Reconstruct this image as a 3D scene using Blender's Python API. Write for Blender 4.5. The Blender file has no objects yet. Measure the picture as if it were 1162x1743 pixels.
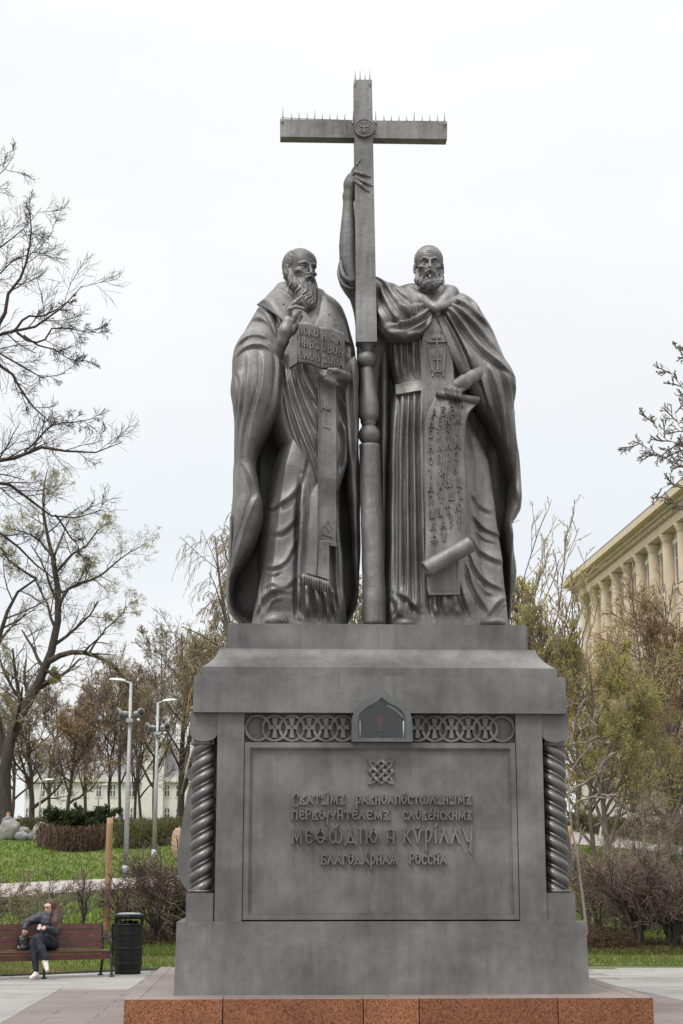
import bpy, bmesh, math, random
import numpy as np
from mathutils import Vector, Matrix
random.seed(7)
RNG = np.random.default_rng(11)
scene = bpy.context.scene
COL = scene.collection

# ------------------------------------------------------------------ camera
F_PX = 2720.0                                   # focal length in photo pixels (photo 1162 x 1743)
CAM = np.array([-1.2948, -18.6338, 1.65])
PITCH = math.atan((1488.0 - 871.5) / F_PX)
YAW = math.radians(2.6)
FWD = np.array([math.sin(YAW) * math.cos(PITCH), math.cos(YAW) * math.cos(PITCH), math.sin(PITCH)])
RGT = np.array([math.cos(YAW), -math.sin(YAW), 0.0])
UPV = np.cross(RGT, FWD)
cam_d = bpy.data.cameras.new('camera')
cam_o = bpy.data.objects.new('camera', cam_d)
COL.objects.link(cam_o)
M = Matrix((tuple(RGT), tuple(UPV), tuple(-FWD))).transposed()
cam_o.matrix_world = Matrix.Translation(Vector(CAM)) @ M.to_4x4()
cam_d.sensor_fit = 'VERTICAL'
cam_d.sensor_height = 36.0
cam_d.lens = F_PX / 1743.0 * 36.0
cam_d.clip_start = 0.1
cam_d.clip_end = 3000
scene.camera = cam_o

# ------------------------------------------------------------------ sky, sun, exposure
SUN_EL, SUN_AZ = 56.0, 222.0                    # azimuth clockwise from +Y: the sun stands behind and left of the camera
w = bpy.data.worlds.new('World')
scene.world = w
w.use_nodes = True
nt = w.node_tree
nt.nodes.clear()
n_out = nt.nodes.new('ShaderNodeOutputWorld')
n_bg = nt.nodes.new('ShaderNodeBackground')
n_sky = nt.nodes.new('ShaderNodeTexSky')
n_sky.sky_type = 'NISHITA'
n_sky.sun_disc = False
n_sky.sun_elevation = math.radians(SUN_EL)
n_sky.sun_rotation = math.radians(SUN_AZ)
n_sc = nt.nodes.new('ShaderNodeVectorMath'); n_sc.operation = 'SCALE'; n_sc.inputs[3].default_value = 0.10
nt.links.new(n_sky.outputs[0], n_sc.inputs[0])
n_tc = nt.nodes.new('ShaderNodeTexCoord')
n_sep = nt.nodes.new('ShaderNodeSeparateXYZ')
nt.links.new(n_tc.outputs['Generated'], n_sep.inputs[0])
n_noise = nt.nodes.new('ShaderNodeTexNoise'); n_noise.inputs['Scale'].default_value = 2.2; n_noise.inputs['Detail'].default_value = 5
n_map = nt.nodes.new('ShaderNodeMapping'); n_map.inputs['Scale'].default_value = (1, 1, 2.6)
nt.links.new(n_tc.outputs['Generated'], n_map.inputs[0]); nt.links.new(n_map.outputs[0], n_noise.inputs['Vector'])
n_add = nt.nodes.new('ShaderNodeMath'); n_add.operation = 'MULTIPLY_ADD'
n_add.inputs[1].default_value = 0.16
nt.links.new(n_noise.outputs[0], n_add.inputs[0])
n_sub = nt.nodes.new('ShaderNodeMath'); n_sub.operation = 'SUBTRACT'; n_sub.inputs[1].default_value = 0.08
nt.links.new(n_sep.outputs['Z'], n_sub.inputs[0]); nt.links.new(n_sub.outputs[0], n_add.inputs[2])
n_rmp = nt.nodes.new('ShaderNodeValToRGB')
cr = n_rmp.color_ramp
stops = [(0.0, (.90, .92, .93)), (.12, (.98, .99, .995)), (.205, (.885, .93, .975)), (.28, (.945, .975, 1.0)), (.38, (1.02, 1.03, 1.04)), (.50, (1.06, 1.06, 1.06)), (1.0, (2.6, 2.6, 2.6))]
cr.elements[0].position, cr.elements[0].color = stops[0][0], stops[0][1] + (1,)
cr.elements[1].position, cr.elements[1].color = stops[-1][0], stops[-1][1] + (1,)
for p_, c_ in stops[1:-1]:
    e_ = cr.elements.new(p_); e_.color = c_ + (1,)
nt.links.new(n_add.outputs[0], n_rmp.inputs[0])
n_mix = nt.nodes.new('ShaderNodeMix'); n_mix.data_type = 'RGBA'
n_mix.inputs[0].default_value = 0.93             # cloud cover over the clear sky
nt.links.new(n_sc.outputs[0], n_mix.inputs[6]); nt.links.new(n_rmp.outputs[0], n_mix.inputs[7])
n_n2 = nt.nodes.new('ShaderNodeTexNoise'); n_n2.inputs['Scale'].default_value = 3.4; n_n2.inputs['Detail'].default_value = 6
nt.links.new(n_map.outputs[0], n_n2.inputs['Vector'])
n_mr = nt.nodes.new('ShaderNodeMapRange'); n_mr.inputs[3].default_value = .90; n_mr.inputs[4].default_value = 1.07
nt.links.new(n_n2.outputs[0], n_mr.inputs[0])
n_vm = nt.nodes.new('ShaderNodeVectorMath'); n_vm.operation = 'SCALE'
nt.links.new(n_mix.outputs[2], n_vm.inputs[0]); nt.links.new(n_mr.outputs[0], n_vm.inputs[3])
nt.links.new(n_vm.outputs[0], n_bg.inputs[0])
n_bg.inputs[1].default_value = 0.74
nt.links.new(n_bg.outputs[0], n_out.inputs[0])

sun_d = bpy.data.lights.new('sun', 'SUN')
sun_d.energy = 1.5
sun_d.angle = math.radians(14)
sun_d.color = (1.0, 0.96, 0.90)
sun_o = bpy.data.objects.new('sun', sun_d)
COL.objects.link(sun_o)
_el, _az = math.radians(SUN_EL), math.radians(SUN_AZ)
_dir = Vector((math.sin(_az) * math.cos(_el), math.cos(_az) * math.cos(_el), math.sin(_el)))
sun_o.rotation_euler = _dir.to_track_quat('Z', 'Y').to_euler()
scene.view_settings.view_transform = 'Standard'
scene.view_settings.look = 'None'
scene.view_settings.gamma = 1.0
scene.view_settings.exposure = 0.45
scene.view_settings.use_curve_mapping = False

# ------------------------------------------------------------------ pixel rays (only used to measure the place)
def ray(px, py):
    return FWD + RGT * ((px - 581.0) / F_PX) - UPV * ((py - 871.5) / F_PX)

def P(px, py, Y):
    d = ray(px, py); t = (Y - CAM[1]) / d[1]
    return CAM + t * d

def PXZ(px, py, Y):
    """vectorised pixel -> world at the plane y = Y (arrays allowed)"""
    px = np.asarray(px, float); py = np.asarray(py, float); Y = np.asarray(Y, float)
    a = (px - 581.0) / F_PX; b = (py - 871.5) / F_PX
    dx = FWD[0] + RGT[0] * a - UPV[0] * b
    dy = FWD[1] + RGT[1] * a - UPV[1] * b
    dz = FWD[2] + RGT[2] * a - UPV[2] * b
    t = (Y - CAM[1]) / dy
    return CAM[0] + t * dx, CAM[2] + t * dz

def PIX(p):
    d = np.asarray(p, float) - CAM
    dep = d @ FWD
    return 581 + F_PX * (d @ RGT) / dep, 871.5 - F_PX * (d @ UPV) / dep

_TD = np.array([0, 27.5, 29.4, 33, 40, 48, 57, 75, 90, 110, 150, 400, 900.])
_TZ = np.array([0, 0, 0, .22, .70, 1.2, 1.75, 3.4, 4.3, 5.2, 6.3, 8.0, 9.0])
def terrain(x, y):
    d = np.asarray(y, float) - CAM[1]
    return np.interp(d, _TD, _TZ)

def G(px, py):
    """where the ray of a pixel meets the ground"""
    d = ray(px, py); t0 = 5.0
    t = 5.0
    while t < 700:
        p = CAM + d * t
        if p[2] <= terrain(p[0], p[1]):
            break
        t0 = t; t *= 1.01
    for _ in range(30):
        m = (t0 + t) / 2; p = CAM + d * m
        if p[2] <= terrain(p[0], p[1]): t = m
        else: t0 = m
    return CAM + d * t

# ------------------------------------------------------------------ helpers
def tag(o, label=None, cat=None, group=None, kind=None):
    if label: o['label'] = label
    if cat: o['category'] = cat
    if group: o['group'] = group
    if kind: o['kind'] = kind
    return o

def empty(name, loc, label=None, cat=None, group=None):
    o = bpy.data.objects.new(name, None)
    o.empty_display_size = 0.2
    COL.objects.link(o)
    o.location = loc
    return tag(o, label, cat, group)

def link_mesh(name, me, parent=None, mat=None):
    o = bpy.data.objects.new(name, me)
    COL.objects.link(o)
    if mat is not None and not me.materials:
        me.materials.append(mat)
    if parent is not None:
        o.parent = parent
        o.matrix_parent_inverse = Matrix.Translation(-world_loc(parent))
    return o

def world_loc(o):
    return o.location.copy() if o.type == 'EMPTY' else Vector((0, 0, 0))

def fast_mesh(name, V, tris=None, quads=None, smooth=False):
    me = bpy.data.meshes.new(name)
    V = np.asarray(V, np.float32)
    me.vertices.add(len(V)); me.vertices.foreach_set('co', V.ravel())
    parts = []; starts = []; tot = []
    n = 0
    if quads is not None and len(quads):
        q = np.asarray(quads, np.int32); parts.append(q.ravel()); starts.append(np.arange(len(q)) * 4); tot.append(np.full(len(q), 4)); n = len(q) * 4
    if tris is not None and len(tris):
        t = np.asarray(tris, np.int32); parts.append(t.ravel()); starts.append(n + np.arange(len(t)) * 3); tot.append(np.full(len(t), 3))
    li = np.concatenate(parts); st = np.concatenate(starts).astype(np.int32)
    me.loops.add(len(li)); me.loops.foreach_set('vertex_index', li.astype(np.int32))
    me.polygons.add(len(st)); me.polygons.foreach_set('loop_start', st)
    if smooth:
        me.polygons.foreach_set('use_smooth', np.ones(len(st), bool))
    me.update(calc_edges=True)
    me.validate()
    return me

def mk(name, V, tris=None, quads=None, mat=None, parent=None, smooth=False):
    return link_mesh(name, fast_mesh(name, V, tris, quads, smooth), parent, mat)

def pym(name, V, Fc, mat=None, parent=None, smooth=False):
    me = bpy.data.meshes.new(name)
    me.from_pydata([tuple(map(float, v)) for v in V], [], [tuple(f) for f in Fc])
    if smooth:
        for p in me.polygons: p.use_smooth = True
    me.update()
    return link_mesh(name, me, parent, mat)

def bm_obj(name, bm, mat=None, parent=None, smooth=False, bevel=0.0, seg=2):
    if bevel > 0:
        es = [e for e in bm.edges if len(e.link_faces) == 2 and e.calc_face_angle(0) > 0.5]
        bmesh.ops.bevel(bm, geom=es, offset=bevel, segments=seg, affect='EDGES', profile=0.5, clamp_overlap=True)
    bmesh.ops.recalc_face_normals(bm, faces=bm.faces)
    me = bpy.data.meshes.new(name)
    bm.to_mesh(me); bm.free()
    if smooth:
        for p in me.polygons: p.use_smooth = True
    return link_mesh(name, me, parent, mat)

def bm_box(bm, x0, x1, y0, y1, z0, z1):
    v = [bm.verts.new(c) for c in ((x0, y0, z0), (x1, y0, z0), (x1, y1, z0), (x0, y1, z0), (x0, y0, z1), (x1, y0, z1), (x1, y1, z1), (x0, y1, z1))]
    for f in ((0, 3, 2, 1), (4, 5, 6, 7), (0, 1, 5, 4), (1, 2, 6, 5), (2, 3, 7, 6), (3, 0, 4, 7)):
        bm.faces.new([v[i] for i in f])
    return v

def box(name, x0, x1, y0, y1, z0, z1, mat, parent=None, bevel=0.0, seg=2):
    bm = bmesh.new(); bm_box(bm, x0, x1, y0, y1, z0, z1)
    return bm_obj(name, bm, mat, parent, False, bevel, seg)

def prism(name, pts, y0, y1, mat, parent=None, bevel=0.0):
    """polygon in x,z pushed from y0 (front) to y1 (back)"""
    bm = bmesh.new()
    a = [bm.verts.new((x, y0, z)) for x, z in pts]; b = [bm.verts.new((x, y1, z)) for x, z in pts]
    n = len(pts)
    bm.faces.new(a); bm.faces.new(b[::-1])
    for i in range(n): bm.faces.new((a[i], b[i], b[(i + 1) % n], a[(i + 1) % n]))
    return bm_obj(name, bm, mat, parent, False, bevel)

def tubes_np(Pts, Rad, sides=4):
    """Pts (B,K,3), Rad (B,K) -> verts, quads: B tapered tubes"""
    Pts = np.asarray(Pts, float); Rad = np.asarray(Rad, float)
    B, K, _ = Pts.shape
    T = np.gradient(Pts, axis=1)
    T /= np.linalg.norm(T, axis=2, keepdims=True) + 1e-9
    ref = np.zeros((B, 1, 3)); m = T.mean(axis=1)
    ax = np.argmin(np.abs(m), axis=1); ref[np.arange(B), 0, ax] = 1
    U = np.cross(T, ref); U /= np.linalg.norm(U, axis=2, keepdims=True) + 1e-9
    Wv = np.cross(T, U)
    a = np.arange(sides) * 2 * np.pi / sides
    V = Pts[:, :, None, :] + Rad[:, :, None, None] * (np.cos(a)[None, None, :, None] * U[:, :, None, :] + np.sin(a)[None, None, :, None] * Wv[:, :, None, :])
    V = V.reshape(-1, 3)
    b = np.arange(B)[:, None, None] * K * sides
    k = np.arange(K - 1)[None, :, None] * sides
    s = np.arange(sides)[None, None, :]; s2 = (s + 1) % sides
    q = np.stack([b + k + s, b + k + s2, b + k + sides + s2, b + k + sides + s], axis=-1).reshape(-1, 4)
    return V, q

def catmull(pts, n):
    """n samples of a Catmull-Rom spline through pts (any dimension)"""
    p = np.asarray(pts, float)
    if len(p) == 2:
        t = np.linspace(0, 1, n)[:, None]; return p[0] * (1 - t) + p[1] * t
    p = np.vstack([2 * p[0] - p[1], p, 2 * p[-1] - p[-2]])
    m = len(p) - 3
    u = np.linspace(0, m, n); i = np.minimum(u.astype(int), m - 1); t = (u - i)[:, None]
    a, b, c, d = p[i], p[i + 1], p[i + 2], p[i + 3]
    return .5 * ((2 * b) + (c - a) * t + (2 * a - 5 * b + 4 * c - d) * t ** 2 + (3 * b - a - 3 * c + d) * t ** 3)

def tube(name, pts, rad, mat, parent=None, sides=8, n=None, caps=True):
    pts = np.asarray(pts, float)
    if n: 
        rr = np.interp(np.linspace(0, len(pts) - 1, n), np.arange(len(pts)), np.broadcast_to(rad, len(pts))); pts = catmull(pts, n)
    else: rr = np.broadcast_to(rad, len(pts))
    V, q = tubes_np(pts[None], np.asarray(rr)[None], sides)
    Fc = [tuple(x) for x in q]
    if caps:
        Fc.append(tuple(range(sides))[::-1]); Fc.append(tuple(range(len(V) - sides, len(V))))
    return pym(name, V, Fc, mat, parent, True)

def lathe(name, prof, center, mat, parent=None, seg=32, smooth=True):
    """prof: list of (r, z) bottom to top"""
    a = np.arange(seg) * 2 * np.pi / seg
    V = [(center[0] + r * c, center[1] + r * s, center[2] + z) for r, z in prof for c, s in zip(np.cos(a), np.sin(a))]
    Fc = [(k * seg + i, k * seg + (i + 1) % seg, (k + 1) * seg + (i + 1) % seg, (k + 1) * seg + i) for k in range(len(prof) - 1) for i in range(seg)]
    Fc.append(tuple(range(seg))[::-1]); Fc.append(tuple(range((len(prof) - 1) * seg, len(prof) * seg)))
    return pym(name, V, Fc, mat, parent, smooth)

# ------------------------------------------------------------------ materials
def nodes_of(m):
    m.use_nodes = True
    return m.node_tree, m.node_tree.nodes['Principled BSDF']

def lnk(t, a, b): t.links.new(a, b)

def noise(t, scale, detail=4, rough=.55, vec=None, dist=0):
    n = t.nodes.new('ShaderNodeTexNoise'); n.inputs['Scale'].default_value = scale
    n.inputs['Detail'].default_value = detail; n.inputs['Roughness'].default_value = rough; n.inputs['Distortion'].default_value = dist
    if vec is not None: lnk(t, vec, n.inputs['Vector'])
    return n

def ramp(t, fac, stops):
    r = t.nodes.new('ShaderNodeValToRGB'); c = r.color_ramp
    c.elements[0].position, c.elements[0].color = stops[0][0], tuple(stops[0][1]) + (1,)
    c.elements[1].position, c.elements[1].color = stops[-1][0], tuple(stops[-1][1]) + (1,)
    for p, col in stops[1:-1]:
        e = c.elements.new(p); e.color = tuple(col) + (1,)
    lnk(t, fac, r.inputs[0]); return r

def mixc(t, fac, a, b, mode='MIX'):
    m = t.nodes.new('ShaderNodeMix'); m.data_type = 'RGBA'; m.blend_type = mode
    for i, v in ((0, fac), (6, a), (7, b)):
        if isinstance(v, (int, float)): m.inputs[i].default_value = v
        elif isinstance(v, tuple): m.inputs[i].default_value = v + (1,) if len(v) == 3 else v
        else: lnk(t, v, m.inputs[i])
    return m.outputs[2]

def coords(t, scale=(1, 1, 1), kind='Object'):
    tc = t.nodes.new('ShaderNodeTexCoord'); mp = t.nodes.new('ShaderNodeMapping'); mp.inputs['Scale'].default_value = scale
    lnk(t, tc.outputs[kind], mp.inputs[0]); return mp.outputs[0]

def geo_pos(t, scale=(1, 1, 1)):
    g = t.nodes.new('ShaderNodeNewGeometry'); mp = t.nodes.new('ShaderNodeMapping'); mp.inputs['Scale'].default_value = scale
    lnk(t, g.outputs['Position'], mp.inputs[0]); return mp.outputs[0]

def bump(t, b, height, strength=.3, dist=.02):
    n = t.nodes.new('ShaderNodeBump'); n.inputs['Strength'].default_value = strength; n.inputs['Distance'].default_value = dist
    lnk(t, height, n.inputs['Height']); lnk(t, n.outputs[0], b.inputs['Normal'])

def simple(name, ca, cb, scale=6, rough=.7, metal=0., bscale=None, bstr=.2, vec=(1, 1, 1), spec=.5, rnd=0., detail=4):
    m = bpy.data.materials.new(name); t, b = nodes_of(m)
    v = geo_pos(t, vec)
    c = ramp(t, noise(t, scale, detail, vec=v).outputs[0], [(.3, ca), (.7, cb)]).outputs[0]
    if rnd:
        oi = t.nodes.new('ShaderNodeObjectInfo')
        r = ramp(t, oi.outputs['Random'], [(0, (1 - rnd,) * 3), (1, (1 + rnd,) * 3)]).outputs[0]
        c = mixc(t, 1.0, c, r, 'MULTIPLY')
    lnk(t, c, b.inputs['Base Color'])
    b.inputs['Roughness'].default_value = rough; b.inputs['Metallic'].default_value = metal
    b.inputs['Specular IOR Level'].default_value = spec
    if bscale: bump(t, b, noise(t, bscale, 5, vec=v).outputs[0], bstr, .02)
    return m

def bronze(name, dark, lite, metal, rough, grain=30, bs=.12, streak=.5):
    m = bpy.data.materials.new(name); t, b = nodes_of(m)
    v = geo_pos(t); vs = geo_pos(t, (5, 5, .55))
    big = noise(t, 1.3, 6, .62, v).outputs[0]
    c = ramp(t, big, [(.30, dark), (.52, tuple((a + c_) / 2 for a, c_ in zip(dark, lite))), (.72, lite)]).outputs[0]
    st = ramp(t, noise(t, 1.6, 5, .6, vs).outputs[0], [(.30, (.68, .68, .68)), (.55, (1, 1, 1)), (.8, (1.10, 1.09, 1.07))]).outputs[0]
    c = mixc(t, streak, c, st, 'MULTIPLY')
    pat = ramp(t, noise(t, 2.7, 6, .7, v, 1.2).outputs[0], [(.46, (1, 1, 1)), (.60, (.90, .915, .91)), (.70, (1.02, .975, .92))]).outputs[0]
    c = mixc(t, .8, c, pat, 'MULTIPLY')
    dr = ramp(t, noise(t, 2.2, 6, .7, geo_pos(t, (11, 11, .45))).outputs[0], [(.34, (.70, .69, .68)), (.47, (1, 1, 1)), (.66, (1, 1, 1)), (.76, (1.22, 1.21, 1.18))]).outputs[0]
    c = mixc(t, streak * .8, c, dr, 'MULTIPLY')
    sp = ramp(t, noise(t, 14, 5, .7, v).outputs[0], [(.28, (.72, .72, .72)), (.45, (1, 1, 1)), (1, (1.05, 1.05, 1.05))]).outputs[0]
    c = mixc(t, .6, c, sp, 'MULTIPLY')
    lnk(t, c, b.inputs['Base Color'])
    rg = t.nodes.new('ShaderNodeMapRange'); lnk(t, noise(t, 5, 5, .6, v).outputs[0], rg.inputs[0])
    rg.inputs[3].default_value = rough - .10; rg.inputs[4].default_value = rough + .12
    lnk(t, rg.outputs[0], b.inputs['Roughness'])
    b.inputs['Metallic'].default_value = metal
    bump(t, b, noise(t, grain, 4, .6, v).outputs[0], bs, .012)
    return m

M_STAT = bronze('statue_bronze', (.150, .146, .142), (.345, .337, .328), .78, .60, 15, .5, .8)
M_PED = bronze('pedestal_bronze', (.100, .097, .094), (.262, .254, .246), .35, .56, 18, .10, .5)
M_COLM = bronze('column_bronze', (.14, .137, .132), (.20, .195, .19), .65, .38, 20, .04, .3)
M_NICHE = bronze('niche_bronze', (.105, .113, .110), (.175, .186, .181), .35, .5, 20, .05, .5)

def granite(name, cols, scale, rough):
    m = bpy.data.materials.new(name); t, b = nodes_of(m); v = geo_pos(t)
    n1 = noise(t, scale, 3, .6, v).outputs[0]
    vo = t.nodes.new('ShaderNodeTexVoronoi'); vo.inputs['Scale'].default_value = scale * 1.3; lnk(t, v, vo.inputs['Vector'])
    c = ramp(t, n1, [(.32, cols[0]), (.44, cols[1]), (.56, cols[2]), (.7, cols[3])]).outputs[0]
    g = ramp(t, vo.outputs['Color'], [(.14, (.38, .34, .32)), (.28, (1, 1, 1)), (1, (1.1, 1.08, 1.05))]).outputs[0]
    c = mixc(t, .8, c, g, 'MULTIPLY')
    oi = t.nodes.new('ShaderNodeObjectInfo')
    r = ramp(t, oi.outputs['Random'], [(0, (.74, .72, .72)), (1, (1.18, 1.2, 1.2))]).outputs[0]
    du = ramp(t, noise(t, 1.4, 6, .7, v).outputs[0], [(.35, (.78, .78, .78)), (.6, (1.08, 1.08, 1.08))]).outputs[0]
    c = mixc(t, .8, c, du, 'MULTIPLY')
    c = mixc(t, 1.0, c, r, 'MULTIPLY')
    lnk(t, c, b.inputs['Base Color']); b.inputs['Roughness'].default_value = rough
    return m
M_GRAN = granite('red_granite', [(.085, .038, .02), (.20, .076, .036), (.275, .112, .052), (.33, .16, .085)], 62, .2)

def slab_mat(name, ca, cb, rough=.6):
    m = bpy.data.materials.new(name); t, b = nodes_of(m); v = geo_pos(t)
    c = ramp(t, noise(t, .9, 5, .6, v).outputs[0], [(.3, ca), (.7, cb)]).outputs[0]
    s = ramp(t, noise(t, 60, 3, .6, v).outputs[0], [(.25, (.80, .80, .80)), (.7, (1.08, 1.08, 1.08))]).outputs[0]
    st = ramp(t, noise(t, .45, 8, .75, v, .6).outputs[0], [(.36, (.70, .69, .68)), (.50, (1, 1, 1)), (.7, (1.05, 1.05, 1.04))]).outputs[0]
    c = mixc(t, .85, c, st, 'MULTIPLY')
    c = mixc(t, .7, c, s, 'MULTIPLY')
    oi = t.nodes.new('ShaderNodeObjectInfo')
    r = ramp(t, oi.outputs['Random'], [(0, (.90, .90, .90)), (1, (1.07, 1.06, 1.05))]).outputs[0]
    c = mixc(t, 1.0, c, r, 'MULTIPLY')
    lnk(t, c, b.inputs['Base Color']); b.inputs['Roughness'].default_value = rough
    return m
M_SLABL = slab_mat('light_paving_stone', (.255, .247, .236), (.325, .314, .30))
M_SLABP = slab_mat('pink_paving_stone', (.16, .13, .119), (.215, .178, .165))
M_JOINT = simple('paving_joint', (.15, .142, .135), (.20, .19, .182), 8, .9)
M_TOP = slab_mat('granite_top_flamed', (.18, .148, .136), (.25, .206, .19))

def grass_mat(name, ca, cb, dry):
    m = bpy.data.materials.new(name); t, b = nodes_of(m); v = geo_pos(t)
    c = ramp(t, noise(t, .6, 6, .65, v).outputs[0], [(.3, ca), (.65, cb)]).outputs[0]
    d = ramp(t, noise(t, .33, 5, .7, v).outputs[0], [(.50, (0, 0, 0)), (.66, (1, 1, 1))]).outputs[0]
    c = mixc(t, d, c, dry)
    f = ramp(t, noise(t, 18, 5, .7, v).outputs[0], [(.3, (.55, .55, .5)), (.7, (1.2, 1.2, 1.15))]).outputs[0]
    c = mixc(t, .8, c, f, 'MULTIPLY')
    lnk(t, c, b.inputs['Base Color']); b.inputs['Roughness'].default_value = .9
    b.inputs['Specular IOR Level'].default_value = .2
    bump(t, b, noise(t, 25, 6, .7, v).outputs[0], .8, .06)
    return m
M_GRASS = grass_mat('spring_grass', (.082, .125, .022), (.14, .19, .04), (.19, .175, .075))
M_SOIL = simple('leaf_litter', (.05, .036, .026), (.14, .095, .062), 9, .95, 0, 24, .9, detail=8)
M_PATH = simple('pale_gravel_path', (.30, .265, .25), (.38, .34, .325), 3, .9, 0, 40, .2)
# ================================================================== ground
xs = np.concatenate([np.linspace(-400, -40, 19), np.linspace(-38, 44, 83), np.linspace(48, 400, 19)])
ys = np.concatenate([np.linspace(-200, 4, 18), np.linspace(5, 70, 131), np.linspace(72, 140, 35), np.linspace(150, 1400, 26)])
gx, gy = np.meshgrid(xs, ys)
gz = terrain(gx, gy) - 0.012 - np.where(gy < 4, .1, 0)
fine = (gy > 12) & (gy < 90)
gz = gz + np.where(fine, .010 * np.sin(gx * 1.7 + gy * .9) * np.sin(gy * 1.3 - gx * .6), 0)
nx_, ny_ = len(xs), len(ys)
idx = np.arange(nx_ * ny_).reshape(ny_, nx_)
gq = np.stack([idx[:-1, :-1], idx[:-1, 1:], idx[1:, 1:], idx[1:, :-1]], -1).reshape(-1, 4)
ground = mk('ground', np.stack([gx, gy, gz], -1).reshape(-1, 3), None, gq, M_GRASS, None, True)
tag(ground, kind='structure')

# ------------------------------------------------------------------ plaza: joint bed, slabs clipped to the two colours of stone
EDGE = [(-60., 6.2), (G(0, 1663)[0], G(0, 1663)[1]), (G(275, 1650)[0], G(275, 1650)[1]), (0.5, 9.6), (G(1010, 1643)[0], G(1010, 1643)[1]), (G(1162, 1643)[0], G(1162, 1643)[1]), (60., 11.0)]
def edge_y(x): return float(np.interp(x, [e[0] for e in EDGE], [e[1] for e in EDGE]))
bedV = []; bedF = []
ex = [-60] + list(np.linspace(-12, 14, 53)) + [60]
for x in ex: bedV += [(x, -70, -.004), (x, edge_y(x), -.004)]
for i in range(len(ex) - 1): bedF.append((2 * i, 2 * i + 2, 2 * i + 3, 2 * i + 1))
plaza = tag(pym('pavement', bedV, bedF, M_JOINT), kind='structure')

def clip(poly, a, b, c):
    """keep the part where a*x + b*y <= c"""
    out = []
    for i in range(len(poly)):
        p, q = poly[i], poly[(i + 1) % len(poly)]
        dp, dq = a * p[0] + b * p[1] - c, a * q[0] + b * q[1] - c
        if dp <= 0: out.append(p)
        if dp * dq < 0:
            t = dp / (dp - dq); out.append((p[0] + (q[0] - p[0]) * t, p[1] + (q[1] - p[1]) * t))
    return out
def half(p, q):
    """half plane to the right of p -> q as a*x+b*y<=c"""
    dx, dy = q[0] - p[0], q[1] - p[1]
    return (-dy, dx, -dy * p[0] + dx * p[1])
gp = lambda x, y: tuple(G(x, y)[:2])
L1, L2, L3, L4 = gp(-20, 1754), gp(100, 1685), gp(222, 1683), gp(252, 1662)
R1, R2 = gp(1000, 1668.5), gp(1180, 1707)
# two convex pieces of the pink star round the monument
conv = [
    [half(L1, L2), half(L2, (L3[0], L2[1])), half(R1, R2)],
    [(0, -1, -L2[1]), half(L3, L4), half(R1, R2)],
]
def split(poly, hs):
    rest = []; cur = poly
    for a, b, c in hs:
        if len(cur) < 3: break
        o = clip(cur, -a, -b, -c)
        if len(o) >= 3: rest.append(o)
        cur = clip(cur, a, b, c)
    return (cur if len(cur) >= 3 else None), rest
def parea(p): return abs(sum(p[i][0] * p[(i + 1) % len(p)][1] - p[(i + 1) % len(p)][0] * p[i][1] for i in range(len(p)))) / 2
def slab(poly, mat, name, zt=0.004, gap=.004):
    if parea(poly) < .004: return
    c = np.mean(poly, axis=0); pp = []
    for p in poly:
        d = np.array(p) - c; l = np.linalg.norm(d); pp.append(c + d * max(0, 1 - gap / max(l, .01)))
    dz = random.uniform(-.0015, .0015)
    V = [(p[0], p[1], zt + dz) for p in pp] + [(p[0], p[1], -.03) for p in pp]; n = len(pp)
    Fc = [tuple(range(n))] + [(i, i + n, (i + 1) % n + n, (i + 1) % n) for i in range(n)]
    o = pym(name, V, Fc, mat, plaza)
    bm = bmesh.new(); bm.from_mesh(o.data); bmesh.ops.recalc_face_normals(bm, faces=bm.faces); bm.to_mesh(o.data); bm.free()
# only where the photo looks: left and right of the monument
sx, sy = 1.1, .55
pieces = []
for j in range(-8, 23):
    y0 = j * sy
    for i in range(-10, 12):
        x0 = i * sx + (sx / 2 if j % 2 else 0)
        x1, y1 = x0 + sx, y0 + sy
        pm = PIX((x0 + sx / 2, y0 + sy / 2, 0))
        if not (-140 < pm[0] < 1300 and pm[1] < 1775): continue
        if x0 > -2.7 and x1 < 2.75 and y0 > -1.2 and y1 < 5.8: continue
        if pm[0] > 300 and pm[0] < 1000 and y0 > -.5: continue
        poly = [(x0, y0), (x1, y0), (x1, y1), (x0, y1)]
        em = (edge_y(x0), edge_y(x1))
        if y0 > max(em): continue
        if y1 > min(em): poly = clip(poly, -(em[1] - em[0]), sx, -(em[1] - em[0]) * x0 + sx * em[0])
        if len(poly) < 3: continue
        todo = [poly]
        for hs in conv:
            nxt = []
            for q in todo:
                ins, rest = split(q, hs)
                if ins: slab(ins, M_SLABP, 'paving_slab')
                nxt += rest
            todo = nxt
        for q in todo: slab(q, M_SLABL, 'paving_slab')

# low steel edging between paving and grass
ev = []; ef = []
exs = list(np.linspace(-12, 14, 40))
for x in exs:
    y = edge_y(x)
    ev += [(x, y + .005, -.05), (x, y + .005, .035), (x, y + .03, .035), (x, y + .03, -.05)]
for i in range(len(exs) - 1):
    for k in range(3): ef.append((4 * i + k, 4 * i + 4 + k, 4 * i + 5 + k, 4 * i + 1 + k))
M_EDGE = simple('edging_steel', (.05, .05, .045), (.10, .09, .08), 12, .7)
tag(pym('pavement_edging', ev, ef, M_EDGE), kind='structure')

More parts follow.
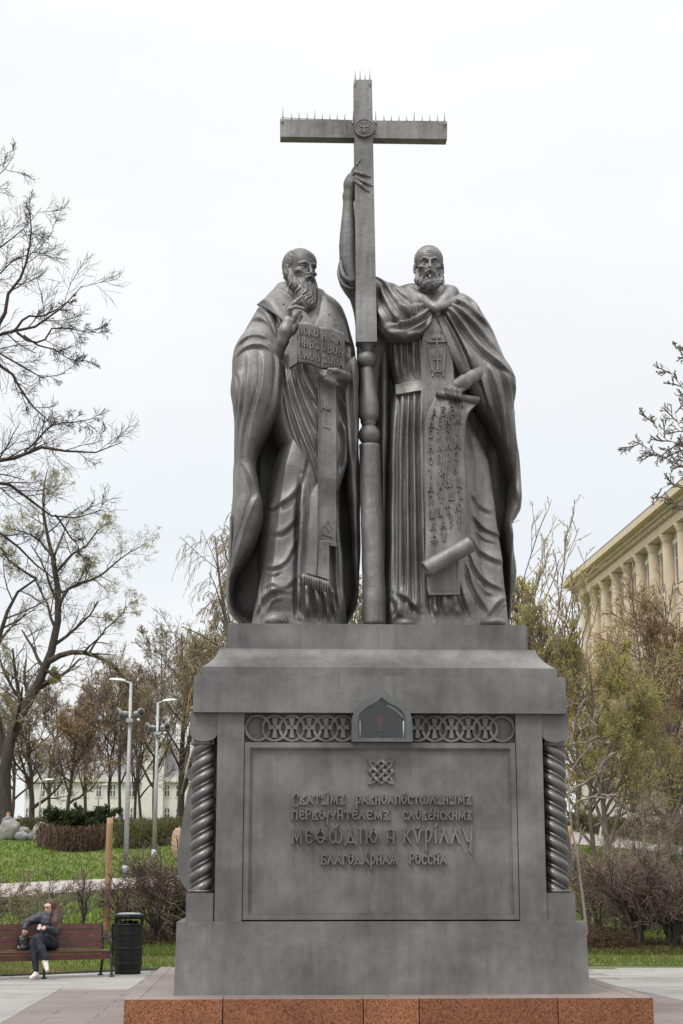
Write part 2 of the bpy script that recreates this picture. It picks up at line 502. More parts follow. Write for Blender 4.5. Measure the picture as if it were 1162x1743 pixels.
# ------------------------------------------------------------------ granite step under the pedestal
HG = 0.36
gy0 = -.62
gxl, gxr = PXZ([210], [1703], gy0)[0][0], PXZ([1112], [1698], gy0)[0][0]
step = empty('granite_step', (0, gy0, 0), 'polished red speckled granite step carrying the bronze pedestal', 'step')
gtop = .335
js = [gxl] + [PXZ([p], [1700], gy0)[0][0] for p in (379, 618, 713, 949)] + [gxr]
for a, b in zip(js[:-1], js[1:]):
    box('granite_block', a + .006, b - .006, gy0, gy0 + .16, -.02, gtop - .001, M_GRAN, step, .007)
nside = 5
ysd = np.linspace(gy0 + .16, 5.6, nside + 1)
for a, b in zip(ysd[:-1], ysd[1:]):
    for x0, x1 in ((gxl, gxl + .16), (gxr - .16, gxr)):
        box('granite_block', x0, x1, a + .005, b - .005, -.02, gtop - .001, M_GRAN, step, .006)
for o_ in list(step.children):
    o_.data.materials.append(M_TOP)
    for f_ in o_.data.polygons:
        if f_.normal.z > .9: f_.material_index = 1
tx = np.linspace(gxl + .16, gxr - .16, 7)
for a, b in zip(tx[:-1], tx[1:]):
    box('top_slab', a + .003, b - .003, gy0 + .163, 5.6, .1, gtop - .004, M_TOP, step, .004)
box('bedding', gxl + .05, gxr - .05, gy0 + .05, 5.55, -.02, gtop - .03, M_JOINT, step)

# ================================================================== pedestal
ped = empty('bronze_pedestal', (0, 0, gtop), 'tall dark bronze pedestal with inscription panel and twisted corner columns', 'pedestal')
def XZ(px, py, Y):
    a, b = PXZ(px, py, Y); return float(a), float(b)
PXC = .017
def sx2(pl, pr, py, Y):
    """half width of a pair of pixels at plane Y, centred"""
    return (XZ(pr, py, Y)[0] - XZ(pl, py, Y)[0]) / 2
PD = 4.6                                              # depth of the pedestal
Z = lambda py, Y: XZ(649, py, Y)[1]
hb = sx2(295, 1003, 1690, 0)
zb1 = Z(1569, .02)
def frustum(name, h0, h1, y0, y1, d0, d1, z0, z1, mat, bev=.012):
    bm = bmesh.new()
    v = [bm.verts.new(c) for c in ((PXC - h0, y0, z0), (PXC + h0, y0, z0), (PXC + h0, d0, z0), (PXC - h0, d0, z0), (PXC - h1, y1, z1), (PXC + h1, y1, z1), (PXC + h1, d1, z1), (PXC - h1, d1, z1))]
    for f in ((0, 3, 2, 1), (4, 5, 6, 7), (0, 1, 5, 4), (1, 2, 6, 5), (2, 3, 7, 6), (3, 0, 4, 7)): bm.faces.new([v[i] for i in f])
    return bm_obj(name, bm, mat, ped, False, bev)
frustum('base_block', hb, hb - .012, 0, .02, PD, PD - .02, gtop - .01, zb1, M_PED, .022)
YB = .17                                              # pilaster face
ZT = Z(1214.5, YB)                                    # underside of the architrave
hcol = sx2(319, 972, 1515, YB)                        # outer line of the corner columns
hpil = sx2(371, 930, 1400, YB)
hpan = sx2(415, 883, 1400, YB)
# core (behind everything) with the four corners cut out for the columns
cr_ = hcol - hpil + .02
bm = bmesh.new()
c0 = hpil - .015
yq0, yq1 = YB + .28, PD - YB - .02
yk = YB + .5
prof = [(-c0, yq0), (c0, yq0), (c0, yk), (hcol - .06, yk), (hcol - .06, yq1 - .48), (c0, yq1 - .48), (c0, yq1), (-c0, yq1), (-c0, yq1 - .48), (-hcol + .06, yq1 - .48), (-hcol + .06, yk), (-c0, yk)]
a_ = [bm.verts.new((PXC + x, y, zb1 - .01)) for x, y in prof]; b_ = [bm.verts.new((PXC + x, y, ZT + .05)) for x, y in prof]
bm.faces.new(a_[::-1]); bm.faces.new(b_)
for i in range(len(prof)): bm.faces.new((a_[i], a_[(i + 1) % len(prof)], b_[(i + 1) % len(prof)], b_[i]))
core_o = bm_obj('core', bm, M_PED, ped, False, .006)
# pilasters left and right of the panel
for s in (-1, 1):
    x0, x1 = sorted((PXC + s * hpan, PXC + s * hpil))
    box('pilaster', x0, x1, YB, YB + .3, zb1 + .001, ZT - .003, M_PED, ped, .008)
# corner columns: plinth, twisted shaft, ring, rounded capital
zp1 = Z(1520, YB); zc0 = Z(1515, YB); zc1 = Z(1268, YB); zcap0 = Z(1262, YB)
wcol = (hcol - hpil)
def column(s, yc, mirror):
    xc = PXC + s * (hpil + wcol / 2 + .012)
    r = wcol / 2 - .004
    pl = box('column_plinth', xc - r - .02, xc + r + .03 if s > 0 else xc + r, yc - r - .03, yc + r + .03, zb1 + .001, zp1, M_PED, ped, .008)
    # twisted shaft
    nz, na = (150, 64) if yc < 1 else (60, 32)
    zz = np.linspace(zp1 + .03, zc1, nz); aa = np.arange(na) * 2 * np.pi / na
    lobes = 2
    zz2, aa2 = np.meshgrid(zz, aa, indexing='ij')
    ph = lobes * (aa2 + s * 2 * np.pi * (zz2 - zz[0]) / .36)
    u = (ph / (2 * np.pi)) % 1.0
    # broad rounded strand and a thin bead between deep grooves
    big = np.where(u < .70, np.sqrt(np.clip(1 - ((u - .35) / .35) ** 2, 0, 1)), 0)
    sm = np.where(u >= .70, .62 * np.sqrt(np.clip(1 - ((u - .85) / .13) ** 2, 0, 1)), 0)
    rr = (r - .052) + .052 * np.maximum(big, sm)
    V = np.stack([xc + rr * np.cos(aa2), yc + rr * np.sin(aa2), zz2], -1).reshape(-1, 3)
    ii = np.arange(nz * na).reshape(nz, na)
    q = np.stack([ii[:-1], np.roll(ii, -1, 1)[:-1], np.roll(ii, -1, 1)[1:], ii[1:]], -1).reshape(-1, 4)
    mk('twisted_shaft', V, None, q, M_COLM, ped, True)
    lathe('shaft_ring', [(r * .6, -.0), (r, .0), (r + .008, .01), (r + .008, .028), (r, .034), (r * .6, .034)], (xc, yc, zp1 + .0015), M_COLM, ped)
    lathe('shaft_ring', [(r * .6, -.0), (r, .0), (r + .01, .012), (r + .01, .04), (r, .05), (r * .6, .05)], (xc, yc, zc1), M_COLM, ped)
    # cushion capital: half disc fronts
    def arch(wd, z0, z1):
        zr = z0 + wd * .62
        return [(xc - wd, z1)] + [(xc + wd * math.cos(t), zr - (zr - z0) * math.sin(t)) for t in np.linspace(math.pi, 0, 25)][0:] + [(xc + wd, z1)]
    wd = wcol / 2 + .012
    pts = arch(wd, zcap0 - .005, ZT - .003)
    prism('capital', pts, yc - r - .035, yc + r + .03, M_PED, ped, .006)
    box('capital_core', xc - r * .80, xc + r * .80, yc - r * .8, yc + r * .8, zcap0 - .03, ZT - .01, M_PED, ped, .004)
for yc in (YB + .20, PD - YB - .20):
    for s in (-1, 1): column(s, yc, s)
# architrave, fillet, cavetto and top slab
YA = .10
harch = sx2(327, 962, 1180, YA); za1 = Z(1151, YA)
arch_o = frustum('architrave', harch, harch - .004, YA, YA + .004, PD - YA, PD - YA, ZT, za1, M_PED, .012)
hf = sx2(342, 947, 1142, .2); zf1 = Z(1136.5, .2)
yfil = YA + (harch - hf)
hs = sx2(384, 898, 1085, .5); zs0 = Z(1104.5, .42); zs1 = Z(1061.5, .5)
ycav = yfil + .30; hcav = sx2(371, 911, 1104, .45)
ring = [(hf, yfil, za1 - .002), (hf, yfil, zf1)]
for t in np.linspace(0, 1, 11):
    ang = t * math.pi / 2
    ring.append((hf - .012 - (hf - .012 - hcav) * math.sin(ang) ** 1.0 * (1 - .25 * (1 - t)), yfil + .012 + (ycav - yfil) * (math.sin(ang) * (1 - .25 * (1 - t))), zf1 + .004 + (zs0 - zf1) * (t ** 1.25)))
V = []; Fc = []
for (h_, y_, z_) in ring: V += [(PXC - h_, y_, z_), (PXC + h_, y_, z_), (PXC + h_, PD - y_, z_), (PXC - h_, PD - y_, z_)]
for k in range(len(ring) - 1):
    for i in range(4): Fc.append((4 * k + i, 4 * k + (i + 1) % 4, 4 * k + 4 + (i + 1) % 4, 4 * k + 4 + i))
Fc.append((0, 3, 2, 1)); n4 = 4 * (len(ring) - 1); Fc.append((n4, n4 + 1, n4 + 2, n4 + 3))
pym('cornice', V, Fc, M_PED, ped)
YS = ycav + .05
# the top slab has a roughly cast, dented face
def rough_box(name, h0, y0, y1, z0, z1, amp, mat, parent, n=52):
    bm = bmesh.new(); bm_box(bm, PXC - h0, PXC + h0, y0, y1, z0, z1)
    bmesh.ops.bevel(bm, geom=list(bm.edges), offset=.018, segments=2, affect='EDGES')
    bmesh.ops.subdivide_edges(bm, edges=[e for e in bm.edges if e.calc_length() > .5], cuts=n, use_grid_fill=True)
    from mathutils import noise as mn
    for v in bm.verts:
        d = mn.fractal(v.co * 3.1, 1.0, 2.0, 4) * amp
        v.co.y += d; v.co.z += d * .35 if v.co.z > (z0 + z1) / 2 else 0
    return bm_obj(name, bm, mat, parent, False)
rough_box('top_slab', hs, YS, PD - YS, zs0 - .01, zs1, .010, M_PED, ped)
# side volute brackets (one side profile shows at the left edge)
for s in (-1, 1):
    prof = []
    xo = PXC + s * (hcol - .06)
    zA, zB = Z(1505, 1.8), Z(1335, 1.8)
    pts = [(0, zA - .12), (.10, zA - .02), (.17, zA + .12), (.19, zA + .28), (.16, zA + .55), (.10, zA + 1.0), (.055, zB - .05), (.05, zB), (.085, zB + .03), (.10, zB + .08), (.085, zB + .13), (.05, zB + .16), (0, zB + .2)]
    sm = catmull(pts, 48)
    bm = bmesh.new()
    A = [bm.verts.new((xo + s * (x + .06), 1.1, z)) for x, z in sm]; B = [bm.verts.new((xo + s * (x + .06), PD - 1.1, z)) for x, z in sm]
    bm.faces.new(A); bm.faces.new(B[::-1])
    for i in range(len(A)): bm.faces.new((A[i], B[i], B[(i + 1) % len(A)], A[(i + 1) % len(A)]))
    bm_obj('side_bracket', bm, M_PED, ped, False, .004)
# ------------------------------------------------------------------ front panel: frame, recessed plate
YP = YB + .055                                        # plate face
zpb, zpt = Z(1565.5, YB), Z(1264, YB)                 # outer frame
def rect_frame(name, hx0, hx1, z0, z1, t, y0, y1, mat, parent):
    bm = bmesh.new()
    for a in ((PXC - hx0, PXC - hx0 + t, z0, z1), (PXC + hx0 - t, PXC + hx0, z0, z1), (PXC - hx0 + t, PXC + hx0 - t, z0, z0 + t), (PXC - hx0 + t, PXC + hx0 - t, z1 - t, z1)):
        bm_box(bm, a[0], a[1], y0, y1, a[2], a[3])
    return bm_obj(name, bm, mat, parent, False, .004)
plate = box('inscription_panel', PXC - hpan + .012, PXC + hpan - .012, YP, YP + .1, zpb + .01, zpt - .005, M_PED, ped)
rect_frame('panel_frame', hpan - .008, hpan, zpb, zpt, .062, YB + .012, YP + .05, M_PED, ped)
rect_frame('panel_moulding', hpan - .072, hpan, zpb + .064, zpt - .064, .018, YB + .034, YP + .02, M_PED, ped)
jb = box('joint_backing', PXC - hpan - .03, PXC + hpan + .03, YB + .10, YB + .16, zpb - .002, ZT - .001, M_PED, ped)
# frieze ground
ZF0, ZF1 = zpt + .004, ZT - .006
YF = YB + .105
fr = box('frieze_ground', PXC - hpan + .006, PXC + hpan - .006, YF, YF + .05, ZF0, ZF1, M_PED, ped)
# interlaced ellipses and small crosses
def ribbon_loop(name, cx, cz, rx, rz, wdt, y0, h, parent, mat, n=40, a0=0, a1=2 * math.pi, over=None):
    V = []; Fc = []
    ts = np.linspace(a0, a1, n + 1)
    closed = abs(a1 - a0 - 2 * math.pi) < 1e-6
    if closed: ts = ts[:-1]
    for t in ts:
        c, s_ = math.cos(t), math.sin(t)
        lift = over(t) if over else 0
        for (rr, yy) in ((-wdt, 0), (-wdt * .7, -h - lift), (wdt * .7, -h - lift), (wdt, 0)):
            V.append((cx + (rx + rr) * c, y0 + yy, cz + (rz + rr) * s_))
    m = len(ts)
    for i in range(m if closed else m - 1):
        j = (i + 1) % m
        for k in range(3): Fc.append((4 * i + k, 4 * j + k, 4 * j + k + 1, 4 * i + k + 1))
    if not closed:
        Fc.append((0, 1, 2, 3)); Fc.append((4 * m - 4, 4 * m - 1, 4 * m - 2, 4 * m - 3))
    return pym(name, V, Fc, mat, parent)
zc_ = (ZF0 + ZF1) / 2; rz_ = (ZF1 - ZF0) / 2 - .022
sp_ = XZ(459.5, 1240, YF)[0] - XZ(428, 1240, YF)[0]
def cross_mesh():
    bm = bmesh.new()
    def arm(a, w0, w1, l):
        c, s_ = math.cos(a), math.sin(a)
        pts = [(-w0, 0), (w0, 0), (w1, l), (-w1, l)]
        P4 = [(p[0] * c - p[1] * s_, p[0] * s_ + p[1] * c) for p in pts]
        A = [bm.verts.new((x, 0, z)) for x, z in P4]; B = [bm.verts.new((x * .85, -.075, z * .95)) for x, z in P4]
        bm.faces.new(B)
        for i in range(4): bm.faces.new((A[i], A[(i + 1) % 4], B[(i + 1) % 4], B[i]))
    arm(0, .016, .042, .115); arm(math.pi, .016, .034, .13); arm(math.pi / 2, .016, .034, .085); arm(-math.pi / 2, .016, .034, .085)
    bmesh.ops.recalc_face_normals(bm, faces=bm.faces)
    me = bpy.data.meshes.new('frieze_cross'); bm.to_mesh(me); bm.free(); me.materials.append(M_PED); return me
cme = cross_mesh()
for side in (-1, 1):
    x_in = PXC + side * .375; x_out = PXC + side * (hpan - .03)
    n_r = 6
    stp = (abs(x_out - x_in)) / (n_r - .05)
    for k in range(n_r):
        cx = x_in + side * stp * (k + .32)
        ribbon_loop('frieze_ring', cx, zc_, stp * .70, rz_, .021, YF, .062, fr, M_PED, 48, over=lambda t, k=k: .016 * math.sin(2 * t + (0 if k % 2 else math.pi)))
        if k < n_r - 1:
            o = link_mesh('frieze_cross', cme, fr); o.location = (cx + side * stp * .5 - side * stp * .5, YF - .001, zc_ + .01)
# ------------------------------------------------------------------ lamp niche with glass
nic = empty('lamp_niche', (XZ(649, 1263, YB)[0], YB, Z(1263, YB)), None, None)
nic.parent = ped; nic.matrix_parent_inverse = Matrix.Translation(-ped.location)
def keel(half_w, zb, zs, zt, n=14):
    """keel arch outline, from bottom left over the point to bottom right"""
    ctrl = [(-half_w, zb), (-half_w, zs), (-half_w * .90, zs + (zt - zs) * .30), (-half_w * .62, zs + (zt - zs) * .58), (-half_w * .28, zs + (zt - zs) * .76), (0, zt)]
    l = catmull(ctrl[1:], n)
    lf = [tuple(ctrl[0])] + [tuple(p) for p in l]
    return lf + [(-x, z) for x, z in lf[:-1]][::-1]
xN = XZ(649, 1240, YB)[0]
def keel_ring(name, o, i, y0, y1, mat, parent, bev=.004):
    bm = bmesh.new(); n = len(o)
    A = [bm.verts.new((xN + x, y0, z)) for x, z in o]; B = [bm.verts.new((xN + x, y0, z)) for x, z in i]
    C = [bm.verts.new((xN + x, y1, z)) for x, z in o]; D = [bm.verts.new((xN + x, y1, z)) for x, z in i]
    for k in range(n):
        j = (k + 1) % n
        bm.faces.new((A[k], A[j], B[j], B[k])); bm.faces.new((C[k], D[k], D[j], C[j]))
        bm.faces.new((A[k], C[k], C[j], A[j])); bm.faces.new((B[k], B[j], D[j], D[k]))
    return bm_obj(name, bm, mat, parent, False, bev)
zn0 = Z(1263.5, YB)
o1 = keel(.355, zn0, Z(1228, YB), Z(1171, YB)); i1 = keel(.285, zn0 + .03, Z(1228, YB), Z(1188, YB)); i2 = keel(.262, zn0 + .045, Z(1228, YB), Z(1192, YB))
bmc = bmesh.new()
_a = [bmc.verts.new((xN + x * .999, -.2, z)) for x, z in i2]; _b = [bmc.verts.new((xN + x * .999, YF + .5, z)) for x, z in i2]
bmc.faces.new(_a); bmc.faces.new(_b[::-1])
for k in range(len(_a)): bmc.faces.new((_a[k], _b[k], _b[(k + 1) % len(_a)], _a[(k + 1) % len(_a)]))
bmesh.ops.recalc_face_normals(bmc, faces=bmc.faces)
cut_me = bpy.data.meshes.new('niche_cut'); bmc.to_mesh(cut_me); bmc.free()
cut_o = bpy.data.objects.new('niche_cut', cut_me); COL.objects.link(cut_o)
for o_ in (arch_o, jb, fr, core_o, plate):
    mod = o_.modifiers.new('cut', 'BOOLEAN'); mod.object = cut_o; mod.operation = 'DIFFERENCE'; mod.solver = 'EXACT'
bpy.context.view_layer.update()
dg = bpy.context.evaluated_depsgraph_get()
for o_ in (arch_o, jb, fr, core_o, plate):
    nm = bpy.data.meshes.new_from_object(o_.evaluated_get(dg)); o_.modifiers.clear(); o_.data = nm
bpy.data.objects.remove(cut_o)
keel_ring('niche_hood', o1, i1, YA - .03, YF + .05, M_NICHE, nic)
keel_ring('niche_rim', i1, i2, YA - .005, YF + .1, M_NICHE, nic, .003)
M_DARK = simple('niche_interior', (.030, .032, .036), (.055, .058, .062), 3, .6)
inn = [(x * 1.02, z) for x, z in i2]
bm = bmesh.new()
A = [bm.verts.new((xN + x, YA + .02, z)) for x, z in inn]; B = [bm.verts.new((xN + x, YF + .42, z)) for x, z in inn]
bm.faces.new(B)
for k in range(len(A)): bm.faces.new((A[k], A[(k + 1) % len(A)], B[(k + 1) % len(A)], B[k]))
bm_obj('niche_lining', bm, M_DARK, nic)
M_GLASS = bpy.data.materials.new('niche_glass'); t_, b_n = nodes_of(M_GLASS)
b_n.inputs['Base Color'].default_value = (.80, .84, .86, 1); b_n.inputs['Transmission Weight'].default_value = 1.0
b_n.inputs['Roughness'].default_value = .0; b_n.inputs['IOR'].default_value = 1.5
prism('glass_pane', [(xN + x * .999, z) for x, z in i2], YA + .03, YA + .036, M_GLASS, nic)
M_RED = bpy.data.materials.new('red_lamp_glass'); t_, b_n = nodes_of(M_RED)
b_n.inputs['Base Color'].default_value = (.14, .014, .014, 1); b_n.inputs['Roughness'].default_value = .2
b_n.inputs['Emission Color'].default_value = (1, .12, .08, 1); b_n.inputs['Emission Strength'].default_value = .02
M_STRIP = simple('white_strip', (.6, .6, .58), (.72, .72, .70), 9, .5)
_i3 = keel(.255, zn0 + .052, Z(1228, YB), Z(1193.5, YB))
for a_i, b_i in ((-12, -3), (0, 2), (-2, None)):
    seg_ = _i3[a_i:b_i]
    if len(seg_) > 1: tube('glass_edge_strip', [(xN + x, YA + .024, z) for x, z in seg_], [.007] * len(seg_), M_STRIP, nic, 6)  # thin white arcs along parts of the glass edge
M_BRASS = simple('brass', (.30, .22, .10), (.42, .32, .16), 20, .35, .8)
lathe('lamp_cup', [(.02, 0), (.035, .01), (.055, .08), (.06, .16), (.05, .16), (.045, .02)], (xN, YF + .22, zn0 + .19), M_RED, nic, 20)
lathe('lamp_stand', [(.075, 0), (.07, .01), (.012, .02), (.012, .10), (.14, .115), (.14, .122), (.01, .13), (.01, .15)], (xN, YF + .22, zn0 + .045), M_BRASS, nic, 24)
# ------------------------------------------------------------------ knot emblem
_bn = [0]
def bar(bm, p, q, wd, y0, h, l0=0, l1=0, ends=0.):
    _bn[0] += 1; h = h + (_bn[0] % 7) * .0012
    p = np.array(p, float); q = np.array(q, float); d = q - p; L = np.linalg.norm(d); d /= L; n = np.array((-d[1], d[0]))
    K = 9
    rows = []
    for k in range(K):
        t = k / (K - 1); c = p + d * L * t
        lift = l0 * (1 - t) + l1 * t if not callable(l0) else l0(t)
        rows.append([bm.verts.new((c[0] + n[0] * wd * a, y0 - hh - lift * (hh > 0), c[1] + n[1] * wd * a)) for a, hh in ((-1, 0), (-.72, h), (.72, h), (1, 0))])
    for k in range(K - 1):
        for i in range(3): bm.faces.new((rows[k][i], rows[k + 1][i], rows[k + 1][i + 1], rows[k][i + 1]))
    bm.faces.new(rows[0]); bm.faces.new(rows[-1][::-1])
kx, kz = XZ(648, 1313.5, YP); ks = (XZ(669, 1313, YP)[0] - kx)
emblem = bmesh.new()
u = ks
wave = lambda s: (lambda t: .012 + s * .012 * math.cos(3 * math.pi * t))
dm = [(0, .97), (.97, 0), (0, -.97), (-.97, 0)]
E_ = lambda q: (kx + u * q[0], kz + u * q[1])
for i in range(4): bar(emblem, E_(dm[i]), E_(dm[(i + 1) % 4]), u * .145, YP, .032, wave(1 if i % 2 else -1))
for m1 in (1, -1):
    for m2 in (1, -1):
        pl = [(1, 1), (.72, .40), (-.40, -.72), (-1, -1)]
        if m2 < 0: pl = [(z_, x_) for x_, z_ in pl]
        pl = [(x_ * m1, z_) for x_, z_ in pl]
        bar(emblem, E_(pl[0]), E_(pl[1]), u * .125, YP, .030); bar(emblem, E_(pl[1]), E_(pl[2]), u * .145, YP, .030, wave(m1 * m2)); bar(emblem, E_(pl[2]), E_(pl[3]), u * .125, YP, .030)
bm_obj('knot_emblem', emblem, M_PED, plate)

# ------------------------------------------------------------------ relief lettering
GL = {  # strokes in a unit cell, width first; '~' marks a smooth stroke
 'А': (.72, ['0,0 .38,1', '.28,.96 .70,0', '.14,.36 .56,.36']),
 'Б': (.60, ['.08,0 .08,1 .52,1', '~.08,.55 .45,.5 .54,.26 .42,0 .08,0']),
 'В': (.58, ['.08,0 .08,1', '~.08,1 .42,1 .46,.72 .10,.56', '~.10,.56 .52,.52 .56,.12 .5,0 .08,0']),
 'В2': (.58, ['.08,0 .08,1', '.08,1 .48,.86 .10,.52', '.10,.52 .34,.40 .56,0 .02,0']),
 'Г': (.50, ['.08,0 .08,1 .48,1 .48,.82']),
 'Д': (.80, ['.16,.06 .40,1', '.32,.96 .66,.06', '-.02,-.14 .02,.05 .78,.05 .82,-.14']),
 'Е': (.50, ['~.48,.82 .36,1 .14,.9 .06,.5 .16,.1 .36,0 .5,.16', '.08,.52 .42,.58']),
 'Є': (.62, ['~.56,.82 .40,1.02 .16,.9 .04,.5 .16,.1 .40,-.04 .60,.14', '.06,.5 .44,.56']),
 'Ж': (.84, ['.42,0 .42,1', '~.04,1 .16,.64 .42,.5 .68,.64 .8,1', '~.0,0 .14,.4 .42,.52 .70,.4 .84,0']),
 'И': (.60, ['.08,0 .08,1', '.52,0 .52,1', '.08,.34 .52,.66']),
 'Н': (.60, ['.08,0 .08,1', '.52,0 .52,1', '.08,.62 .52,.38']),
 'І': (.24, ['.12,0 .12,1']),
 'К': (.62, ['.08,0 .08,1', '.54,1 .14,.52', '.22,.58 .60,0']),
 'Л': (.70, ['0,0 .38,.98', '.26,1 .66,0']),
 'М': (.80, ['.08,0 .10,1', '.10,1 .40,.22 .70,1', '.70,1 .72,0']),
 'О': (.58, ['~.29,1 .08,.75 .05,.45 .29,0 .53,.45 .50,.75 .29,1']),
 'П': (.62, ['.08,0 .08,1 .54,1 .54,0']),
 'Р': (.54, ['.10,-.55 .12,.9', '~.12,.9 .40,1.02 .54,.62 .34,.12 .13,.2']),
 'Р2': (.54, ['.08,0 .10,1.25', '~.10,1.25 .46,1.2 .52,.85 .40,.6 .12,.62']),
 'С': (.52, ['~.50,.80 .36,1 .14,.88 .06,.5 .16,.1 .36,0 .50,.18']),
 'С2': (.70, ['~.66,.80 .66,1.08 .42,1.2 .16,.95 .06,.45 .18,-.1 .36,-.35 .60,-.1']),
 'Т': (.62, ['.31,0 .31,1', '.02,.84 .06,1 .56,1 .60,.84']),
 'У': (.66, ['.04,1 .34,.38 .52,.38', '.60,1 .58,-.6']),
 'У2': (.80, ['.04,1.02 .40,.12 .62,.12', '.74,1.1 .62,-.6 .70,-.74']),
 'ОУ': (.98, ['~.26,1 .06,.6 .08,.3 .26,0 .44,.3 .46,.6 .26,1', '.52,1 .74,.25', '.98,1.0 .82,.2 .82,-.65']),
 'Х': (.64, ['.04,1 .60,0', '~.60,1 .36,.55 .10,-.1 .0,-.4']),
 'Ѡ': (1.0, ['~.20,1 .04,.6 .10,.2 .30,.0 .50,.24', '~.80,1 .96,.6 .90,.2 .70,.0 .50,.24', '.50,.24 .50,.6']),
 'Ц': (.68, ['.08,1 .08,0 .60,0 .64,-.2', '.54,1 .54,0']),
 'Ч': (.56, ['~.04,1 .10,.6 .28,.5 .46,.6 .52,1', '.28,.5 .28,0']),
 'Ш': (.88, ['.08,1 .08,0 .80,0 .80,1', '.44,1 .44,0']),
 'Ъ': (.66, ['.02,.86 .06,1 .26,1 .26,0', '.26,0 .62,0 .28,.5']),
 'Z': (.60, ['.06,.90 .12,1 .50,1 .22,.5 .12,.5', '.36,.62 .16,.12', '.04,.0 .58,0 .30,.42']),
 'Ы': (.86, ['.08,1 .08,0 .44,0 .10,.5', '.72,1 .72,0', '.44,0 .72,0']),
 'Ь': (.56, ['.08,1 .08,0 .52,0 .10,.5']),
 'Ѣ': (.74, ['.30,1.2 .30,0 .70,0 .32,.5', '.02,.74 .06,.86 .60,.86 .64,.74']),
 'Ю': (.90, ['.08,0 .08,1', '.08,.5 .36,.5', '~.62,1 .40,.75 .38,.45 .62,0 .86,.45 .84,.75 .62,1']),
 'Ѧ': (.76, ['0,0 .38,1 .74,0', '.16,.42 .58,.42', '.38,.42 .38,0']),
 'Ѯ': (.50, ['~.06,1.2 .3,1.0 .46,1.15', '.10,.9 .44,.8 .18,.52 .46,.42 .16,-.2']),
 'Ѱ': (.80, ['.40,1.1 .40,-.5', '~.02,1 .10,.4 .40,.16 .70,.4 .78,1']),
 'Ѳ': (.86, ['~.43,1 .16,.75 .13,.4 .43,0 .73,.4 .70,.75 .43,1', '.0,.3 .06,.46 .43,.40 .80,.46 .86,.3']),
 'Ѵ': (.64, ['.02,1 .30,0', '~.30,0 .42,.5 .50,.85 .62,1']),
 'Ѕ': (.50, ['~.46,.9 .26,1 .08,.8 .22,.55 .44,.3 .30,.0 .06,.06']),
 'З': (.50, ['.06,.96 .44,1 .18,.55', '~.18,.55 .46,.4 .40,-.1 .10,-.3']),
 'Ꙗ': (.92, ['.08,0 .08,1', '.08,.5 .4,.5', '.34,0 .62,1 .90,0', '.44,.36 .8,.36']),
 'Ѥ': (.78, ['.08,0 .08,1', '.08,.5 .36,.5', '~.74,.82 .60,1 .42,.9 .34,.5 .42,.1 .60,0 .76,.16']),
 'Ꙋ': (.56, ['~.28,.48 .08,.3 .10,.1 .28,0 .46,.1 .48,.3 .28,.48 .1,.8 .04,1.1', '~.28,.48 .46,.8 .52,1.1']),
}
def acute(x): return ['%f,1.18 %f,1.42' % (x - .02, x + .16)]
def letter_mesh(name, strokes, fmap, wd, h, smooth_n=12):
    """strokes as point lists (unit cell) -> raised, bevelled ribbon; fmap maps (u,v) arrays to world x,y,z of the ground surface"""
    V = []; Fc = []
    for si, st in enumerate(strokes):
        hq = h * (1 - .07 * si)
        sm = st.startswith('~')
        pts = np.array([[float(c) for c in p.split(',')] for p in st.lstrip('~').split()])
        if sm: pts = catmull(pts, smooth_n)
        X = np.array(fmap(pts[:, 0], pts[:, 1])).T          # (n,3)
        n = len(X)
        T = np.gradient(X[:, [0, 2]], axis=0); T /= np.linalg.norm(T, axis=1, keepdims=True) + 1e-9
        N = np.stack([-T[:, 1], T[:, 0]], 1)
        # mitre
        if n > 2 and not sm:
            e = X[1:, [0, 2]] - X[:-1, [0, 2]]; e /= np.linalg.norm(e, axis=1, keepdims=True) + 1e-9
            for i in range(1, n - 1):
                a, b = e[i - 1], e[i]; m = a + b
                if np.linalg.norm(m) > .2:
                    m /= np.linalg.norm(m); nn = np.array((-m[1], m[0])); k = 1 / max(.45, abs(nn @ np.array((-a[1], a[0])))); N[i] = nn * k
        # extend the ends
        X = X.copy()
        X[0, [0, 2]] -= T[0] * wd * .6; X[-1, [0, 2]] += T[-1] * wd * .6
        b0 = len(V)
        for i in range(n):
            for a, hh in ((-1, 0), (-.66, hq), (.66, hq), (1, 0)):
                V.append((X[i, 0] + N[i, 0] * wd * a, X[i, 1] - hh + (.002 if hh == 0 else 0), X[i, 2] + N[i, 1] * wd * a))
        for i in range(n - 1):
            for k in range(3): Fc.append((b0 + 4 * i + k, b0 + 4 * i + 4 + k, b0 + 4 * i + 5 + k, b0 + 4 * i + 1 + k))
        Fc.append((b0, b0 + 1, b0 + 2, b0 + 3)); e_ = b0 + 4 * (n - 1); Fc.append((e_, e_ + 3, e_ + 2, e_ + 1))
    return V, Fc
def text_line(chars, px0, px1, base_py, h_px, Yp, wd, ht, mat, parent, gap=.13, accents=None):
    """chars: list of glyph keys, ' ' for a gap; spread between px0 and px1"""
    accents = accents or {}
    tot = 0
    for c in chars: tot += (.5 if c == ' ' else GL[c][0]) + gap
    tot -= gap
    k = (px1 - px0) / tot
    x = px0
    for i, c in enumerate(chars):
        if c == ' ': x += (.5 + gap) * k; continue
        wg, st = GL[c]
        st = list(st) + accents.get(i, [])
        def fm(u, v, x=x): 
            X, Z_ = PXZ(x + u * k, base_py - v * h_px, Yp); return X, np.full(len(X), Yp), Z_
        V, Fc = letter_mesh('letter', st, fm, wd, ht)
        pym('letter', V, Fc, mat, parent)
        x += (wg + gap) * k
LT = .024
A1 = ['С2', 'В2', 'А', 'Т', 'Ы', 'М', 'Z']
text_line(A1, 497, 586, 1368.5, 14.5, YP, LT * .56, .042, M_PED, plate, .16, {4: acute(.5)})
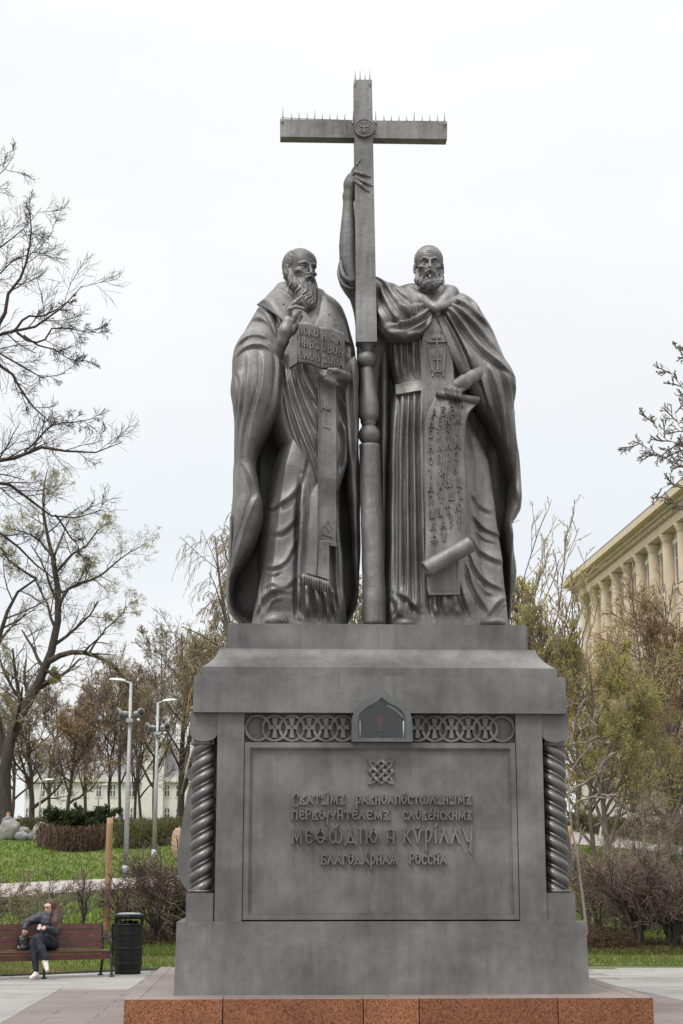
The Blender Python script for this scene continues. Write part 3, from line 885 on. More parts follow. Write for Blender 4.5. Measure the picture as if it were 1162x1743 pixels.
A2 = ['Р', 'А', 'В2', 'Н', 'О', 'А', 'П', 'О', 'С', 'Т', 'Ѡ', 'Л', 'Ь', 'Н', 'Ы', 'М', 'Z']
text_line(A2, 605, 801, 1368.5, 13.5, YP, LT * .56, .042, M_PED, plate, .15, {7: acute(.3)})
text_line(['П', 'Е', 'Р2', 'В2', 'ОУ', 'Ч', 'Н', 'Т', 'Е', 'Л', 'Є', 'М', 'Z'], 496, 662, 1394.5, 13.5, YP, LT * .56, .042, M_PED, plate, .15, {6: ['~.1,1.2 .3,1.42 .5,1.2']})
text_line(['С', 'Л', 'О', 'В2', 'Е', 'Н', 'С', 'К', 'Н', 'М', 'Z'], 685, 802, 1395, 13.5, YP, LT * .56, .042, M_PED, plate, .13, {4: acute(.3)})
text_line(['М', 'Е', 'Ѳ', 'Ѡ', 'Д', 'І', 'Ю'], 496, 641, 1435, 22, YP, LT * .62, .05, M_PED, plate, .26, {3: acute(.5), 5: ['.0,1.12 .26,1.12']})
text_line(['Н'], 657, 671, 1435, 17, YP, LT * .58, .045, M_PED, plate, .2, {0: ['~.1,1.2 .3,1.4 .55,1.2']})
text_line(['К', 'Ѵ', 'Р', 'І', 'Л', 'Л', 'У2'], 686, 803, 1435, 23, YP, LT * .62, .05, M_PED, plate, .24, {1: ['.24,1.08 .34,1.26', '.4,1.08 .5,1.26'], 3: acute(.1)})
text_line(['Б', 'Л', 'А', 'Г', 'О', 'Д', 'А', 'Р', 'Н', 'А', 'Ѧ'], 546, 675, 1470.5, 14.5, YP, LT * .56, .042, M_PED, plate, .14, {6: acute(.4)})
text_line(['Р2', 'О', 'С', 'С', 'Н', 'А'], 696, 759, 1470.5, 14.5, YP, LT * .56, .042, M_PED, plate, .15, {4: acute(.35)})
# ================================================================== sculpting tools
def pchip(x, y, q):
    x = np.asarray(x, float); y = np.asarray(y, float)
    h = np.diff(x); d = np.diff(y) / h
    m = np.zeros_like(y)
    for i in range(1, len(x) - 1):
        if d[i - 1] * d[i] > 0: m[i] = 2 * d[i - 1] * d[i] / (d[i - 1] + d[i])
    m[0] = d[0]; m[-1] = d[-1]
    i = np.clip(np.searchsorted(x, q) - 1, 0, len(x) - 2); t = (q - x[i]) / h[i]
    return (2 * t ** 3 - 3 * t ** 2 + 1) * y[i] + (t ** 3 - 2 * t ** 2 + t) * h[i] * m[i] + (-2 * t ** 3 + 3 * t ** 2) * y[i + 1] + (t ** 3 - t ** 2) * h[i] * m[i + 1]

DB = np.full((1743, 1162), 99.0)                     # nearest sculpted surface seen from the front
def splat(V):
    V = np.asarray(V); d = V - CAM; dep = d @ FWD
    u = np.rint(581 + F_PX * (d @ RGT) / dep).astype(int); v = np.rint(871.5 - F_PX * (d @ UPV) / dep).astype(int)
    for a in (-1, 0, 1):
        for b in (-1, 0, 1):
            uu, vv = u + a, v + b
            k = (uu >= 0) & (uu < 1162) & (vv >= 0) & (vv < 1743)
            np.minimum.at(DB, (vv[k], uu[k]), V[k, 1])
def surf(px, py, r=3, q=30):
    out = []
    for a, b in zip(np.atleast_1d(px), np.atleast_1d(py)):
        a, b = int(round(a)), int(round(b)); w_ = DB[max(0, b - r):b + r + 1, max(0, a - r):a + r + 1]; w_ = w_[w_ < 50]
        out.append(np.percentile(w_, q) if w_.size else np.nan)
    out = np.array(out)
    if np.isnan(out).any():
        ok = ~np.isnan(out)
        out = np.interp(np.arange(len(out)), np.arange(len(out))[ok], out[ok]) if ok.any() else np.full(len(out), 1.0)
    return out

def folds(px, py, strokes):
    D = np.zeros_like(px)
    for st in strokes:
        pts, w_, h_ = st[0], st[1], st[2]
        grv = st[3] if len(st) > 3 else .5
        c = catmull(pts, 22)
        R = w_ * 3.6
        k = (px > c[:, 0].min() - R) & (px < c[:, 0].max() + R) & (py > c[:, 1].min() - R) & (py < c[:, 1].max() + R)
        if not k.any(): continue
        x, y = px[k][:, None], py[k][:, None]
        a, b = c[:-1], c[1:]; e = b - a; L2 = (e ** 2).sum(1) + 1e-9
        t = np.clip(((x - a[:, 0]) * e[:, 0] + (y - a[:, 1]) * e[:, 1]) / L2, 0, 1)
        dx = x - (a[:, 0] + t * e[:, 0]); dy = y - (a[:, 1] + t * e[:, 1])
        d2 = dx * dx + dy * dy; j = d2.argmin(1); r_ = np.arange(len(j))
        d = np.sqrt(d2[r_, j]); tt = (j + t[r_, j]) / (len(c) - 1)
        tp = np.clip(np.minimum(tt + .02, 1.02 - tt) * 4.5, 0, 1) ** .8
        tp = tp * (1 + .22 * np.sin(tt * 9 + c[0, 0]))
        side = e[j, 0] * dy[r_, j] - e[j, 1] * dx[r_, j]
        sd = np.where(side > 0, d, -d)                       # positive: right-hand / lower side
        if len(st) > 4 and st[4]: sd = -sd
        wv = w_ * (1 + .18 * np.sin(tt * 7 + c[0, 1]))
        prof = np.where(sd > 0, np.exp(-(d / (.85 * wv)) ** 1.3), np.exp(-(d / (2.3 * wv)) ** 1.15)) - grv * 1.5 * np.exp(-(np.abs(sd - 1.6 * wv) / (.75 * wv)) ** 1.5)
        D[k] += 1.55 * h_ * tp * prof
    return D

def loft(name, rows, mat, parent, strokes=(), nring=190, pw=2.3, rip=None, step=2.2, dent=.006, seed=0, front=.5):
    rows = sorted(rows); py = np.array([r[0] for r in rows], float)
    n = max(24, int((py[-1] - py[0]) / step))
    q = np.linspace(py[0], py[-1], n)
    xl, xr, yf, yb = (pchip(py, [r[k] for r in rows], q) for k in (1, 2, 3, 4))
    ym = yf + (yb - yf) * front
    XL, ZL = PXZ(xl, q, ym); XR, ZR = PXZ(xr, q, ym)
    Zc = (ZL + ZR) / 2; xc = (XL + XR) / 2; hw = (XR - XL) / 2
    nf = int(nring * .72)
    th = np.concatenate([np.arccos(np.linspace(1, -1, nf, endpoint=False) * .999) * .5 + np.linspace(0, np.pi, nf, endpoint=False) * .5, np.linspace(np.pi, 2 * np.pi, nring - nf, endpoint=False)])
    c, s = np.cos(th), np.sin(th)
    cc = np.sign(c) * np.abs(c) ** (2 / pw); ss = np.sign(s) * np.abs(s) ** (2 / pw)
    X = xc[:, None] - hw[:, None] * cc[None]
    dep = np.where(ss[None] > 0, (ym - yf)[:, None], (yb - ym)[:, None])
    Yv = ym[:, None] - dep * ss[None]
    Zv = np.repeat(Zc[:, None], nring, 1)
    Zv = Zv + ((ZR - ZL) / 2)[:, None] * (-cc[None])
    nx, ny = -cc[None] / np.maximum(hw[:, None], .05), -ss[None] / np.maximum(dep, .05)
    l = np.sqrt(nx ** 2 + ny ** 2) + 1e-9; nx, ny = nx / l, ny / l
    pxr = ((xl + xr) / 2)[:, None] - ((xr - xl) / 2)[:, None] * cc[None]; pyr = np.repeat(q[:, None], nring, 1)
    wf = np.clip(s * 2.2, 0, 1)[None]
    DF = folds(pxr.ravel(), pyr.ravel(), strokes).reshape(pxr.shape) * wf
    D = np.zeros_like(DF)
    if rip:
        amp, lam, wob = rip
        rs = np.random.default_rng(seed)
        ph = rs.uniform(0, 6, 6)
        w1 = np.sin(2 * np.pi * (pxr / lam + .25 * np.sin(pyr / wob + ph[0])) + ph[1])
        w2 = np.sin(2 * np.pi * (pxr / (lam * .57) + .2 * np.sin(pyr / (wob * .7) + ph[2])) + ph[3])
        D = D + amp * (w1 * .65 + w2 * .35) * (.5 + .5 * np.sin(pyr / (wob * 1.7) + ph[4])) * np.where(s[None] > 0, wf, .8)
    rs = np.random.default_rng(seed + 5)
    for _ in range(5):
        a = rs.normal(size=2) / 26; D = D + dent * .5 * np.sin(pxr * a[0] * 2 + pyr * a[1] + rs.uniform(0, 6))
    X = X + nx * (D + .25 * DF); Yv = Yv + ny * D - np.abs(ss[None]) ** .5 * DF
    V = np.stack([X, Yv, Zv], -1).reshape(-1, 3)
    ii = np.arange(n * nring).reshape(n, nring)
    qd = np.stack([ii[:-1], ii[1:], np.roll(ii, -1, 1)[1:], np.roll(ii, -1, 1)[:-1]], -1).reshape(-1, 4)
    V = np.vstack([V, V[:nring].mean(0), V[-nring:].mean(0)]); a, b = len(V) - 2, len(V) - 1
    t1 = np.stack([np.full(nring, a), ii[0], np.roll(ii[0], -1)], 1); t2 = np.stack([np.full(nring, b), np.roll(ii[-1], -1), ii[-1]], 1)
    splat(V)
    return mk(name, V, np.vstack([t1, t2]), qd, mat, parent, True)

def sheet(name, L, R, mat, parent, thick=.03, off=.02, Y=None, nu=26, nv=80, bulge=0., strokes=(), border=0., curve=True, hug=None):
    """cloth strip between two pixel edges; it lies on whatever has been sculpted under it unless Y is given"""
    Lc = catmull(L, nv) if curve else catmull(L, nv); Rc = catmull(R, nv)
    u = np.linspace(0, 1, nu)
    px = Lc[:, None, 0] * (1 - u) + Rc[:, None, 0] * u; py = Lc[:, None, 1] * (1 - u) + Rc[:, None, 1] * u
    if Y is None:
        yy = surf(px.ravel(), py.ravel(), 4, 12).reshape(px.shape)
        k = np.ones(7) / 7
        pad = np.pad(yy, ((9, 9), (0, 0)), 'edge'); kk = np.ones(19) / 19
        yy = np.apply_along_axis(lambda v: np.convolve(v, kk, 'valid'), 0, pad)
        pad = np.pad(yy, ((0, 0), (3, 3)), 'edge'); yy = np.apply_along_axis(lambda v: np.convolve(v, k, 'valid'), 1, pad)
        yy = yy - off
        if hug is not None: yy = yy.mean(1, keepdims=True) * (1 - hug) + yy * hug
    else:
        Yr = np.asarray(Y, float)
        if Yr.ndim == 1: yy = np.repeat(pchip(np.linspace(0, 1, len(Yr)), Yr, np.linspace(0, 1, nv))[:, None], nu, 1)
        else: yy = pchip(np.linspace(0, 1, len(Yr)), Yr[:, 0], np.linspace(0, 1, nv))[:, None] * (1 - u) + pchip(np.linspace(0, 1, len(Yr)), Yr[:, 1], np.linspace(0, 1, nv))[:, None] * u
    yy = yy - bulge * np.sin(np.pi * u)[None] - folds(px.ravel(), py.ravel(), strokes).reshape(px.shape)
    if border: yy = yy - border * (np.minimum(u, 1 - u) < .075)[None]
    X, Zz = PXZ(px, py, yy)
    Fv = np.stack([X, yy, Zz], -1).reshape(-1, 3); Bv = Fv + np.array([0, thick, 0])
    N = nu * nv; ii = np.arange(N).reshape(nv, nu)
    q1 = np.stack([ii[:-1, :-1], ii[1:, :-1], ii[1:, 1:], ii[:-1, 1:]], -1).reshape(-1, 4)
    q2 = q1[:, ::-1] + N
    loop = np.concatenate([ii[0, :], ii[1:, -1], ii[-1, -2::-1], ii[-2:0:-1, 0]]); l2 = np.roll(loop, -1)
    q3 = np.stack([loop, l2, l2 + N, loop + N], 1)
    splat(Fv)
    o = mk(name, np.vstack([Fv, Bv]), None, np.vstack([q1, q2, q3]), mat, parent, False)
    me = o.data; sm = np.zeros(len(me.polygons), bool); sm[:len(q1) * 2] = True; me.polygons.foreach_set('use_smooth', sm)
    return o

def surface_nets(D, org, h):
    s = D < 0
    nx, ny, nz = D.shape
    cnt = np.zeros((nx - 1, ny - 1, nz - 1), np.int8)
    for a in (0, 1):
        for b in (0, 1):
            for c in (0, 1): cnt += s[a:nx - 1 + a, b:ny - 1 + b, c:nz - 1 + c]
    act = (cnt > 0) & (cnt < 8)
    I, J, K = np.nonzero(act)
    vid = np.full(act.shape, -1, np.int64); vid[I, J, K] = np.arange(len(I))
    acc = np.zeros((len(I), 3)); n = np.zeros(len(I))
    cs = [(a, b, c) for a in (0, 1) for b in (0, 1) for c in (0, 1)]
    for p in cs:
        for ax in range(3):
            if p[ax]: continue
            r = list(p); r[ax] = 1
            d0 = D[I + p[0], J + p[1], K + p[2]]; d1 = D[I + r[0], J + r[1], K + r[2]]
            k = (d0 < 0) != (d1 < 0)
            t = d0[k] / (d0[k] - d1[k]); pt = np.tile(np.array(p, float), (k.sum(), 1)); pt[:, ax] += t
            acc[k] += pt; n[k] += 1
    V = (np.stack([I, J, K], 1) + acc / n[:, None]) * h + org
    Q = []
    for ax in range(3):
        o1, o2 = [(1, 2), (2, 0), (0, 1)][ax]
        sl0 = [slice(None)] * 3; sl1 = [slice(None)] * 3; sl0[ax] = slice(0, -1); sl1[ax] = slice(1, None)
        a, b = s[tuple(sl0)], s[tuple(sl1)]
        E = np.argwhere(a != b)
        E = E[(E[:, o1] > 0) & (E[:, o2] > 0) & (E[:, o1] < D.shape[o1] - 1) & (E[:, o2] < D.shape[o2] - 1)]
        if not len(E): continue
        def cell(d1, d2):
            e = E.copy(); e[:, o1] -= d1; e[:, o2] -= d2; return vid[e[:, 0], e[:, 1], e[:, 2]]
        q = np.stack([cell(1, 1), cell(0, 1), cell(0, 0), cell(1, 0)], 1)
        fl = a[E[:, 0], E[:, 1], E[:, 2]]
        q[~fl] = q[~fl][:, ::-1]
        Q.append(q)
    Q = np.vstack(Q); Q = Q[(Q >= 0).all(1)]
    return V, Q

class SDF:
    def __init__(self, lo, hi, h):
        self.lo = np.array(lo, float); self.h = h
        n = np.ceil((np.array(hi) - self.lo) / h).astype(int) + 1
        g = [self.lo[i] + np.arange(n[i]) * h for i in range(3)]
        self.x, self.y, self.z = np.meshgrid(*[a.astype(np.float32) for a in g], indexing='ij')
        self.d = np.full(self.x.shape, 9.0, np.float32)
    def sph(self, c, r): return np.sqrt((self.x - c[0]) ** 2 + (self.y - c[1]) ** 2 + (self.z - c[2]) ** 2) - r
    def ell(self, c, r):
        k = np.sqrt(((self.x - c[0]) / r[0]) ** 2 + ((self.y - c[1]) / r[1]) ** 2 + ((self.z - c[2]) / r[2]) ** 2)
        return (k - 1) * min(r)
    def cap(self, a, b, ra, rb=None):
        rb = ra if rb is None else rb
        a = np.array(a, float); b = np.array(b, float); e = b - a; L = e @ e + 1e-12
        t = np.clip(((self.x - a[0]) * e[0] + (self.y - a[1]) * e[1] + (self.z - a[2]) * e[2]) / L, 0, 1)
        return np.sqrt((self.x - a[0] - t * e[0]) ** 2 + (self.y - a[1] - t * e[1]) ** 2 + (self.z - a[2] - t * e[2]) ** 2) - (ra + (rb - ra) * t)
    def add(self, p, k=.02):
        h = np.clip(.5 + .5 * (self.d - p) / k, 0, 1) if k > 0 else None
        self.d = np.minimum(self.d, p) if k <= 0 else self.d * (1 - h) + p * h - k * h * (1 - h)
        return self
    def cut(self, p, k=.02):
        h = np.clip(.5 - .5 * (self.d + p) / k, 0, 1)
        self.d = self.d * (1 - h) - p * h + k * h * (1 - h); return self
    def chain(self, pts, rads, k=.02):
        for a, b, ra, rb in zip(pts[:-1], pts[1:], rads[:-1], rads[1:]): self.add(self.cap(a, b, ra, rb), k)
        return self
    def mesh(self, name, mat, parent, xf=None, do_splat=False):
        V, Q = surface_nets(self.d, self.lo, self.h)
        if xf is not None: V = xf(V)
        if do_splat: splat(V)
        return mk(name, V, None, Q, mat, parent, True)

def rotz(a):
    c, s = math.cos(a), math.sin(a); return np.array([[c, -s, 0], [s, c, 0], [0, 0, 1]])
def rotx(a):
    c, s = math.cos(a), math.sin(a); return np.array([[1, 0, 0], [0, c, -s], [0, s, c]])

def head_parts(kind, H, loc, yaw, pitch, parent, mat):
    """bearded head in head-height units; the face looks to -y. One continuous head with neck; hair and beard are children parts."""
    R = rotz(yaw) @ rotx(pitch)
    xf = lambda V: (V * H) @ R.T + np.array(loc)
    S = SDF((-.46, -.58, -.80), (.46, .54, .56), .0150)
    S.d = S.ell((0, .07, .16), (.325, .40, .345))
    S.add(S.ell((0, -.06, -.14), (.265, .285, .36)), .10)
    S.add(S.ell((0, -.20, .16), (.25, .16, .20)), .08)                       # forehead
    S.add(S.cap((0, .10, -.30), (0, .16, -.80), .19, .22), .08)              # neck
    for sx in (-1, 1):
        S.add(S.cap((sx * .04, -.355, .045), (sx * .13, -.345, .07), .030, .030), .03); S.add(S.cap((sx * .13, -.345, .07), (sx * .215, -.265, .05), .030, .022), .03)     # brow
        S.cut(S.ell((sx * .125, -.375, -.012), (.092, .105, .062)), .03)    # socket
        S.add(S.sph((sx * .122, -.250, -.015), .064), .008)                  # eyeball
        S.add(S.cap((sx * .07, -.318, .012), (sx * .13, -.335, .024), .013), .012)          # upper lid
        S.add(S.cap((sx * .13, -.335, .024), (sx * .19, -.285, .002), .013), .012)
        S.add(S.cap((sx * .07, -.318, -.045), (sx * .13, -.325, -.055), .010), .012)        # lower lid
        S.add(S.cap((sx * .13, -.325, -.055), (sx * .18, -.29, -.035), .010), .012)
        S.add(S.ell((sx * .20, -.235, -.115), (.075, .07, .05)), .06)        # cheekbone
        S.cut(S.ell((sx * .235, -.27, -.235), (.06, .09, .075)), .07)        # hollow cheek
        S.add(S.sph((sx * .045, -.375, -.185), .036), .03)                   # nostril wing
        # ear
        e = S.ell((sx * .335, .06, -.05), (.045, .085, .135)); S.add(e, .02)
        S.cut(S.ell((sx * .375, .035, -.03), (.03, .045, .075)), .02)
        S.add(S.sph((sx * .335, .02, -.16), .035), .02)
    S.add(S.cap((0, -.35, .04), (0, -.43, -.15), .024, .036), .03)         # nose
    S.add(S.sph((0, -.43, -.17), .034), .03)
    for sx in (-1, 1): S.cut(S.sph((sx * .024, -.425, -.205), .018), .012)
    S.add(S.cap((-.06, -.335, -.315), (.06, -.335, -.315), .028), .02)       # lower lip
    S.cut(S.cap((-.075, -.375, -.285), (.075, -.375, -.285), .016), .015)    # mouth line
    for k_, z_ in enumerate((.20, .25)):                                     # forehead lines
        S.cut(S.cap((-.14, -.355 + k_ * .02, z_), (.14, -.355 + k_ * .02, z_), .006), .012)
    head = S.mesh('head', mat, parent, xf, True)
    # beard and moustache
    T = SDF((-.46, -.70, -1.12 if kind == 'long' else -.84), (.46, .30, .06), .0135)
    if kind == 'long':
        T.d = T.ell((0, -.17, -.42), (.28, .20, .25))
        T.add(T.ell((0, -.25, -.62), (.275, .20, .32)), .08)
        T.add(T.ell((.0, -.29, -.84), (.215, .17, .25)), .08)
        for sx in (-1, 1): T.add(T.cap((sx * .275, -.02, -.08), (sx * .25, -.13, -.42), .075, .12), .05)
    else:
        T.d = T.ell((0, -.19, -.43), (.265, .17, .16))
        T.add(T.ell((0, -.22, -.53), (.24, .18, .15)), .06)
        for sx in (-1, 1): T.add(T.cap((sx * .285, -.03, -.12), (sx * .255, -.12, -.42), .036, .10), .05)
    T.cut(T.ell((0, -.45, -.285), (.10, .10, .055)), .03)
    for sx in (-1, 1): T.cut(T.ell((sx * .17, -.42, -.19), (.10, .14, .09)), .04)
    lat = np.arctan2(T.x, -(T.y - .05)); ang = lat + .12 * np.sin(T.z * 13 + lat * 3)
    n_st = 46 if kind == 'long' else 40
    strand = np.sin(ang * n_st + 2.2 * np.sin(T.z * 11 + np.sin(lat * 5) * 1.4))
    strand2 = np.sin(ang * n_st * .47 + 1.7 + 2.5 * np.sin(T.z * 8 + 1))
    wgt = np.clip((-.10 - T.z) / .12, 0, 1)
    T.d = T.d - (.010 * strand + .008 * strand2) * wgt
    if kind != 'long':
        curl = np.sin(lat * 13 + 3 * np.sin(T.z * 20)) * np.sin(T.z * 34 + lat * 4)
        T.d = T.d - .012 * curl * np.clip((-.42 - T.z) / .1, 0, 1)
    else:
        T.d = T.d + .05 * np.clip((-.86 - T.z) / .2, 0, 1) * (1 + np.sin(lat * 9))
    for sx in (-1, 1):
        m = T.cap((sx * .012, -.42, -.222), (sx * .10, -.39, -.275), .026, .034)
        T.add(m, .015); T.add(T.cap((sx * .10, -.385, -.275), (sx * .155, -.345, -.40), .034, .018), .02)
    T.add(T.cap((0, -.37, -.33), (0, -.385, -.40), .02, .04), .03)
    beard = T.mesh('beard', mat, parent, xf, True)
    # hair
    U = SDF((-.48, -.50, -.50), (.48, .58, .62), .0155)
    U.d = U.ell((0, .085, .155), (.343, .418, .362))
    if kind == 'long':
        U.cut(U.ell((0, -.20, .34), (.262, .62, .42)), .03)                  # bald crown and forehead
        U.cut(U.ell((0, -.46, -.10), (.60, .44, .60)), .02)
        U.cut(U.ell((0, -.05, -.42), (.6, .22, .36)), .02)
        U.add(U.ell((0, .25, -.06), (.26, .19, .22)), .06)
    else:
        U.cut(U.ell((0, -.36, .18), (.325, .36, .33)), .03)
        U.cut(U.ell((0, -.46, -.12), (.60, .44, .44)), .02)
        U.cut(U.ell((0, -.05, -.42), (.6, .22, .36)), .02)
        U.add(U.ell((0, .25, -.08), (.27, .20, .24)), .06)
    for sx in (-1, 1): U.cut(U.ell((sx * .36, .02, -.10), (.12, .14, .17)), .02)
    la = np.arctan2(U.x, U.y - .1); el = np.arctan2(U.z - .1, np.sqrt(U.x ** 2 + (U.y - .1) ** 2))
    U.d = U.d - .009 * np.sin(la * 21 + 2 * np.sin(el * 9)) * np.sin(el * 15 + 2 * np.sin(la * 6)) - .006 * np.sin(la * 44 + el * 9)
    U.mesh('hair', mat, parent, xf, True)
    return head

def W3(px, py, Y):
    x, z = PXZ(px, py, Y); return (float(x), float(Y), float(z))
def MPX(Y): return (Y - CAM[1]) / F_PX * 1.02          # metres per photo pixel at depth Y
# ================================================================== the cross
YX = .92                                               # front of the shaft
crs = empty('tall_cross', W3(637, 1062, 1.06), 'tall dark bronze cross on a turned column between the two statues', 'cross')
YC = 1.08
def xline(py): return float(np.interp(py, [140, 580, 1062], [617.2, 623.5, 637.5]))
m_ = MPX(YC)
def cz(py): return W3(600, py, YC)[2]
def turned(name, seq, mat=M_STAT, seg=40):
    V = []; n = 0
    a = np.arange(seg) * 2 * np.pi / seg
    pys = [s_[0] for s_ in seq]; rs = [s_[1] for s_ in seq]
    for py, r in zip(pys, rs):
        xc, _, zz = W3(xline(py), py, YC)
        V += [(xc + r * m_ * math.cos(t), YC + r * m_ * math.sin(t), zz) for t in a]
    Fc = [(k * seg + i, k * seg + (i + 1) % seg, (k + 1) * seg + (i + 1) % seg, (k + 1) * seg + i) for k in range(len(seq) - 1) for i in range(seg)]
    Fc.append(tuple(range(seg))); Fc.append(tuple(range((len(seq) - 1) * seg, len(seq) * seg)))
    o = pym(name, V, Fc, mat, crs, True)
    bm = bmesh.new(); bm.from_mesh(o.data); bmesh.ops.recalc_face_normals(bm, faces=bm.faces); bm.to_mesh(o.data); bm.free()
    return o
from mathutils import noise as mnoise
col_seq = [(p, np.interp(p, [757, 1064], [18.2, 19.6])) for p in np.linspace(1064, 757.5, 60)]
col = turned('lower_column', col_seq)
for v in col.data.vertices:                            # hammered, slightly lumpy casting
    d_ = mnoise.fractal(v.co * 6, 1, 2, 3) * .005; v.co.x += d_; v.co.y += d_
def arc(py0, py1, r0, r1, rm, n=10):
    return [(py0 + (py1 - py0) * t, r0 + (r1 - r0) * t + (rm - (r0 + r1) / 2) * math.sin(math.pi * t) ** .8) for t in np.linspace(0, 1, n)]
turned('ball', arc(757, 724, 10.5, 9, 19, 16))
turned('baluster', [(728, 8.5), (724, 11), (722, 12), (718, 12)] + [(p, float(pchip([624, 640, 660, 690, 708, 718], [9.5, 12, 14, 18, 17.5, 12], np.array([p]))[0])) for p in np.linspace(717, 625, 30)] + [(624, 9.5)])
turned('neck_ring', arc(627, 598, 9, 9, 17, 14))
turned('cup', [(602, 8.5), (596, 9), (591, 12), (587, 17), (585, 18.8), (583, 18.8), (583, 10)])
def slab_xz(name, quad, y0, y1, bev=.012, parent=crs, noisy=True):
    pts = [PXZ(q[0], q[1], y0) for q in quad]
    o = prism(name, [(float(a), float(b)) for a, b in pts], y0, y1, M_STAT, parent, bev)
    return o
slab_xz('shaft', [(606.5, 581.5), (641.5, 581.5), (632.8, 135.5), (602.2, 135.5)], YX, YX + .21)
tl, tr = (476.5, 202.5), (761, 207.6); bl, br = (476.8, 232.5), (760.8, 236.6)
slab_xz('crossbar', [bl, br, tr, tl], YX + .012, YX + .185)
# medallion with a small cross
mx, my = 619.3, 219.2
c_ = W3(mx, my, YX); rm_ = 18.6 * MPX(YX)
def disc(name, r, y0, y1, mat, parent, cx=c_[0], cz_=c_[2], n=40, bev=.004):
    return prism(name, [(cx + r * math.cos(t), cz_ + r * math.sin(t)) for t in np.arange(n) * 2 * math.pi / n], y0, y1, mat, parent, bev)
med = disc('medallion', rm_, YX - .03, YX + .02, M_STAT, crs)
ribbon_loop('rim', c_[0], c_[2], rm_ * .90, rm_ * .90, .010, YX - .029, .012, med, M_STAT, 40)
ribbon_loop('rim', c_[0], c_[2], rm_ * .62, rm_ * .62, .007, YX - .029, .010, med, M_STAT, 40)
bmx = bmesh.new()
for p, q, w_ in (((0, -.5), (0, .55), .011), ((-.42, .1), (.42, .1), .011), ((-.15, .42), (.15, .42), .008), ((-.3, -.28), (0, -.48), .010), ((.3, -.28), (0, -.48), .010), ((-.3, -.28), (-.33, -.05), .009), ((.3, -.28), (.33, -.05), .009)):
    bar(bmx, (c_[0] + p[0] * rm_, c_[2] + p[1] * rm_), (c_[0] + q[0] * rm_, c_[2] + q[1] * rm_), w_, YX - .028, .013)
bm_obj('relief_cross', bmx, M_STAT, med)
# bird spikes along the bar and the top
M_SPIKE = simple('spike_steel', (.20, .19, .185), (.32, .31, .30), 10, .5, .5)
def spike(px, base, top, r=.0075):
    a, b = W3(px, base, YX + .02), W3(px + random.uniform(-.6, .6), top, YX + .02)
    tube('bird_spike', [a, b], [r, r * .55], M_SPIKE, crs, 5)
for px, top in ((481.5, 184), (496.5, 192.5), (509, 191), (522.5, 192.5), (535.5, 188), (548.5, 194.5), (561, 195), (573.5, 195), (586.5, 193.5), (601, 189), (639.5, 189.5), (653.5, 196), (666, 197), (679, 196), (692, 198), (704.5, 190.5), (718, 197), (731.5, 197), (744.5, 196.5), (756.5, 190)):
    spike(px, 202.8 + (px - 476) * .018 - 0, top)
for px, top in ((604.6, 120), (612.6, 121), (621, 127), (629.2, 121)): spike(px, 136, top)
for px, b0, b1 in ((480.3, 203, 209), (600, 206, 212), (639.5, 205, 211), (757.3, 208, 214), (604.5, 136, 147), (629.6, 136, 147)):
    a, b = W3(px, b0, YX - .004), W3(px - .4, b1, YX - .004); tube('spike_clip', [a, b], [.010, .010], M_SPIKE, crs, 5)
tube('spike_wire', [W3(478, 200.5, YX + .03), W3(602, 205, YX + .03)], [.005, .005], M_SPIKE, crs, 5)
tube('spike_wire', [W3(636, 205.5, YX + .03), W3(760, 206.5, YX + .03)], [.005, .005], M_SPIKE, crs, 5)

# ================================================================== left statue: bishop with open book
stA = empty('bishop_statue', W3(500, 1062, 1.4), 'dark bronze statue of a long-bearded robed bishop holding an open book', 'statue')
loft('back_cloak', [(1082, 425, 580, 1.95, 2.25), (1063, 414, 586, 1.92, 2.25), (1052, 399, 597, 1.88, 2.25), (1040, 390, 604, 1.85, 2.25), (1020, 385, 608, 1.84, 2.25), (990, 387, 609, 1.84, 2.25), (900, 392, 611, 1.82, 2.25), (800, 397, 609, 1.80, 2.22), (700, 399, 607, 1.75, 2.2), (640, 396, 606, 1.7, 2.15), (600, 401, 604, 1.6, 2.1), (560, 419, 594, 1.5, 2.0), (530, 436, 584, 1.45, 1.95), (508, 458, 562, 1.45, 1.9), (496, 476, 535, 1.48, 1.8)],
     M_STAT, stA, rip=(.03, 34, 160), seed=3, nring=90, step=5)
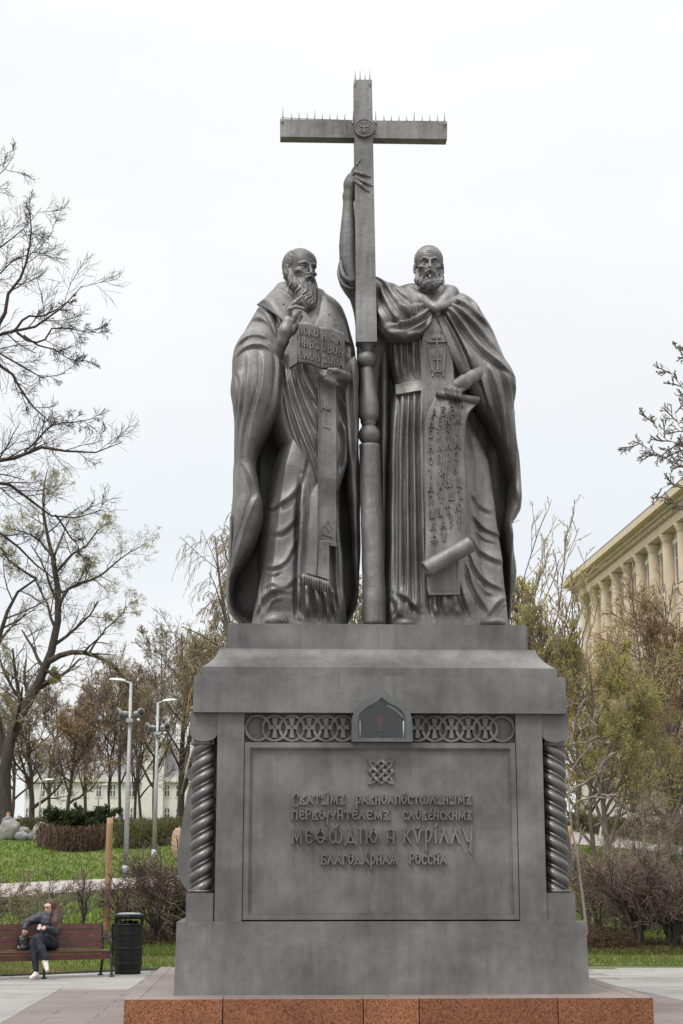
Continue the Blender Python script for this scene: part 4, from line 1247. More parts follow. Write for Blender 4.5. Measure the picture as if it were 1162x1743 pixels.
# the cloak's far left fold, curling forward to the hem
loft('cloak_fold', [(890, 391, 399, 1.0, 1.95), (940, 389, 400, 1.02, 1.95), (985, 386.5, 399, 1.08, 1.95), (1012, 384.5, 396, 1.15, 1.95), (1030, 385.5, 397, 1.2, 1.95), (1044, 391, 401, 1.3, 1.95), (1054, 400, 409, 1.45, 1.95), (1064, 412, 419, 1.6, 1.95)], M_STAT, stA, seed=31, nring=70, step=3)
loft('cloak_fold', [(650, 601, 609, 1.25, 2.0), (760, 603, 610, 1.25, 2.0), (900, 604, 612, 1.3, 2.0), (1000, 602, 610, 1.35, 2.0), (1030, 598, 607, 1.4, 2.0), (1045, 592, 602, 1.5, 2.0), (1064, 584, 592, 1.7, 2.0)], M_STAT, stA, seed=32, nring=70, step=4)
sA_t = [  # tunic folds: thigh and shin, hooked folds pulled towards the centre seam, hanging pleats
    ([(503, 750), (492, 800), (482, 850), (476, 900), (470, 960), (465, 1015), (462, 1050)], 16, .10, .25),
    ([(450, 866), (468, 877), (490, 866), (508, 840), (519, 800)], 3.4, .030), ([(466, 884), (486, 880), (504, 858)], 2.0, .012),
    ([(462, 918), (480, 922), (500, 900), (513, 862)], 4.2, .018),
    ([(452, 974), (470, 981), (490, 966), (509, 915)], 2.8, .030), ([(455, 988), (466, 994), (480, 988)], 2.0, .018),
    ([(446, 1012), (464, 1008), (486, 1014), (505, 990)], 3.6, .018), ([(436, 1054), (449, 1030), (470, 1019), (492, 1022)], 3.4, .040), ([(454, 1052), (466, 1036), (482, 1032)], 2.2, .022),
    ([(444, 985), (440, 1020), (434, 1060)], 3.0, .045), ([(450, 1000), (448, 1030), (444, 1060)], 2.2, .03),
    ([(514, 830), (510, 900), (507, 960), (506, 1010), (508, 1062)], 3.0, .075, .9),
    ([(517, 1008), (519, 1035), (520, 1064)], 4.2, .07), ([(531, 1010), (537, 1035), (541, 1064)], 3.6, .07), ([(545, 1012), (552, 1036), (556, 1064)], 3.0, .06), ([(560, 1010), (565, 1035), (568, 1064)], 3.4, .06),
    ([(566, 930), (570, 1000), (576, 1064)], 3.2, .06), ([(574, 870), (579, 960), (584, 1062)], 2.8, .05),
    ([(462, 775), (452, 810), (450, 840), (454, 862)], 2.6, .05), ([(470, 768), (462, 800), (460, 830)], 2.2, .03),
]
loft('tunic', [(1082, 427, 588, .86, 1.95), (1040, 432, 587, .86, 1.95), (1000, 436, 584, .88, 1.95), (940, 440, 580, .9, 1.95), (900, 445, 578, .9, 1.95), (860, 453, 578, .92, 1.95), (800, 464, 580, .95, 1.95), (745, 480, 584, .98, 1.9), (690, 490, 590, 1.05, 1.9), (640, 480, 590, 1.1, 1.9), (560, 445, 588, 1.1, 1.85), (500, 470, 552, 1.25, 1.8)],
     M_STAT, stA, sA_t, seed=1, pw=2.6)
sA_p = [  # phelonion: shoulder gathers and the diagonal folds of its front
    ([(484, 640), (492, 690), (508, 745), (540, 826)], 3.4, .06),
    ([(489, 632), (500, 690), (516, 735), (538, 790)], 3.0, .05),
    ([(496, 630), (508, 680), (522, 715), (539, 752)], 3.0, .05),
    ([(504, 628), (516, 665), (528, 690), (540, 712)], 3.0, .042),
    ([(514, 628), (526, 655), (540, 678)], 2.8, .03),
    ([(481, 660), (488, 715), (505, 770), (535, 822)], 2.6, .03),
    ([(578, 730), (585, 770), (580, 815)], 3.0, .05), ([(577, 690), (590, 730), (592, 790)], 3.0, .05), ([(580, 830), (592, 780), (598, 720)], 2.8, .03),
    ([(441, 520), (462, 532), (474, 560), (478, 592)], 3.2, .035), ([(450, 528), (468, 548), (476, 580)], 3.0, .035), ([(436, 530), (452, 550), (466, 580), (470, 600)], 3.2, .03),
    ([(425, 552), (443, 556), (458, 572), (466, 596)], 3.2, .035), ([(412, 574), (432, 570), (450, 582), (458, 600)], 3.4, .04),
    ([(587, 600), (595, 625), (600, 650)], 3.0, .04), ([(580, 575), (592, 600), (598, 620)], 3.0, .03),
]
loft('phelonion', [(487, 472, 500, 1.42, 1.75), (496, 464, 530, 1.36, 1.8), (505, 455, 554, 1.30, 1.82), (514, 448, 571, 1.24, 1.85), (530, 436, 584, 1.15, 1.88), (560, 419, 594, 1.04, 1.9), (590, 404, 600, .97, 1.9), (620, 404, 605, .91, 1.9), (660, 420, 607, .86, 1.9), (700, 440, 606, .84, 1.85), (740, 462, 604, .84, 1.8), (780, 488, 594, .84, 1.75), (810, 514, 584, .85, 1.6), (826, 530, 578, .86, 1.4), (838, 543, 573, .9, 1.2)],
     M_STAT, stA, sA_p, seed=2, pw=2.4)
sA_s = [
    ([(402, 600), (418, 586), (440, 582), (462, 592)], 2.48, 0.0279), ([(399, 618), (418, 604), (445, 600), (470, 612)], 2.79, 0.0248),
    ([(470, 606), (474, 640), (470, 690), (455, 735)], 4.34, 0.0217, .3), ([(448, 612), (446, 660), (430, 730), (418, 800)], 4.34, 0.0279, .35), ([(424, 618), (420, 680), (412, 760), (407, 850)], 3.72, 0.0279, .35),
    ([(403, 640), (410, 668), (406, 720)], 2.79, 0.0186),
    ([(440, 850), (425, 880), (410, 930), (398, 975)], 4.34, 0.0279, .3), ([(405, 850), (402, 910), (394, 975)], 3.10, 0.0217),
    ([(418, 800), (432, 835), (446, 868)], 4.34, 0.0310, .3),
    ([(478, 610), (481, 655), (477, 690), (466, 722), (446, 757), (437, 785), (438, 815), (445, 850), (447, 880), (441, 915), (427, 948)], 1.24, 0.0124, .2),
]
loft('sleeve', [(556, 432, 462, 1.12, 1.75), (575, 410, 474, .90, 1.75), (600, 398, 480, .74, 1.75), (640, 394, 481, .66, 1.75), (663, 391, 480, .64, 1.75), (690, 396, 477, .66, 1.75), (720, 398, 467, .70, 1.9), (750, 399, 450, .76, 1.9), (780, 398, 438, .8, 1.9), (800, 398, 436, .82, 1.9), (830, 397, 440, .82, 1.9), (860, 396, 447, .82, 1.9), (885, 394, 447.5, .84, 1.9), (910, 393, 443, .88, 1.9), (935, 391, 434, .92, 1.9), (955, 389.5, 421, .97, 1.9), (975, 388, 404, 1.03, 1.9), (992, 387, 393, 1.1, 1.9)],
     M_STAT, stA, sA_s, seed=4, pw=2.4, front=.30)
# bishop's stole round the shoulders, its two ends, the under-stole with fringe
sheet('stole_collar', [(437, 518), (452, 524), (470, 536), (490, 555), (512, 580)], [(474, 488), (488, 496), (502, 508), (518, 528), (536, 552)], M_STAT, stA, .04, .045, nv=50, bulge=.03)
sheet('stole_collar', [(547, 500), (545, 520), (541, 540), (534, 556)], [(563, 512), (576, 530), (588, 552), (596, 585)], M_STAT, stA, .04, .04, nv=50, bulge=.03)
sheet('stole_end', [(541, 640), (542, 700), (541, 780), (541, 850), (540, 920)], [(571, 640), (572, 700), (572, 780), (572, 850), (571, 926)], M_STAT, stA, .07, .06, nv=110, border=.012, hug=.25)
sheet('stole_end_trim', [(538, 918), (537.5, 924)], [(573, 923), (573, 931)], M_STAT, stA, .11, .035, nv=8, hug=.0)
sheet('under_stole', [(527, 800), (525, 840), (521, 910), (517, 976)], [(543, 800), (541, 840), (541, 910), (538, 982)], M_STAT, stA, .09, 0, Y=[(.99, .97), (.90, .88), (.85, .83), (.83, .82)], nv=60, border=.012)
sheet('under_stole', [(541, 920), (540, 960), (539, 980)], [(560, 920), (560, 960), (560, 988)], M_STAT, stA, .09, 0, Y=[.845, .84, .835], nv=40, border=.012)
for k in range(11):
    px = 516 + k * 4.2; py = 977 + k * 1.25
    y_ = float(surf([px], [py], 4, 10)[0]) - .03
    a, b, c = W3(px, py, y_), W3(px - .3, py + 8, y_ - .01), W3(px - .6, py + 21, y_ + .01)
    tube('fringe_tassel', [a, ((a[0] + b[0]) / 2, a[1] - .01, (a[2] + b[2]) / 2), b, c], [.014, .026, .012, .019], M_STAT, stA, 7)
# relief marks on the stole: small crosses as flat bars
def marks(name, segs, parent, wd=.010, ht=.016):
    bmm = bmesh.new()
    for (a, b) in segs:
        y_ = float(surf([(a[0] + b[0]) / 2], [(a[1] + b[1]) / 2], 2, 45)[0])
        pa, pb = PXZ(a[0], a[1], y_), PXZ(b[0], b[1], y_)
        bar(bmm, pa, pb, wd, y_ + .004, ht)
    return bm_obj(name, bmm, M_STAT, parent)
marks('stole_relief', [((554, 690), (554, 727)), ((547, 678), (547, 700)), ((561, 692), (561, 700)), ((547, 694), (561, 697)), ((549, 726), (561, 729))], stA)
marks('stole_relief', [((549, 898), (558, 886)), ((558, 886), (566, 900)), ((549, 910), (566, 914)), ((553, 893), (560, 904))], stA, .008, .012)
marks('stole_relief', [((478, 520), (484, 516)), ((486, 527), (488, 521)), ((566, 545), (572, 541)), ((555, 537), (562, 533)), ((564, 562), (570, 548)), ((570, 548), (576, 553)), ((576, 553), (574, 562))], stA, .008, .006)
# shoes
Sh = SDF(tuple(np.array(W3(444, 1066, .7)) - [0, .1, .05]), tuple(np.array(W3(494, 1028, .9)) + [0, .5, .1]), .02)
p0 = W3(470, 1052, .80)
Sh.d = Sh.ell((p0[0], p0[1] + .1, p0[2] - .02), (.14, .25, .105)); Sh.add(Sh.ell((p0[0] - .01, p0[1] - .02, p0[2] - .05), (.115, .15, .06)), .05); Sh.d = Sh.d - .006 * np.sin(Sh.y * 70)
Sh.mesh('shoe', M_STAT, stA)
# head
head_parts('long', .60, W3(511.5, 460, 1.20), math.radians(33), math.radians(4), stA, M_STAT)
# blessing hand
def hand_box(pts, m=.12):
    a = np.array(pts); return a.min(0) - m, a.max(0) + m
Yh = .70
J = lambda px, py, dy=0.: np.array(W3(px - 4 * (py < 575), py + 4 * (py < 575), Yh + dy))
pp_ = [J(470, 615, .06), J(521, 498, -.12)]
lo, hi = hand_box(pp_, .14)
S = SDF(lo, hi, .0088)
S.d = S.cap(J(466, 612, .20), J(481, 580, .04), .105, .072)
S.chain([J(481, 580, .04), J(490, 560), J(496, 545)], [.072, .085, .08], .05)
S.add(S.ell(J(497, 547, -.01), (.088, .05, .11)), .03)
S.chain([J(492, 540, .02), J(494, 524, -.02), J(505, 511, -.08), J(518, 500, -.11)], [.036, .029, .025, .016], .008)       # index finger
S.chain([J(497, 538, -.01), J(497, 522, -.08), J(508, 518, -.13), J(521, 521.5, -.14)], [.036, .029, .025, .017], .006)     # middle finger
S.chain([J(503, 545, -.04), J(508, 533, -.11), J(513, 525.5, -.14)], [.031, .026, .018], .006)                             # ring finger
S.chain([J(504, 558, -.02), J(511.5, 546, -.08), J(515.5, 527, -.13)], [.040, .030, .018], .010)                           # thumb
S.chain([J(506, 549, .03), J(514, 539, .0), J(518, 533, -.04)], [.029, .024, .017], .006)                                  # little finger
S.mesh('hand', M_STAT, stA, do_splat=True)
J = lambda px, py, dy=0.: np.array(W3(px, py, Yh + dy))
# open book
YBk = .60
book = empty('open_book', W3(545, 625, YBk)); book.parent = stA; book.matrix_parent_inverse = Matrix.Translation(-stA.location)
def page(name, TL, TR, BR, BL, Y0, Y1, bul, thick):
    nu, nv = 18, 18
    u = np.linspace(0, 1, nu)[None]; v = np.linspace(0, 1, nv)[:, None]
    px = (TL[0] * (1 - u) + TR[0] * u) * (1 - v) + (BL[0] * (1 - u) + BR[0] * u) * v
    py = (TL[1] * (1 - u) + TR[1] * u) * (1 - v) + (BL[1] * (1 - u) + BR[1] * u) * v
    yy = (Y0 * (1 - u) + Y1 * u) - bul * np.sin(np.pi * u) + v * .10 - .06 + 0 * px
    py = py - 3.0 * np.sin(np.pi * u) * (1 - 0 * v)
    X, Zz = PXZ(px, py, yy)
    Fv = np.stack([X, yy, Zz], -1).reshape(-1, 3); Bv = Fv + np.array([0, thick, .02])
    ii = np.arange(nu * nv).reshape(nv, nu); N = nu * nv
    q1 = np.stack([ii[:-1, :-1], ii[1:, :-1], ii[1:, 1:], ii[:-1, 1:]], -1).reshape(-1, 4)
    loop = np.concatenate([ii[0, :], ii[1:, -1], ii[-1, -2::-1], ii[-2:0:-1, 0]]); l2 = np.roll(loop, -1)
    q3 = np.stack([loop, l2, l2 + N, loop + N], 1)
    splat(Fv)
    o = mk(name, np.vstack([Fv, Bv]), None, np.vstack([q1, q1[:, ::-1] + N, q3]), M_STAT, book, False)
    sm = np.zeros(len(o.data.polygons), bool); sm[:len(q1)] = True; o.data.polygons.foreach_set('use_smooth', sm)
    return o
pgL = page('page_block', (507.5, 549), (542, 555), (544.5, 626), (505.5, 617), .62, .56, .025, .12)
pgR = page('page_block', (543, 556), (586.5, 567), (587, 634), (545.5, 627), .56, .64, .03, .12)
prism('fore_edge', [PXZ(a, b, .64) for a, b in ((492, 578), (505.6, 567), (505.6, 617), (492, 625.5))], .635, .74, M_STAT, book, .004)
def letters_on(rows, parent, h_px, wd, ht, kx=.55):
    for (keys, xs_, ys_) in rows:
        for key, px, py in zip(keys, xs_, ys_):
            wg, st = GL[key]
            y0_ = float(surf([px], [py], 3, 40)[0])
            def fm(u, v, px=px, py=py, wg=wg, y0_=y0_):
                X, Z_ = PXZ(px + (u - wg / 2) * h_px * kx / .6, py - (v - .5) * h_px, y0_); return X, np.full(len(X), y0_), Z_
            V, Fc = letter_mesh('letter', st, fm, wd, ht); pym('letter', V, Fc, M_STAT, parent)
letters_on([(['И', 'С', 'К', 'О'], (511, 520, 529, 538), (563, 564, 566, 568)), (['Н', 'И', 'Б', 'Ѣ'], (511.5, 520.5, 530, 539), (583, 584.5, 586, 588)), (['С', 'Л', 'О', 'В'], (512, 521, 531, 540), (603, 605, 607, 609))], pgL, 13, .0085, .02, .5)
letters_on([(['И', 'С', 'Л'], (551.5, 566, 577), (572, 575, 579)), (['О', 'В', 'О', 'Б'], (551, 560.5, 570, 579.5), (591, 594, 597, 600)), (['Ѣ', 'О', 'П', 'А'], (552, 562, 571, 580), (611, 614, 617, 620))], pgR, 13, .0085, .02, .5)
# hand under the book
Yh = .66
lo, hi = hand_box([J(536, 615, -.1), J(606, 660, .3)], .12)
S = SDF(lo, hi, .0095)
S.d = S.cap(J(600, 650, .42), J(588, 642, .08), .085, .075)
S.add(S.ell(J(576, 641, .0), (.13, .10, .075)), .06)
S.chain([J(568, 640, -.04), J(555, 635, -.05), J(541, 627.5, .02)], [.045, .036, .026], .02)
S.chain([J(566, 645, -.05), J(553, 640, -.06), J(543, 633, .02)], [.042, .034, .024], .012)
S.chain([J(568, 650, -.05), J(556, 646, -.06), J(546, 639, .03)], [.042, .034, .024], .012)
S.chain([J(572, 654, -.03), J(562, 651, -.04), J(552, 645, .04)], [.038, .030, .022], .012)
S.chain([J(584, 636, -.06), J(572, 631, -.12), J(560, 629, -.13)], [.042, .036, .026], .02)
S.mesh('hand', M_STAT, stA, do_splat=True)
loft('left_sleeve', [(618, 596, 607, .95, 1.5), (632, 585, 610, .80, 1.5), (650, 580, 611, .78, 1.5), (680, 580, 610, .82, 1.5), (740, 583, 609, .9, 1.6), (800, 588, 609, 1.0, 1.7), (870, 594, 610, 1.1, 1.8), (940, 599, 610, 1.2, 1.8), (1010, 603, 609.5, 1.35, 1.85)], M_STAT, stA,
     [([(584, 660), (590, 720), (594, 790)], 2.5, .04), ([(597, 640), (600, 720), (602, 800)], 2.2, .035)], seed=8, nring=80, step=3)

# ================================================================== right statue: monk with scroll
stB = empty('monk_statue', W3(755, 1062, 1.4), 'dark bronze statue of a short-bearded monk gripping the cross and unrolling a scroll', 'statue')
loft('back_cloak', [(1082, 652, 862, 1.95, 2.28), (1063, 652, 864, 1.92, 2.28), (1046, 650, 867, 1.9, 2.28), (1015, 648, 868, 1.88, 2.28), (985, 646, 874, 1.88, 2.28), (940, 643, 868.5, 1.86, 2.28), (905, 640, 866.5, 1.85, 2.28), (885, 638, 876, 1.84, 2.28), (868, 636, 882, 1.82, 2.28), (840, 632, 880, 1.8, 2.28), (790, 626, 875, 1.78, 2.25), (740, 618, 871, 1.75, 2.22), (700, 612, 870, 1.7, 2.2), (655, 609, 876, 1.65, 2.15), (636, 608, 871, 1.6, 2.15), (600, 606, 850, 1.55, 2.1), (550, 605, 826, 1.5, 2.05), (520, 612, 804, 1.45, 1.95), (500, 640, 780, 1.48, 1.9), (488, 690, 757, 1.52, 1.8)],
     M_STAT, stB, rip=(.03, 36, 150), seed=13, nring=100, step=5)
loft('cloak_fold', [(700, 858, 870, 1.0, 1.95), (760, 864, 873, 1.05, 1.95), (820, 868, 879, 1.1, 1.95), (855, 866, 881.5, 1.1, 1.95), (870, 862, 882, 1.1, 1.95), (882, 858, 877, 1.12, 1.95), (900, 855, 867.5, 1.15, 1.95), (940, 857, 868.5, 1.2, 1.95), (980, 860, 874, 1.22, 1.95), (1000, 860, 872, 1.25, 1.95), (1020, 859, 867.5, 1.3, 1.95), (1046, 858, 867, 1.4, 1.95), (1066, 856, 864, 1.55, 1.95)], M_STAT, stB, [([(866, 760), (870, 820), (874, 868)], 3, .04), ([(862, 905), (864, 950), (862, 1030)], 2.6, .04)], seed=33, nring=80, step=3)
loft('cloak_fold', [(600, 640, 664, 1.35, 1.95), (700, 640, 662, 1.32, 1.95), (850, 642, 658, 1.34, 1.95), (1000, 646, 657, 1.4, 1.95), (1066, 648, 656, 1.5, 1.95)], M_STAT, stB, seed=34, nring=70, step=4)
sB_t = []
for x0, x1, x2, w_, h_ in ((671, 664, 662, 3.4, .06), (681, 677, 675, 3.6, .065), (691, 689, 688, 3.0, .055), (700, 701, 702, 3.8, .07), (711, 713, 715, 3.4, .06)):
    sB_t.append(([(x0, 676), ((x0 + x1) / 2 - 1, 780), (x1, 900), (x2, 1052)], w_, h_))
    sB_t.append(([(x0 - 4, 588), (x0 - 1, 620), (x0, 652)], w_ * .9, h_ * .6))
sB_t += [([(672, 1018), (690, 1030), (706, 1050)], 3.2, .05), ([(668, 1024), (674, 1045), (672, 1060)], 3.5, .05),
    ([(812, 700), (822, 780), (832, 880), (842, 980), (848, 1050)], 15, .09, .25),
    ([(797, 850), (808, 870), (830, 884)], 3.6, .016), ([(798, 888), (814, 909), (834, 920), (846, 920)], 2.8, .030), ([(803, 915), (816, 928), (832, 936)], 2.0, .014),
    ([(795, 925), (810, 948), (832, 964), (850, 968)], 3.4, .028), ([(789, 948), (802, 980), (824, 1003), (848, 1014)], 2.8, .036), ([(786, 972), (795, 1004), (810, 1032), (822, 1054)], 3.2, .034),
    ([(820, 1060), (836, 1036), (858, 1022)], 3.4, .040), ([(838, 1052), (848, 1038), (858, 1034)], 2.2, .022), ([(806, 1000), (816, 1016), (832, 1024)], 2.2, .018),
    ([(745, 1016), (748, 1040), (750, 1060)], 4.5, .06), ([(760, 1016), (766, 1040), (768, 1060)], 3.2, .05), ([(776, 1010), (783, 1035), (790, 1058)], 3.2, .05), ([(730, 1016), (732, 1040), (733, 1060)], 4, .05)]
loft('tunic', [(1082, 653, 865, .88, 1.95), (1040, 653, 861, .88, 1.95), (1000, 655, 854, .90, 1.95), (950, 656, 848, .92, 1.95), (900, 657, 842, .94, 1.95), (850, 658, 836, .96, 1.95), (800, 660, 828, .98, 1.95), (765, 662, 816, 1.0, 1.9), (735, 663, 802, 1.0, 1.9), (700, 664, 792, 1.02, 1.9), (676, 668, 792, 1.04, 1.88), (662, 670, 790, 1.05, 1.88), (648, 668, 790, 1.04, 1.88), (620, 662, 804, 1.02, 1.9), (580, 655, 806, 1.02, 1.9), (545, 650, 800, 1.06, 1.9), (515, 670, 780, 1.18, 1.85), (492, 700, 752, 1.32, 1.75)],
     M_STAT, stB, sB_t, seed=11, pw=2.7)
sheet('belt', [(672, 655), (690, 652), (706, 650), (722, 648)], [(674, 672), (692, 669), (708, 666), (724, 664)], M_STAT, stB, .06, .035, nv=40, nu=10, border=.006)
# scapular with its cross
sheet('scapular', [(735, 541), (718, 578), (717, 640), (717, 720), (719, 800), (722, 900), (727, 990), (730, 1013)], [(742, 541), (759, 578), (772, 625), (774, 720), (777, 800), (780, 900), (782, 990), (783, 1012)], M_STAT, stB, .06, .05, nv=170, border=.010, hug=.15)
def sc(a, b): return (a, b)
marks('scapular_cross', [((742.5, 573), (744.5, 634)), ((727, 582.5), (759, 582)), ((735.5, 576), (750, 575.5)), ((738, 612.5), (749, 612)), ((735, 633.5), (754.5, 633.5)), ((736, 634), (736, 641)), ((754, 634), (754, 641)), ((728, 590), (735.5, 632)), ((757.5, 588), (753.5, 632)), ((742, 638), (747, 639))], stB, .013, .024)
marks('scapular_relief', [((733, 562), (735, 567)), ((738, 561), (739, 567)), ((744, 561), (745, 567)), ((750, 561), (750, 567)), ((735, 602), (737, 607)), ((749, 602), (751, 607)), ((731, 590), (740, 590)), ((747, 590), (755, 589)), ((721, 579), (724, 581)), ((761, 578), (764, 581))], stB, .006, .010)
# mantle over the raised arm and the chest
sB_l = [([(742, 528), (715, 548), (685, 562), (655, 566)], 3.2, .04), ([(740, 536), (718, 560), (690, 575), (662, 577)], 3.4, .05), ([(735, 548), (715, 572), (690, 582)], 3.0, .04),
    ([(742, 523), (715, 534), (690, 540), (668, 538)], 3.0, .03), ([(640, 490), (650, 520), (664, 548), (685, 568)], 3.2, .045), ([(648, 488), (660, 512), (678, 538), (700, 556)], 3.2, .04), ([(660, 493), (674, 512), (695, 530)], 3.0, .03),
    ([(637, 510), (642, 540), (654, 565)], 3.0, .045), ([(738, 520), (712, 518), (690, 512)], 2.6, .03), ([(637, 545), (660, 575), (692, 584), (718, 574), (737, 547)], 2.4, .03, .2)]
loft('mantle', [(478, 634, 645, 1.2, 1.5), (490, 632, 662, 1.2, 1.7), (503, 630, 694, 1.12, 1.8), (516, 630, 735, 1.03, 1.8), (530, 631, 744, .93, 1.75), (545, 634, 738, .87, 1.6), (560, 639, 731, .86, 1.5), (572, 647, 722, .86, 1.4), (580, 658, 712, .88, 1.3), (587, 676, 698, .95, 1.2)],
     M_STAT, stB, sB_l, seed=12, pw=2.2)
sB_r = [([(748, 526), (775, 560), (805, 600), (835, 628), (862, 648)], 3.6, .05), ([(748, 530), (768, 570), (788, 610), (802, 642)], 3.4, .055), ([(752, 524), (785, 552), (820, 590), (846, 618)], 3.6, .045), ([(760, 520), (795, 540), (828, 572)], 3.4, .04),
    ([(747, 540), (760, 575), (774, 612), (786, 636)], 2.4, .03, .2), ([(775, 512), (800, 524), (812, 545)], 3.2, .03), 
    ([(800, 643), (812, 660), (822, 690), (836, 730), (852, 780), (866, 820)], 3.0, .05), ([(826, 640), (842, 690), (856, 750), (868, 810)], 4, .045), ([(850, 645), (862, 690), (866, 750), (874, 820)], 4.5, .04), ([(868, 660), (872, 690), (869, 720)], 3.0, .03)]
loft('mantle', [(500, 754, 772, 1.35, 1.75), (510, 746, 795, 1.2, 1.8), (522, 742, 806, 1.06, 1.85), (545, 744, 823, .94, 1.85), (570, 753, 838, .90, 1.85), (592, 762, 847, .86, 1.8), (615, 772, 857, .80, 1.75), (637, 784, 871, .76, 1.7), (655, 797, 876, .76, 1.85), (680, 805, 874, .80, 1.85), (700, 816, 871, .86, 1.85), (720, 832, 871, .92, 1.85), (745, 845, 872, 1.0, 1.85), (773, 856, 875, 1.08, 1.85), (813, 868, 878, 1.18, 1.85), (838, 876, 880.5, 1.28, 1.85)],
     M_STAT, stB, sB_r, seed=14, pw=2.5, front=.4)
sheet('mantle_edge', [(745, 541), (757, 572), (769, 606), (783, 637)], [(757, 538), (775, 570), (790, 602), (801, 630)], M_STAT, stB, .04, .03, nv=60, nu=14, bulge=.015)
# raised sleeve behind the shaft
loft('raised_sleeve', [(429, 584, 606, 1.2, 1.36), (445, 578, 612, 1.1, 1.42), (463, 575, 628, 1.06, 1.46), (480, 577, 644, 1.06, 1.5), (493, 584, 664, 1.08, 1.55), (512, 596, 690, 1.16, 1.6), (540, 602, 690, 1.22, 1.65), (590, 606, 672, 1.3, 1.65), (650, 609, 655, 1.42, 1.65), (720, 613, 645, 1.5, 1.65)],
     M_STAT, stB, [([(578, 455), (582, 478), (596, 492), (606, 496)], 3.0, .03), ([(584, 440), (586, 465), (598, 482)], 2.6, .03), ([(590, 500), (602, 540), (606, 600)], 3.0, .03)], seed=15, nring=90, step=3.5)
tube('sleeve_rim', [W3(583, 436, 1.12), W3(580, 452, 1.02), W3(585, 470, .98), W3(596, 478, .99), W3(607, 476, 1.05)], [.02, .03, .034, .032, .024], M_STAT, stB, 10, 24)
tube('sleeve_rim', [W3(579, 445, 1.1), W3(576.5, 466, 1.02), W3(583, 484, 1.0), W3(597, 491, 1.03), W3(608, 490, 1.08)], [.018, .024, .028, .026, .02], M_STAT, stB, 10, 24)
# raised bare arm and the hand on the shaft
Yh = 1.02
lo, hi = hand_box([J(578, 480, .1), J(634, 270, -.12)], .12)
S = SDF(lo, hi, .012)
S.d = S.cap(J(598, 480, .08), J(592, 440, .07), .11, .112)
S.chain([J(592, 440, .07), J(591, 420, .07), J(591.2, 400, .07), J(591.8, 380, .065), J(592.5, 360, .06), J(593, 334, .05)], [.112, .110, .102, .09, .078, .068], .006)
S.chain([J(593, 334, .05), J(597, 315, .03), J(600, 303, .0)], [.070, .082, .070], .05)
S.add(S.ell(J(597, 313, .03), (.075, .055, .12)), .05)
S.chain([J(598, 300, .0), J(602, 290, -.05), J(607, 280, -.09), J(612, 272, -.10)], [.034, .028, .024, .016], .014)       # index, pointing up
S.chain([J(598, 303, .0), J(605, 293.5, -.09), J(617, 296, -.115), J(629, 300.5, -.10)], [.036, .029, .026, .019], .012)  # middle
S.chain([J(598, 309, .01), J(606, 303, -.10), J(619, 308.5, -.12), J(632, 316, -.10)], [.034, .028, .025, .019], .010)    # ring
S.chain([J(597, 315, .02), J(604, 308, -.09), J(615, 315, -.12), J(627, 326, -.10)], [.032, .026, .023, .018], .010)      # little
S.chain([J(596, 322, .10), J(602, 306, .24), J(612, 298, .27)], [.036, .030, .022], .014)                                # thumb behind the shaft
S.mesh('arm', M_STAT, stB, do_splat=True)
# cowl round the neck
S = SDF(tuple(np.array(W3(672, 535, .9)) - .05), tuple(np.array(W3(806, 488, 1.7)) + .12), .016)
c0 = W3(731, 512, 1.28)
Yh = 1.1
S.d = S.cap(J(742, 524, -.17), J(717, 513, -.08), .05, .085)
S.chain([J(717, 513, -.08), J(699, 503, .10), J(698, 497, .35)], [.085, .10, .09], .05)
S.chain([J(742, 524, -.17), J(759, 510, -.07), J(767, 500, .12), J(762, 496, .35)], [.05, .085, .10, .09], .05)
S.chain([J(698, 497, .35), J(730, 494, .5), J(762, 496, .35)], [.08, .09, .08], .05)
S.chain([J(742, 525, -.18), J(768, 517, -.10), J(788, 514, .02), J(801, 521, .12)], [.04, .062, .07, .06], .03)
S.chain([J(740, 525, -.17), J(710, 519, -.08), J(686, 510, .04)], [.03, .05, .055], .02)
S.add(S.sph(J(743, 524, -.19), .05), .02)
S.d = S.d + .004 * np.sin(S.x * 30 + S.z * 25)
S.mesh('cowl', M_STAT, stB, do_splat=True)
head_parts('short', .555, W3(729.8, 452.5, 1.22), math.radians(-2), math.radians(3), stB, M_STAT)
marks('mantle_relief', [((700, 534), (704, 531)), ((704, 531), (708, 534)), ((703, 525), (703, 531)), ((708, 526), (708, 533))], stB, .006, .012)
